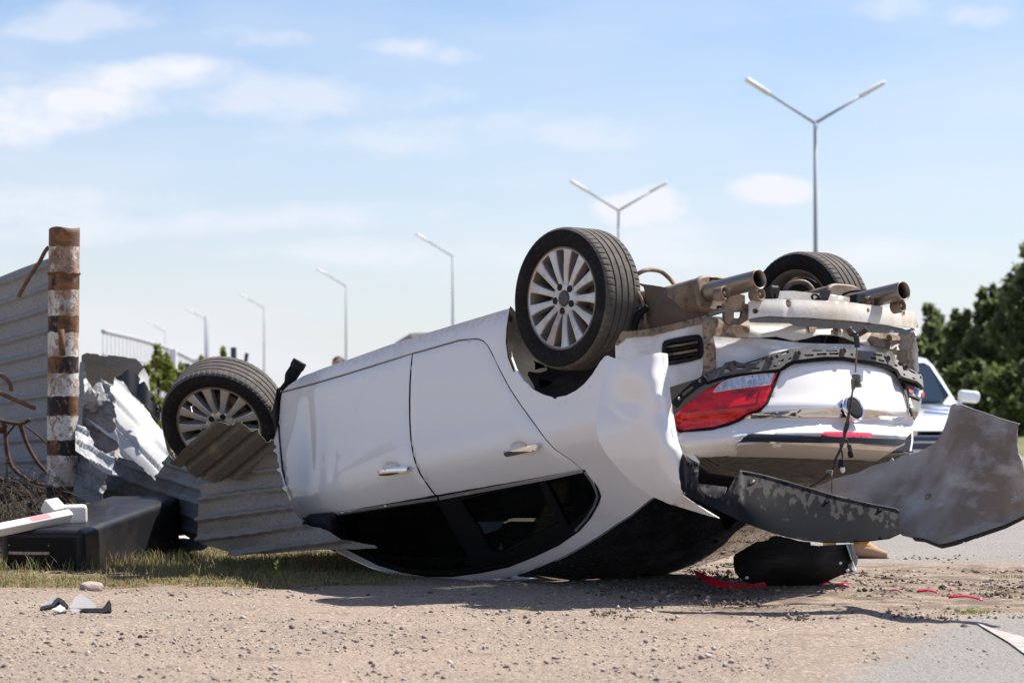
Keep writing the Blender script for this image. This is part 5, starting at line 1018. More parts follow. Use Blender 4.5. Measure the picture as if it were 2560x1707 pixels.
t_.links.new(mth('DIVIDE', zc, ztop_), cr.inputs[0])
r1 = rng(nz(6.5, 7, (1, 1, .55), 1.3), .495, .55); r2 = rng(nz(30, 6, (1, 1, .6), 4), .53, .58); r3 = rng(nz(70, 3, U, 6), .56, .62)
up_ = rng(sp_.outputs[2], .6, 1.8, .05, .45)
rust = mix(rng(nz(14, 5), .38, .6), (.12, .055, .03), (.34, .15, .055))
col_ = mix(mth('MULTIPLY', r1, mth('ADD', up_, .35), True), cr.outputs[0], rust); col_ = mix(mth('MULTIPLY', r2, .75), col_, rust); col_ = mix(mth('MULTIPLY', r3, .5), col_, (.10, .05, .03))
t_.links.new(col_, p_.inputs['Base Color']); p_.inputs['Roughness'].default_value = .7; p_.inputs['Specular IOR Level'].default_value = .3; t_.links.new(bump_(nz(35, 6), .5, .01), p_.inputs['Normal'])
pb = at1(155.5, 1010, PD) * (1, 1, 0); pt = at1(161, 571, PD)
post = thing('striped_post', pb, 'rusty steel post with flaking black and white stripes', 'post')
pv = []; n = 40; ax = (pt - pb)
hh = np.linspace(0, 1, 60)
V = []; Fc = []
for i, h in enumerate(hh):
    for k in range(n):
        a = 2 * math.pi * k / n; r = .0945; tp = pb + ax * h
        zj = .006 * math.sin(a * 3 + 1) if i == len(hh) - 1 else 0
        V.append(tp + (r * math.cos(a), r * math.sin(a), zj))
for k in range(n): a = 2 * math.pi * k / n; V.append(pt + (.085 * math.cos(a), .085 * math.sin(a), .004 * math.sin(a * 3 + 1)))
for k in range(n): a = 2 * math.pi * k / n; V.append(pt + (.085 * math.cos(a), .085 * math.sin(a), -.4))
Fc = [(i * n + k, i * n + (k + 1) % n, (i + 1) * n + (k + 1) % n, (i + 1) * n + k) for i in range(61) for k in range(n)]
add('pipe', V, Fc, mpost, post)
wl = [pb + ax * ((hz_(684) + .004 * math.sin(k * 1.7)) / ax[2]) + np.array([.0965 * math.cos(a), .0965 * math.sin(a), .003 * math.sin(k * 2.3)]) for k, a in enumerate(np.linspace(0, 6.283, 40))]
tube('weld_seam', wl, [.004 + .0025 * random.random() for _ in wl], m_rust, post, 6)
tube('welded_rod', [at1(153, 823, PD - .10), at1(156, 888, PD - .10)], .019, m_rust, post, 10)
rodA = [at1(*q, PD - .02) for q in z1((398, 252), (365, 295), (320, 380), (240, 500), (150, 662))]
o = tube('bent_rod', rodA, .0125, m_rust, None, 8, res=24, loc=rodA[-1]); tag(o, 'bent rusty rod leaning on the top of the striped post', 'rod')
for pts, lab in ((zl3((-60, 110), (0, 138), (60, 180), (95, 232), (105, 292)), 'short rusty rod hooked downward left of the post'), (zl3((-60, 285), (0, 310), (150, 375), (330, 452)), 'straight rusty rod end pointing at the post')):
    q = [at1(*v, PD - .1) for v in pts]; o = tube('bent_rod', q, .013, m_rust, None, 8, res=16, loc=q[-1]); tag(o, lab, 'rod')
rf_ = thing('rusty_frame', tuple(at1(60, 1010, 16.5) * (1, 1, 0)), 'twisted rusty steel frame in front of the left fence sheet', 'frame')
for pts, w_ in ((zl3((-60, 540), (0, 560), (80, 580), (160, 592), (225, 585), (280, 548)), .034), (zl3((20, 560), (45, 640), (55, 760), (70, 880), (110, 990), (200, 1080), (320, 1150), (440, 1170)), .040), (zl3((185, 600), (220, 700), (270, 820), (340, 940), (440, 1060)), .036), (zl3((235, 615), (340, 690), (440, 780), (450, 800)), .018), (zl3((-40, 620), (20, 660), (50, 600)), .05), (zl3((-60, 1080), (60, 1140), (150, 1190), (260, 1260)), .04), (zl3((150, 590), (110, 640), (60, 700)), .02)):
    q = np.array([at1(*v, 16.45) for v in pts]); tube('frame_bar', q, w_ * .36, m_rustdark, rf_, 6, res=20)
# barrier box lying on the grass
Bp = at1(211, 1424, 14.3); Bp[2] = 0; L_ = np.array([.168, .985, .066]); L_ /= np.linalg.norm(L_); W_ = np.array([-.985, .168, 0]); W_ /= np.linalg.norm(W_); N_b = np.cross(W_, L_) * -1; N_b = N_b if N_b[2] > 0 else -N_b
bl, bw, bh = 1.86, .47, .330; Bp = Bp - np.array([0, 0, .110]); ctr = Bp + L_ * bl / 2 + W_ * bw / 2 + N_b * bh / 2
bx_ = thing('barrier_box', Bp + L_ * bl / 2 + W_ * bw / 2, 'black steel barrier cabinet lying on its side at the foot of the post', 'cabinet')
box('housing', ctr, np.array([L_, W_, N_b]), (bl, bw, bh), m_box, bx_, .04, 4)
box('end_cover', ctr - L_ * (bl / 2 - .10), np.array([L_, W_, N_b]), (.20, bw + .006, bh + .006), m_box, bx_, .042, 4)
rc = Bp + W_ * .31 + np.array([0, 0, .225]) - L_ * .004
tl_ = np.array([W_ * math.cos(.02) + np.array([0, 0, .05]), -L_, np.cross(W_, -L_)]); rfl = box('reflector', rc, np.array([W_, L_, [0, 0, 1]]), (.245, .02, .066), m_reflector, bx_, .008, 3)
for dx in (-.112, .112):
    for dz in (-.022, .022): lathe('screw', rc + W_ * dx - L_ * .0095 + np.array([0, 0, dz]), -L_, [(0, .006), (.003, .005), (.004, .0005)], m_tip, rfl, 8)
lathe('hinge', Bp + L_ * 1.6 + np.array([.004, 0, .08]), (0, 1, 0), [(-.06, .001), (-.06, .012), (.06, .012), (.06, .001)], m_box, bx_, 10)
arm0 = at1(-130, 1350, 13.95); arm1 = at1(175, 1288, 14.55)
arm = thing('boom_barrier', tuple((arm0 * .5 + arm1 * .5) * (1, 1, 0)), 'white barrier arm with a red stripe resting on the black cabinet', 'barrier')
d_ = arm1 - arm0; Ln = np.linalg.norm(d_); d_ /= Ln; u_ = np.cross(np.cross(d_, [0, 0, 1.]), d_); u_ = -np.cross(d_, np.cross([0, 0, 1.], d_)) * -1; u_ = np.array([0, 0, 1.]) - d_ * d_[2]; u_ /= np.linalg.norm(u_); r_ = np.cross(u_, d_); u_, r_ = u_ * .80 - r_ * .60, r_ * .80 + u_ * .60
box('beam', (arm0 + arm1) / 2, np.array([d_, r_, u_]), (Ln, .052, .062), m_arm, arm, .010, 2)
ms = at1(*zl3((272, 1458))[0], 14.44); k_ = (ms - arm0) @ d_; cs = arm0 + d_ * k_
box('red_stripe', cs + u_ * .031 - r_ * 0, np.array([d_, r_, u_]), (.135, .034, .003), m_redtape, arm)
bk = at1(*zl3((640, 1440))[0], 14.72); hd = box('bracket', bk, np.array([[.985, .17, .02], [-.17, .985, 0], [-.02, 0, 1]]), (.205, .16, .108), m_cream, arm, .022, 3)
box('bracket_jaw', at1(*zl3((500, 1390))[0], 14.66), np.array([d_, r_, u_]), (.10, .10, .085), m_cream, arm, .014, 3)

# ------------------------------------------------------------------ torn corrugated sheets of the fence
def ribs(ph, amp, wid=.13):
    f = ph - np.floor(ph); return amp * np.exp(-((f - .5) / wid) ** 2)
def step_ribs(ph, amp):
    f = ph - np.floor(ph); return amp * (sstep(f, .06, .13) - sstep(f, .27, .34))
def msheet(lab, outline, ctrl, m, disp, thick=.0025, step=7, jag=.8, name='metal_sheet', smooth=True):
    S = S_rbf(ctrl, 1e-4); bc = S(np.array([np.mean(outline, 0)]))[0]; bc[2] = 0
    o = sheet(name, outline, S, m, None, thick, step, disp=disp, loc=bc, jag=jag, smooth=smooth); tag(o, lab, 'metal sheet', 'torn corrugated fence sheets'); return o
def slopeL(p): return -.365 + .34 * (p[:, 1] - 690) / 500
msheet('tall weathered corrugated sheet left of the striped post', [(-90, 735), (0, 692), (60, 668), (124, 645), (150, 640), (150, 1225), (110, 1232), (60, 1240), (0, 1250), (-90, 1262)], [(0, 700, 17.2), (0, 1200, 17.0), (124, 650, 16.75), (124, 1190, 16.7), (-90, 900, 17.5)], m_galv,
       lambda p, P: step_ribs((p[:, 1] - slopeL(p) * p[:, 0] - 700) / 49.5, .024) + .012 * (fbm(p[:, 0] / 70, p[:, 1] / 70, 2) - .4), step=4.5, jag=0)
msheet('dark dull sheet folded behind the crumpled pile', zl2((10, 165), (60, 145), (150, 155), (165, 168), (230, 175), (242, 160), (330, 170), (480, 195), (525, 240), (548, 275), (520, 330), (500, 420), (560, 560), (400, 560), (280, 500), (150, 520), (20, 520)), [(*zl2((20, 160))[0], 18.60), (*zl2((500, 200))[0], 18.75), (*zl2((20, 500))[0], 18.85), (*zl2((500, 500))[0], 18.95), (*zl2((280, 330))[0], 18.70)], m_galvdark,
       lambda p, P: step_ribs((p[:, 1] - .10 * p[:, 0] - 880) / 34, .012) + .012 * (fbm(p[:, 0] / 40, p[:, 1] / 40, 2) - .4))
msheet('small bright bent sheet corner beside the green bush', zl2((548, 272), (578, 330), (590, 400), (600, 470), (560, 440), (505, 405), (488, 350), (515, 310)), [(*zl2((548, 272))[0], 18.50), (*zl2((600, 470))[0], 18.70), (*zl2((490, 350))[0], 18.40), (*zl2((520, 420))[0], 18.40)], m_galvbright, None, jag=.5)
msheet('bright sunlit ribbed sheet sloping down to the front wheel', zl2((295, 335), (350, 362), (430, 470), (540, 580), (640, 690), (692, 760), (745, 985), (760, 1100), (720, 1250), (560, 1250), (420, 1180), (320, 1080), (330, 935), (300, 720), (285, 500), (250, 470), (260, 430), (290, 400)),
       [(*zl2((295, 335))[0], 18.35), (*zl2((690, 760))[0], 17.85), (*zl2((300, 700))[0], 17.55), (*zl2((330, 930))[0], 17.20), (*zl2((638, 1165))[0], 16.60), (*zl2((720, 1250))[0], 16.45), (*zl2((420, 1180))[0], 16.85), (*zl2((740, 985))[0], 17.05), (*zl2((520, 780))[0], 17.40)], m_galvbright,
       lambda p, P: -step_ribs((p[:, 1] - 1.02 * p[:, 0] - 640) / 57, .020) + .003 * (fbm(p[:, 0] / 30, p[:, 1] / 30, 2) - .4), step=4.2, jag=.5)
def crump(a, s): return lambda p: a * (np.abs(fbm(p[:, 0] / s, p[:, 1] / s, 3) - .47) * 2.2 - .2)
cD = crump(.055, 42)
msheet('crumpled torn grey sheet just right of the post', zl2((5, 300), (25, 312), (60, 352), (112, 445), (200, 402), (292, 400), (252, 460), (292, 505), (306, 700), (306, 790), (328, 850), (322, 960), (300, 1090), (262, 1182), (218, 1180), (216, 1290), (178, 1400), (100, 1432), (-40, 1430), (-60, 1100), (-60, 560)),
       [(*zl2((0, 310))[0], 16.45), (*zl2((60, 352))[0], 16.5), (*zl2((200, 402))[0], 16.45), (*zl2((290, 420))[0], 16.3), (*zl2((0, 700))[0], 16.35), (*zl2((310, 740))[0], 16.05), (*zl2((0, 830))[0], 16.3), (*zl2((300, 980))[0], 16.0), (*zl2((0, 1100))[0], 16.2), (*zl2((100, 1420))[0], 16.0), (*zl2((200, 1250))[0], 16.05), (*zl2((150, 560))[0], 16.2), (*zl2((150, 880))[0], 16.22), (*zl2((230, 640))[0], 16.22), (*zl2((90, 500))[0], 16.28)], m_galv,
       lambda p, P: cD(p) + step_ribs((p[:, 1] - .5 * p[:, 0] - 900) / 40, .02), step=9, jag=1.2, smooth=False)
msheet('curled bright sheet strip torn across the grey crumpled sheet', zl2((52, 700), (120, 755), (230, 845), (300, 885), (328, 905), (322, 860), (300, 812), (250, 830), (165, 765), (80, 715)), [(*zl2((55, 700))[0], 15.95), (*zl2((320, 890))[0], 15.7), (*zl2((200, 800))[0], 15.78), (*zl2((240, 850))[0], 15.74)], m_galvbright, None, jag=.6)
msheet('bent sheet with sunlight painted into its pale colour, between crumpled sheet and cabinet', zl2((-40, 760), (20, 770), (45, 775), (120, 900), (115, 940), (200, 1000), (300, 980), (295, 1060), (262, 1180), (200, 1160), (20, 1040), (-40, 1000)), [(*zl2((20, 770))[0], 16.0), (*zl2((300, 980))[0], 15.75), (*zl2((20, 1030))[0], 15.72), (*zl2((260, 1180))[0], 15.62), (*zl2((120, 930))[0], 15.85)], m_galvmid,
       lambda p, P: cD(p) * .4 + step_ribs((p[:, 1] - .5 * p[:, 0] - 1000) / 34, .02), step=5, jag=1)
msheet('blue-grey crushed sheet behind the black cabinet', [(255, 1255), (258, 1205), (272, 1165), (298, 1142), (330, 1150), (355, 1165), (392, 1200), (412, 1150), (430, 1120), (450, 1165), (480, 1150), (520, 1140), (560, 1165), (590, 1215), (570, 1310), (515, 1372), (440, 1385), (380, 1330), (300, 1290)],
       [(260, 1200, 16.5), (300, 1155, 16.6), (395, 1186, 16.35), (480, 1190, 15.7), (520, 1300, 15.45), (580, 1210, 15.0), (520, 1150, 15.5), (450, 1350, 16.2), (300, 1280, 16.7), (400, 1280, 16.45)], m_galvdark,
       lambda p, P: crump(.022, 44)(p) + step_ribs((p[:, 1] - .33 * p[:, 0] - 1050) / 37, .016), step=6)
fr_c = [(*f1((370, 790))[0], 14.2), (*f1((360, 1300))[0], 14.25), (*f1((700, 745))[0], 14.08), (*f1((1075, 430))[0], 13.98), (*f1((1160, 800))[0], 13.92), (*f1((1300, 1090))[0], 13.86), (*f1((1500, 1200))[0], 13.72), (*f1((2000, 1365))[0], 13.52), (*f1((700, 1430))[0], 14.1), (*f1((1300, 1400))[0], 13.82), (*f1((800, 1050))[0], 13.98)]
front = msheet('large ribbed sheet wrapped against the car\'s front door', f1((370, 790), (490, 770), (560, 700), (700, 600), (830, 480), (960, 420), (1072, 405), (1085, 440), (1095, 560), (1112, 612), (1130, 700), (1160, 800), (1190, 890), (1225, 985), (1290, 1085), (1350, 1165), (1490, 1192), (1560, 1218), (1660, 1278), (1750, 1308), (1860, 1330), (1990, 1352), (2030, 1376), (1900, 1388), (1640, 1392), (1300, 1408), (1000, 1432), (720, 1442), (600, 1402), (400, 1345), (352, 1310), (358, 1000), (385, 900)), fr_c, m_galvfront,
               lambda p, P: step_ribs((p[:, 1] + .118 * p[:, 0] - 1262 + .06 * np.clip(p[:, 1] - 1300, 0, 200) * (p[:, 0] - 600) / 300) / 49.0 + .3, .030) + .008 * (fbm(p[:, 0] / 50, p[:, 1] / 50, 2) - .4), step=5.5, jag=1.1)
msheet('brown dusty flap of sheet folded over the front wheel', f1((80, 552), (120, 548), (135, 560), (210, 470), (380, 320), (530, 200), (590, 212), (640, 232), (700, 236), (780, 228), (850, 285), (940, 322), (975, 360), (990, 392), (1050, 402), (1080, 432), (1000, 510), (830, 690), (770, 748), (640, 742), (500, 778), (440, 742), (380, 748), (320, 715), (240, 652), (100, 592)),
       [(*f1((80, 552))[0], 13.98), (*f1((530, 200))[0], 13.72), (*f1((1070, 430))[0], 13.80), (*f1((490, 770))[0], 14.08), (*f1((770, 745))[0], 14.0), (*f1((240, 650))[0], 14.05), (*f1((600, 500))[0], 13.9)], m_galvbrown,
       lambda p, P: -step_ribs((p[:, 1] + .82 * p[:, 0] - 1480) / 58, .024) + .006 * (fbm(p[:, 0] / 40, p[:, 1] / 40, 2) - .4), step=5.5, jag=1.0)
tr_ = zl2((300, 338), (380, 310), (455, 290), (480, 318), (495, 335), (485, 365), (500, 400), (555, 398), (582, 445), (565, 462), (580, 480), (615, 478), (625, 498), (600, 520), (595, 540), (630, 562), (650, 570), (655, 600), (635, 610), (660, 640), (690, 660), (688, 730), (640, 680), (540, 575), (430, 465), (350, 365))
o = msheet('broken black plastic trim with a notched edge above the bright sheet', tr_, [(*zl2((300, 338))[0], 17.80), (*zl2((455, 290))[0], 17.75), (*zl2((690, 700))[0], 17.10), (*zl2((500, 480))[0], 17.45)], m_black, lambda p, P: .012 * np.sin(p[:, 0] / 7.0), .02, 5, 0, 'plastic_trim'); o['category'] = 'trim'; del o['group']
o = msheet('pale narrow sheet edge rising right beside the post', zl3((745, 20), (775, 5), (790, 40), (775, 110), (785, 260), (790, 380), (770, 480), (760, 620), (740, 700), (728, 600), (742, 300), (735, 110)), [(*zl3((760, 10))[0], 16.1), (*zl3((740, 700))[0], 16.0), (*zl3((785, 300))[0], 16.05), (*zl3((740, 300))[0], 16.05)], m_galv, None)
o = msheet('small curved white scrap on the ground right of the cabinet', f1((175, 1262), (230, 1262), (275, 1282), (270, 1295), (220, 1285), (178, 1285)), [(*f1((175, 1262))[0], 14.9), (*f1((275, 1290))[0], 14.8), (*f1((230, 1262))[0], 14.95)], m_galvbright, None)

# ------------------------------------------------------------------ debris on the ground
def curl(lab, outline, ctrl, m, disp=None, name='debris', cat='debris', thick=.004, step=6, jag=0, group=None):
    S = S_rbf(ctrl, 1e-4); bc = S(np.array([np.mean(outline, 0)]))[0]; bc[2] = 0; o = sheet(name, outline, S, m, None, thick, step, disp=disp, loc=bc, jag=jag); return tag(o, lab, cat, group)
ln_o = f3((300, 400), (330, 355), (420, 310), (560, 240), (690, 190), (780, 165), (840, 110), (900, 100), (1100, 140), (1230, 180), (1380, 190), (1385, 235), (1500, 245), (1700, 232), (1880, 222), (1900, 280), (1925, 360), (1950, 420), (1960, 490), (1905, 510), (1900, 540), (1915, 620), (1800, 660), (1700, 705), (1620, 745), (1560, 768), (1530, 808), (1450, 795), (1250, 800), (1000, 812), (760, 802), (560, 775), (450, 752), (370, 680), (320, 600), (297, 500))
ln = curl('black felt wheel-arch liner lying on the soil below the torn bumper', ln_o, [(*f3((300, 450))[0], 13.25), (*f3((380, 690))[0], 13.05), (*f3((600, 250))[0], 12.98), (*f3((900, 110))[0], 13.05), (*f3((900, 450))[0], 12.80), (*f3((1000, 812))[0], 12.98), (*f3((1250, 190))[0], 12.95), (*f3((1500, 500))[0], 12.84), (*f3((1930, 300))[0], 13.05), (*f3((1950, 500))[0], 13.0), (*f3((1560, 790))[0], 12.96), (*f3((700, 700))[0], 12.88)], m_liner,
          lambda p, P: .010 * np.exp(-((p[:, 1] - (1320 + 40 - (p[:, 0] - 1960) ** 2 / 3500)) / 5) ** 2) * (p[:, 0] < 2010), 'wheel_liner', 'car part', .006, 6)
ORG[ln.name] = np.array(ln.location)
curlS = S_rbf([(*f3((1880, 220))[0], 13.02), (*f3((1975, 215))[0], 13.2), (*f3((2045, 450))[0], 13.2), (*f3((2000, 530))[0], 13.05), (*f3((1950, 420))[0], 12.98), (*f3((1910, 600))[0], 12.95), (*f3((2010, 640))[0], 12.9)], 1e-4)
sheet('side_flap', f3((1882, 222), (1975, 215), (1995, 300), (2042, 450), (2030, 510), (2008, 532), (1975, 480), (1950, 420), (1910, 310)), curlS, m_black, ln, .005, 5)
sheet('bent_corner', f3((1905, 505), (1965, 485), (1985, 520), (2012, 590), (2005, 640), (1985, 648), (1920, 615)), curlS, m_lattice, ln, .004, 4)
strip('pale_edge', f3((1885, 225), (1915, 310), (1950, 415), (1985, 510), (2015, 590)), 1.8, lambda px: curlS(px) - np.array([0, .006, 0]), m_galvbright, ln, .003, 5)
for c_ in (f3((1798, 487)), f3((490, 692)), f3((1900, 590))): 
    q = S_rbf([(*f3((300, 450))[0], 13.2), (*f3((1950, 450))[0], 12.92), (*f3((1000, 812))[0], 12.9), (*f3((490, 692))[0], 12.9)])(np.array(c_))[0]; lathe('clip', q, (0, -1, .1), [(-.02, .008), (.002, .008), (.004, .005), (.004, .0005)], m_lamp, ln, 10)
rs_o = f3((-260, 575), (-200, 600), (-120, 640), (0, 690), (60, 705), (160, 745), (270, 768), (400, 785), (560, 778), (740, 748), (762, 802), (600, 822), (400, 832), (220, 826), (60, 812), (-60, 775), (-170, 690), (-250, 615))
curl('curved red plastic strip lying under the car\'s rear window', rs_o, [(*f3((-250, 590))[0], 12.95), (*f3((0, 700))[0], 12.62), (*f3((0, 780))[0], 12.58), (*f3((400, 790))[0], 12.56), (*f3((400, 830))[0], 12.53), (*f3((750, 750))[0], 12.60), (*f3((760, 800))[0], 12.57)], m_redstrip, None, 'red_strip', 'debris', .004, 4)
# broken headlamp pieces
hl = thing('broken_lamp', tuple(ground_at([(180, 1530)])[0] * (1, 1, 0)), 'broken headlamp pieces of black plastic and clear lens on the gravel', 'debris')
LS_ = lambda a, b: S_rbf([(100, 1520, a), (260, 1520, b), (100, 1490, a + .15), (260, 1490, b + .15), (180, 1535, (a + b) / 2 - .03)])
sheet('clear_lens', f2((985, 820), (1060, 740), (1120, 600), (1170, 530), (1310, 445), (1400, 540), (1480, 570), (1560, 620), (1640, 700), (1720, 770), (1760, 830), (1600, 850), (1400, 850), (1200, 850), (1050, 850)), LS_(11.62, 11.62), m_clearplastic, hl, .003, 4)
sheet('lens_base', f2((1000, 850), (1200, 855), (1290, 880), (1200, 960), (1100, 980), (1020, 900)), LS_(11.55, 11.55), m_clearplastic, hl, .003, 4)
sheet('black_rim', f2((1270, 935), (1380, 850), (1500, 850), (1700, 850), (1880, 850), (1960, 760), (2020, 660), (2080, 630), (2115, 740), (2120, 830), (2080, 910), (1980, 940), (1860, 970), (1760, 940), (1700, 970), (1620, 940), (1520, 970), (1480, 950), (1440, 930)), LS_(11.5, 11.5), m_black, hl, .02, 3.5)
sheet('black_rim', f2((215, 850), (240, 800), (400, 770), (520, 740), (590, 640), (680, 560), (740, 570), (850, 640), (970, 770), (960, 820), (900, 840), (850, 790), (740, 700), (690, 680), (640, 740), (580, 790), (400, 840), (260, 880)), LS_(11.6, 11.6), m_black, hl, .02, 3.5)
sheet('grey_reflector', f2((225, 800), (400, 660), (600, 570), (670, 575), (590, 640), (520, 735), (400, 765), (250, 795)), LS_(11.7, 11.7), m_galv, hl, .004, 4)
sheet('torn_scrap', f2((520, 870), (640, 830), (700, 780), (760, 750), (800, 790), (880, 830), (900, 880), (830, 910), (760, 960), (680, 920), (580, 900)), LS_(11.5, 11.5), m_galvbright, hl, .003, 3.5)
sheet('black_tab', f2((450, 1015), (650, 990), (790, 950), (930, 920), (900, 970), (700, 1020), (560, 1030)), LS_(11.46, 11.46), m_black, hl, .006, 4)
zk = zz(0, 1280, 1.8375)
curl('small bent black plastic fragment alone on the open gravel', zk((1750, 525), (1762, 505), (1775, 502), (1790, 512), (1812, 518), (1808, 530), (1795, 538), (1778, 522), (1762, 538)), [(*zk((1750, 530))[0], 10.75), (*zk((1810, 530))[0], 10.7), (*zk((1775, 500))[0], 10.8), (*zk((1780, 540))[0], 10.68)], m_black, None, 'plastic_fragment', 'debris', .01, 2.5)
for (cx, cy), wd, lab, cl in ((f5((1150, 545))[0], 48, 'straight red plastic shard on the soil right of centre', 0), (f5((1600, 620))[0], 72, 'long red plastic shard nearest the right edge', 0), (f3((1610, 850))[0], 40, 'thin red splinter right of the wheel liner', 0), (f3((1840, 880))[0], 28, 'short red splinter on the soil past the wheel liner', 0), (f5((770, 535))[0], 22, 'small pinkish plastic shard between two red ones', 1), (f5((1425, 540))[0], 8, 'tiny red chip between the two red shards', 0)):
    g = ground_at([(cx, cy)])[0]; w_ = wd / F * g[1]; z0 = float(road_z(g[0], g[1])) + .012; a = random.uniform(-.12, .05)
    V = []; Fc = []
    for i, u in enumerate(np.linspace(-.5, .5, 7)):
        for s in (-1, 1): V.append((g[0] + u * w_, g[1] + u * a * 2 + s * (.012 if wd > 20 else .006) * (1.1 - abs(u)), z0 + .006 * math.cos(u * 5) + s * .004))
    for i in range(6): Fc.append((2 * i, 2 * i + 2, 2 * i + 3, 2 * i + 1))
    V = V + [(x, y, z - .003) for x, y, z in V]; Fc += [tuple(q + 14 for q in f[::-1]) for f in Fc] + [(0, 1, 15, 14), (12, 26, 27, 13)] + [(2 * i, 14 + 2 * i, 16 + 2 * i, 2 * i + 2) for i in range(6)] + [(2 * i + 1, 2 * i + 3, 17 + 2 * i, 15 + 2 * i) for i in range(6)]
    o = add('red_shard', V, Fc, m_redstrip if not cl else mat('pinkish_plastic', (.5, .22, .22), .4), None, True, None, (g[0], g[1], z0)); tag(o, lab, 'debris', 'red plastic shards on the soil')

# ------------------------------------------------------------------ stones and clods
def rock_geo(r, flat, seed, sub=2, rough=.28):
    bm = bmesh.new(); bmesh.ops.create_icosphere(bm, subdivisions=sub, radius=1); rs = np.random.default_rng(seed); V = np.array([tuple(v.co) for v in bm.verts]); Fc = [tuple(v.index for v in f.verts) for f in bm.faces]; bm.free()
    o1 = rs.random(3) * 50
    k = 1 + rough * 2.4 * (fbm(V[:, 0] * 1.3 + o1[0] + V[:, 2], V[:, 1] * 1.3 + o1[1] - V[:, 2], 3) - .47) + rough * .5 * (rs.random(len(V)) - .5)
    V = V * k[:, None]; V[:, 2] *= flat; return V * r, Fc
rocks = [(228, 1474, 62, .5, m_rock, 'large pale stone at the grass edge beside the broken headlamp'), (2159, 1441, 21, .75, m_clod, 'dark soil clod just right of the wheel liner'), (2357, 1477, 24, .95, m_clod, 'rounded dark clod above the straight red shard'), (2468, 1463, 28, .6, m_clod, 'wide dark clod below the bumper\'s lowest corner'),
         (2556, 1476, 30, .6, m_clod, 'dark clod cut off by the right edge'), (2097, 1539, 26, .7, m_tarclod, 'dark lump at the edge of the bumper\'s thin shadow'), (2411, 1574, 21, 1.0, m_tarclod, 'upright brown lump on the asphalt left of the white marking'), (2272, 1465, 15, .7, m_clod, 'small dark clod among the soil crumbs'), (2374, 1473, 14, .7, m_clod, 'small clod touching the rounded dark clod'),
         (2157, 1467, 17, 1.1, m_rock, 'upright orange-pale stone below the dark clod by the liner'), (2295, 1453, 13, .8, m_rock, 'small pale stone behind the soil crumbs'), (2128, 1522, 18, .7, m_rock, 'smooth tan pebble just above the bumper\'s shadow'), (2163, 1650, 13, .6, m_galv, 'blue-grey pebble in the near gravel at right'), (2287, 1622, 12, .7, m_tarclod, 'grey lump where gravel meets asphalt'),
         (2499, 1514, 22, .5, m_rock, 'pinkish flat stone right of the long red shard'), (1876, 1549, 19, .6, m_rock, 'pale pebble in the gravel in front of the car\'s shadow'), (1944, 1478, 15, .7, m_rock, 'cream stone below the wheel liner'), (2008, 1491, 21, .6, m_rock, 'reddish stone below the liner\'s middle'), (2082, 1490, 18, .8, m_tarclod, 'grey stone below the liner\'s right end'),
         (1816, 1449, 16, 1.1, m_clod, 'pointed black clod behind the red strip'), (351, 1593, 14, .8, m_clod, 'round black pebble in the left foreground'), (927, 1657, 13, .6, m_clod, 'flat black pebble in the middle foreground'), (451, 1500, 13, .7, m_rock, 'tan pebble below the grass in the left half'), (1639, 1508, 18, .6, m_rock, 'light pebble at the edge of the car\'s shadow'), (377, 1581, 11, .6, m_tarclod, 'small brown stone beside the round black pebble'),
         (2440, 1583, 11, .7, m_clod, 'small dark stone right of the upright brown lump'), (2150, 1553, 13, .6, m_clod, 'small dark clod inside the bumper\'s thin shadow')]
for i, (px_, py_, wd, fl, m_, lab) in enumerate(rocks):
    g = ground_at([(px_, py_)])[0]; r = wd / F * g[1] / 2; V, Fc = rock_geo(r, fl, i, 3 if wd > 40 else 2); z0 = float(gz(g[0], g[1]))
    an = random.random() * 6; ca, sa = math.cos(an), math.sin(an); V = np.stack([V[:, 0], V[:, 1] * .85, V[:, 2]], 1)
    o = add('stone' if m_ is m_rock else 'clod', V + np.array([g[0], g[1], z0 + r * fl * .55]), Fc, m_, None, True, None, (g[0], g[1], z0)); tag(o, lab, 'stone' if m_ is m_rock else 'clod', 'loose stones and clods')
def scatter(name, pts, sizes, m, zf, seed, flat=(.45, .9)):
    rs = np.random.default_rng(seed); base_v = np.array([(1, 0, 0), (-1, 0, 0), (0, 1, 0), (0, -1, 0), (0, 0, 1), (0, 0, -1)], float); tri = np.array([(0, 2, 4), (2, 1, 4), (1, 3, 4), (3, 0, 4), (2, 0, 5), (1, 2, 5), (3, 1, 5), (0, 3, 5)])
    n = len(pts); sc = np.stack([sizes, sizes * rs.uniform(.6, 1, n), sizes * rs.uniform(*flat, n)], 1)
    V = base_v[None] * sc[:, None, :] * rs.uniform(.7, 1.25, (n, 6, 1)) + rs.normal(0, .16, (n, 6, 3)) * sizes[:, None, None]
    a = rs.random(n) * 6.283; c, s_ = np.cos(a)[:, None], np.sin(a)[:, None]; x = V[..., 0] * c - V[..., 1] * s_; y = V[..., 0] * s_ + V[..., 1] * c
    z = V[..., 2] + (zf(pts[:, 0], pts[:, 1]) + sizes * .22)[:, None]
    V = np.stack([x + pts[:, :1], y + pts[:, 1:2], z], -1).reshape(-1, 3); Fc = (tri[None] + (np.arange(n) * 6)[:, None, None]).reshape(-1, 3)
    me = bpy.data.meshes.new(name); me.vertices.add(len(V)); me.vertices.foreach_set('co', V.ravel()); me.loops.add(Fc.size); me.loops.foreach_set('vertex_index', Fc.ravel().astype(np.int32)); me.polygons.add(len(Fc))
    me.polygons.foreach_set('loop_start', np.arange(0, Fc.size, 3, dtype=np.int32)); me.polygons.foreach_set('loop_total', np.full(len(Fc), 3, np.int32)); me.update(); me.validate(); me.materials.append(m)
    o = bpy.data.objects.new(name, me); COL.objects.link(o); o['kind'] = 'stuff'; return o
rs = np.random.default_rng(3)
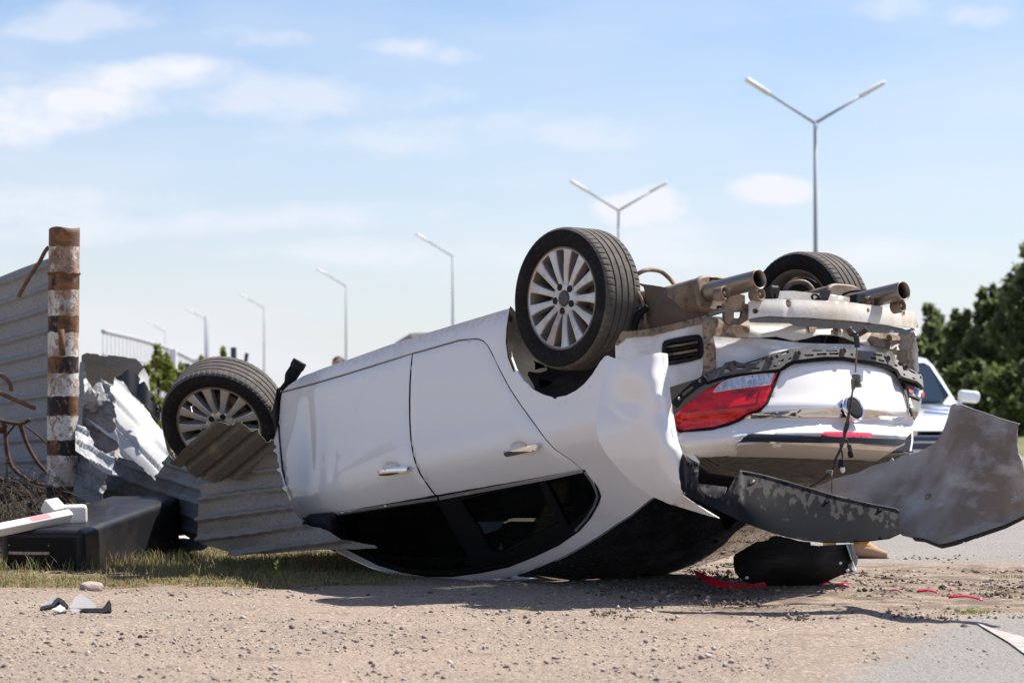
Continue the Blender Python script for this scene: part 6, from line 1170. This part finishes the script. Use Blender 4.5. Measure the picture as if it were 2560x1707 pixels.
def fan_pts(n, x0, x1, y0, y1, p=1.0):
    y = y0 + (y1 - y0) * rs.random(n) ** p; t = x0 + (x1 - x0) * rs.random(n); return np.stack([t * y, y], 1)
P = fan_pts(30000, -.215, .22, 7.6, 14.2); on_road = (P[:, 0] > 1.05 + (P[:, 1] - 8.5) * .33) & ((P[:, 1] < 11) | (P[:, 1] > 14.2)); k = (~on_road | (rs.random(len(P)) < .12)) & (fbm(P[:, 0] * 1.4, P[:, 1] * 1.4, 3) > .30 + .25 * rs.random(len(P))) ; k &= ~((P[:, 1] > 12.95) & (P[:, 0] < -.3))
P = P[k]; sz = .0022 + .0052 * rs.random(len(P)) ** 4 + .0135 * (rs.random(len(P)) ** 20); scatter('gravel', P, sz, m_gravel, lambda x, y: gz(x, y) + .012 * (x > 1.2), 5)
P = fan_pts(15000, .03, .24, 10.9, 15.6); k = (fbm(P[:, 0] * 2.2, P[:, 1] * 2.2, 3) > .40 + .16 * rs.random(len(P))) & ((P[:, 0] > .9) | (P[:, 1] < 13.2)) & ((P[:, 1] < 14.3) | (rs.random(len(P)) < .25)); P = P[k]; sz = .0035 + .010 * rs.random(len(P)) ** 4 + .012 * rs.random(len(P)) ** 22
scatter('soil_crumbs', P, sz, m_soilbits, lambda x, y: gz(x, y) * .6 + .012, 8, (.5, 1.0))

# ------------------------------------------------------------------ grass, weeds
def blades(pts, h, w, m, name, seed, lean=.5, zf=gz, kind='stuff', loc=None):
    rs = np.random.default_rng(seed); n = len(pts); h = h * np.ones(n); a = rs.random(n) * 6.283; d = np.stack([np.cos(a), np.sin(a)], 1); b = np.stack([-d[:, 1], d[:, 0]], 1); ln_ = lean * rs.random(n) * h
    z0 = zf(pts[:, 0], pts[:, 1]) - .004; V = []; 
    for t, wt_ in ((0, 1.0), (.45, .85), (.8, .5), (1.0, 0.06)):
        ctr_ = pts + d * (ln_ * t ** 1.8)[:, None]; zz_ = z0 + h * t * (1 - .25 * lean * t)
        for s in (-1, 1): q = ctr_ + b * (s * w * wt_ / 2); V.append(np.stack([q[:, 0], q[:, 1], zz_], 1))
    V = np.stack(V, 1).reshape(-1, 3); i = np.arange(n)[:, None] * 8; Fc = np.concatenate([i + np.array([[2 * k, 2 * k + 1, 2 * k + 3, 2 * k + 2]]) for k in range(3)]).tolist()
    o = add(name, V, Fc, m, None, False, None, loc)
    if kind: o['kind'] = kind
    return o
P = fan_pts(60000, -.215, -.025, 12.55, 17.2); dn = fbm(P[:, 0] * 2.6, P[:, 1] * 2.6, 4); edge_ = 12.85 + .35 * (P[:, 0] + 2.6) / 2.0 * 0 + .5 * (fbm(P[:, 0] * 3, P[:, 0] * 0 + 2.2, 3) - .45) + .35 * sstep(P[:, 0], -1.2, -.3) + .12
k = (P[:, 1] > edge_) & (dn + .25 * rs.random(len(P)) > .50) & (P[:, 0] < -.45 - .25 * rs.random(len(P))); P = P[k]
inbox = (np.abs((P - ctr[:2]) @ L_[:2]) < bl / 2) & (np.abs((P - ctr[:2]) @ W_[:2]) < bw / 2); P = P[~inbox]; P = P[~((P[:, 0] > -3.0) & (P[:, 0] < -2.2) & (P[:, 1] > 13.7) & (P[:, 1] < 14.6) & (rs.random(len(P)) < .8))]
hh_ = (.018 + .045 * rs.random(len(P)) ** 2) * (.6 + .9 * fbm(P[:, 0] * 1.7 + 9, P[:, 1] * 1.7, 3)); blades(P, hh_, .0045, m_grass, 'grass', 4, 1.0)
# taller tufts against the cabinet and sheets
Q = []
for cx, cy, n_, s_ in [(ctr[0] - .1, 14.2, 260, .22), (-2.16, 14.6, 200, .12), (-1.95, 14.9, 260, .2), (-2.75, 14.15, 260, .18), (-1.5, 14.6, 420, .35), (-.9, 14.2, 300, .3), (-2.5, 14.05, 180, .25), (-1.75, 13.7, 160, .12)]:
    Q.append(np.stack([rs.normal(cx, s_, n_), rs.normal(cy, .10, n_)], 1))
Q = np.concatenate(Q); inbox = (np.abs((Q - ctr[:2]) @ L_[:2]) < bl / 2) & (np.abs((Q - ctr[:2]) @ W_[:2]) < bw / 2); Q = Q[~inbox]; Q = Q[~((Q[:, 0] > -3.0) & (Q[:, 0] < -2.25) & (Q[:, 1] > 13.7) & (Q[:, 1] < 14.5) & (rs.random(len(Q)) < .75))]; blades(Q, .04 + .09 * rs.random(len(Q)) ** 1.6, .0042, m_grass, 'tall_grass', 6, .8)
def tuft(px_, py_, n_, s_, h_, lab, name='grass_tuft', m=m_leaf_yel):
    g = ground_at([(px_, py_)])[0]; pts = np.stack([rs.normal(g[0], s_, n_), rs.normal(g[1], s_ * .7, n_)], 1); o = blades(pts, h_ * (.4 + .6 * rs.random(n_)), .005, m, name, int(px_), 1.3, lambda x, y: gz(x, y) * .5 + .014, None, (g[0], g[1], 0)); tag(o, lab, 'plant', 'small green tufts on the soil')
tuft(2434, 1541, 90, .055, .045, 'green tuft at the upper end of the white marking'); tuft(2523, 1449, 60, .045, .035, 'green tuft under the bumper\'s right end'); tuft(2530, 1488, 40, .04, .03, 'sparse green tuft at the right edge beside dark clods'); tuft(1822, 1416, 40, .03, .025, 'small green tuft behind the red strip'); tuft(2145, 1494, 40, .04, .022, 'yellowish tuft below the liner\'s end'); tuft(1300, 1526, 30, .06, .016, 'thin green shoots in front of the car\'s shadow')
g = at1(692, 1462, 13.1); g[2] = 0; wd_ = thing('weed', g, 'single upright green weed standing in the sunlit grass', 'plant')
tube('stem', [g, g + (.004, 0, .06), g + (-.006, 0, .125)], [.003, .0025, .001], m_leaf_yel, wd_, 6, res=8)
for k in range(12):
    z = .02 + .009 * k; a = k * 2.4; d = np.array([math.cos(a), math.sin(a), .9]); L = .035 * (1 - k / 20); s = np.array([-d[1], d[0], 0]) * .005; p0 = g + (0, 0, z)
    add('leaf', [p0, p0 + d * L * .5 + s, p0 + d * L, p0 + d * L * .5 - s], [(0, 1, 2, 3)], m_leaf_yel, wd_, False)
gs = []
for k in range(380):
    px_ = random.uniform(-60, 122); p0 = at1(px_, 1010, random.uniform(15.2, 16.3)); p0[2] = .05 + .24 * min(1, (p0[1] - 15.2)); a = random.random() * 6.28; L = random.uniform(.12, .42); dx = np.array([math.cos(a) * L * .6, math.sin(a) * L * .3, 0])
    q = np.array([p0, p0 + dx * .35 + (0, 0, L * .5), p0 + dx * .9 + (0, 0, L * random.uniform(.2, .8)), p0 + dx * 1.5 + (0, 0, L * random.uniform(.0, .6))]); t = np.linspace(0, 3, 9); q = np.stack([spl(t, np.arange(4), q[:, j]) for j in range(3)], 1); gs.append(tube_geo(q, np.linspace(.0026, .0012, 9), 4, False))
V, Fc = merge(gs); o = add('dry_weeds', V, Fc, m_straw); o['kind'] = 'stuff'
gs = []
for k in range(420):
    x = random.uniform(-2.9, -.7); y = random.uniform(12.9, 14.4); a = random.random() * 6.28; L = random.uniform(.04, .16); z = float(gz(x, y)) + .006; q = np.array([(x, y, z), (x + math.cos(a) * L * .5, y + math.sin(a) * L * .5, z + .012 * random.random()), (x + math.cos(a + .3) * L, y + math.sin(a + .3) * L, z + .004)]); gs.append(tube_geo(q, np.array([.0016, .0014, .001]), 4, False))
V, Fc = merge(gs); o = add('straw', V, Fc, mat('bleached_straw', (.42, .33, .20), .9)); o['kind'] = 'stuff'

# ------------------------------------------------------------------ people
def person(base, joints, edges, radii, label, scale=1.0, mats=None):
    t = thing('person', base, label, 'person')
    me = bpy.data.meshes.new('body'); me.from_pydata([tuple(np.array(base) + np.array(j) * scale - np.array(base)) for j in joints], edges, []); o = bpy.data.objects.new('body', me); COL.objects.link(o); o.parent = t; me.materials.append(mats[0])
    sk_ = o.modifiers.new('skin', 'SKIN'); lay = me.skin_vertices[0] if me.skin_vertices else None
    if lay is None:
        bm = bmesh.new(); bm.from_mesh(me); bm.verts.layers.skin.verify(); bm.to_mesh(me); bm.free(); lay = me.skin_vertices[0]
    for i, r in enumerate(radii): lay.data[i].radius = (r * scale, r * scale)
    lay.data[0].use_root = True
    ss = o.modifiers.new('subsurf', 'SUBSURF'); ss.levels = 2; ss.render_levels = 2; return t
stand = [(0, 0, .95), (0, 0, 1.12), (0, 0, 1.32), (0, 0, 1.46), (0, 0, 1.53), (.17, 0, 1.42), (.22, .02, 1.12), (.22, -.06, .88), (-.17, 0, 1.42), (-.22, .02, 1.12), (-.22, -.06, .88), (.09, 0, .90), (.10, -.02, .50), (.10, .02, .08), (.11, -.14, .03), (-.09, 0, .90), (-.10, -.02, .50), (-.10, .02, .08), (-.11, -.14, .03)]
se = [(0, 1), (1, 2), (2, 3), (3, 4), (2, 5), (5, 6), (6, 7), (2, 8), (8, 9), (9, 10), (0, 11), (11, 12), (12, 13), (13, 14), (0, 15), (15, 16), (16, 17), (17, 18)]
sr = [.15, .14, .16, .07, .06, .07, .05, .035, .07, .05, .035, .095, .065, .045, .04, .095, .065, .045, .04]
pb2 = at1(846, 1010, 46) * (1, 1, 0)
hs_ = (at1(846, 893, 46)[2]) / 1.76
pp = person(pb2, stand, se, sr, 'person with short dark hair whose head just shows above the sill', hs_, (m_jacket,))
def head(t, c, r, face):
    V, Fc = lathe_geo([(-1.18, .001), (-1.05, .42), (-.7, .70), (-.2, .86), (.3, .90), (.75, .72), (1.0, .4), (1.1, .001)], 20); M_ = frame(c, (0, 0, 1), (0, 1, 0)); V = xf(M_, np.asarray(V) * r); hd_ = add('head', V, Fc, m_skin, t)
    hv, hf = lathe_geo([(.05, .93), (.35, .98), (.8, .82), (1.08, .45), (1.18, .001)], 20); hv = xf(frame(np.array(c) - np.array(face) * r * .12, (0, 0, 1), (0, 1, 0)), np.asarray(hv) * r); add('hair', hv, hf, m_hair, t)
    f = np.array(face); s = np.cross(f, (0, 0, 1.)); c = np.array(c)
    lathe('nose', c + f * r * .92 + (0, 0, -.15 * r), f, [(-.1 * r, .18 * r), (.1 * r, .10 * r), (.16 * r, .001)], m_skin, t, 10)
    for sg_ in (-1, 1): lathe('eye', c + f * r * .80 + s * sg_ * r * .32 + (0, 0, .1 * r), f, [(-.02, .13 * r), (.04 * r, .08 * r), (.05 * r, .001)], m_dark, t, 8); lathe('ear', c + s * sg_ * r * .90 + (0, 0, -.05 * r), s * sg_, [(-.1 * r, .22 * r), (.1 * r, .2 * r), (.12 * r, .001)], m_skin, t, 10)
head(pp, pb2 + np.array([0, 0, 1.645 * hs_]), .118 * hs_, (0, -1, 0))
pb3 = at1(2128, 1010, 15.2); pb3[2] = 0
crouch = [(0, .25, .42), (-.02, .12, .60), (-.02, .0, .82), (-.02, -.08, .92), (-.02, -.10, .96), (.16, .0, .80), (.22, -.22, .62), (.12, -.38, .50), (-.2, .0, .80), (-.26, -.22, .62), (-.14, -.38, .50), (.09, .22, .40), (.12, -.10, .52), (.06, .10, .10), (.17, .06, .035), (-.09, .22, .40), (-.14, -.08, .52), (-.12, .12, .10), (-.13, -.02, .035)]
pc = person(pb3, crouch, se, sr, 'person crouching behind the torn bumper, only a tan boot and ochre trouser hem showing', .95, (m_hem,))
head(pc, pb3 + np.array([-.02, -.14, 1.03]), .112, (0, -1, -.2))
bo = pb3 + np.array([.095, .06, 0]); bv = [bo + np.array(q) for q in ((-.035, .03, .11), (-.03, .02, .055), (.02, .0, .048), (.075, -.015, .036), (.115, -.02, .03))]
tube('boot', bv, [.038, .041, .037, .030, .021], m_boot, pc, 14, res=20); box('boot_sole', bo + np.array([.03, 0, .009]), np.array([[.98, -.15, 0], [.15, .98, 0], [0, 0, 1]]), (.20, .075, .016), m_jacket, pc, .006)
tube('trouser_hem', [bo + np.array(q) for q in ((-.036, .03, .10), (-.038, .035, .16), (-.05, .06, .26))], [.056, .058, .062], m_hem, pc, 14)

# ------------------------------------------------------------------ white patrol car beyond, seen from the front
PX, PDp = 4.16, 28.0
pcar = thing('patrol_car', (PX, PDp + 2, 0), 'white patrol car with dark stripes facing us behind the wreck', 'car')
def prow(y, pts): return [(PX + x, PDp + y, z) for x, z in pts] 
def halfrow(y, xs, zs): return [(PX + x, PDp + y, z) for x, z in zip([-q for q in xs[::-1]] + list(xs), list(zs[::-1]) + list(zs))]
bodyrows = [halfrow(y, xs, zs) for y, xs, zs in ((-.05, (.55, .70, .80, .80, .78), (.62, .60, .50, .34, .22)), (.03, (.55, .78, .86, .87, .84), (.68, .655, .52, .34, .20)), (.30, (.55, .80, .90, .91, .88), (.76, .73, .55, .34, .20)), (1.15, (.55, .82, .91, .92, .90), (.885, .86, .60, .34, .20)), (2.4, (.55, .84, .91, .92, .90), (.90, .88, .62, .34, .20)), (3.6, (.55, .84, .91, .92, .90), (.93, .90, .62, .34, .20)), (4.4, (.55, .80, .88, .88, .86), (.92, .88, .60, .34, .22)))]
patch_loft('body', bodyrows, m_patrol, pcar, .01, flip=False)
box('bumper', (PX, PDp - .03, .42), I3, (1.60, .10, .30), m_patrol, pcar, .04, 3)
cab = [halfrow(y, xs, zs) for y, xs, zs in ((1.10, (.45, .66, .76), (.90, .895, .88)), (1.75, (.40, .58, .66), (1.36, 1.34, 1.22)), (2.1, (.40, .56, .66), (1.45, 1.42, 1.10)), (3.2, (.40, .56, .66), (1.44, 1.41, 1.10)), (4.0, (.45, .66, .74), (.96, .95, .90)))]
patch_loft('roof', cab, m_patrol, pcar, .01)
wv = [(-.60, 1.10, .915), (-.50, 1.075, .905), (.50, 1.075, .905), (.60, 1.10, .915), (.655, 1.14, .97), (.53, 1.68, 1.30), (.47, 1.72, 1.335), (-.47, 1.72, 1.335), (-.53, 1.68, 1.30), (-.655, 1.14, .97)]
wv = np.array([(PX + x, PDp + y - .045, z + .03) for x, y, z in wv]); add('windscreen', np.concatenate([wv, wv + (0, .03, -.02)]), [tuple(range(10)), tuple(range(19, 9, -1))] + [(i, i + 10, (i + 1) % 10 + 10, (i + 1) % 10) for i in range(10)], m_wind, pcar, False)
for s in (-1, 1):
    box('mirror', (PX + s * .915, PDp + 1.35, .985), np.array([[1, 0, -.10 * s], [0, 1, 0], [.10 * s, 0, 1]]), (.24, .12, .135), m_patrol, pcar, .045, 3); box('mirror_arm', (PX + s * .78, PDp + 1.35, .92), I3, (.12, .06, .04), m_patrol, pcar, .01)
    lathe('wheel', (PX + s * .80, PDp + .95, .31), (1, 0, 0), [(-.1, .1), (-.1, .31), (.1, .31), (.1, .1)], m_tyre, pcar, 20); lathe('wheel', (PX + s * .80, PDp + 3.5, .31), (1, 0, 0), [(-.1, .1), (-.1, .31), (.1, .31), (.1, .1)], m_tyre, pcar, 20)
    box('headlamp', (PX + s * .62, PDp - .02, .585), np.array([[.97, .2 * s, 0], [-.2 * s, .97, 0], [0, 0, 1]]), (.24, .12, .10), m_clear, pcar, .03, 3)
    tube('blue_marking', [(PX + s * x, PDp + y, z) for x, y, z in ((.28, .50, .815), (.45, .48, .803), (.62, .52, .79), (.70, .60, .785))], .010, m_blue, pcar, 6); tube('blue_marking', [(PX + s * x, PDp + y, z) for x, y, z in ((.30, .80, .855), (.45, .78, .848), (.60, .80, .835))], .007, m_blue, pcar, 6)
box('grille', (PX, PDp - .085, .535), I3, (1.66, .03, .05), m_stripe, pcar, .01); box('grille', (PX, PDp - .085, .455), I3, (1.64, .03, .065), m_stripe, pcar, .01); box('lower_intake', (PX, PDp - .085, .255), I3, (1.5, .03, .13), m_stripe, pcar, .02)

# overgrown mound added under the left fence sheet, shadow there put into its colour
ex = np.linspace(-4.6, -2.35, 40); ey = np.linspace(15.2, 17.6, 14); EY, EX = np.meshgrid(ey, ex, indexing='ij')
EZ = -.05 + .42 * np.sin(np.clip((EY - 15.2) / 2.4, 0, 1) * 3.14) ** .8 * sstep(EX, -2.38, -2.75) * (.75 + .6 * fbm(EX * 3, EY * 3, 3))
bk_ = add('shadow_mound', np.stack([EX.ravel(), EY.ravel(), EZ.ravel()], 1), grid_faces(*EX.shape), mat('earth_with_shadow', (.022, .017, .014), .95, 0, 0, [(14, 6, .5, .7, (.05, .036, .026), U)], [(30, .6, .03)])); bk_['kind'] = 'structure'
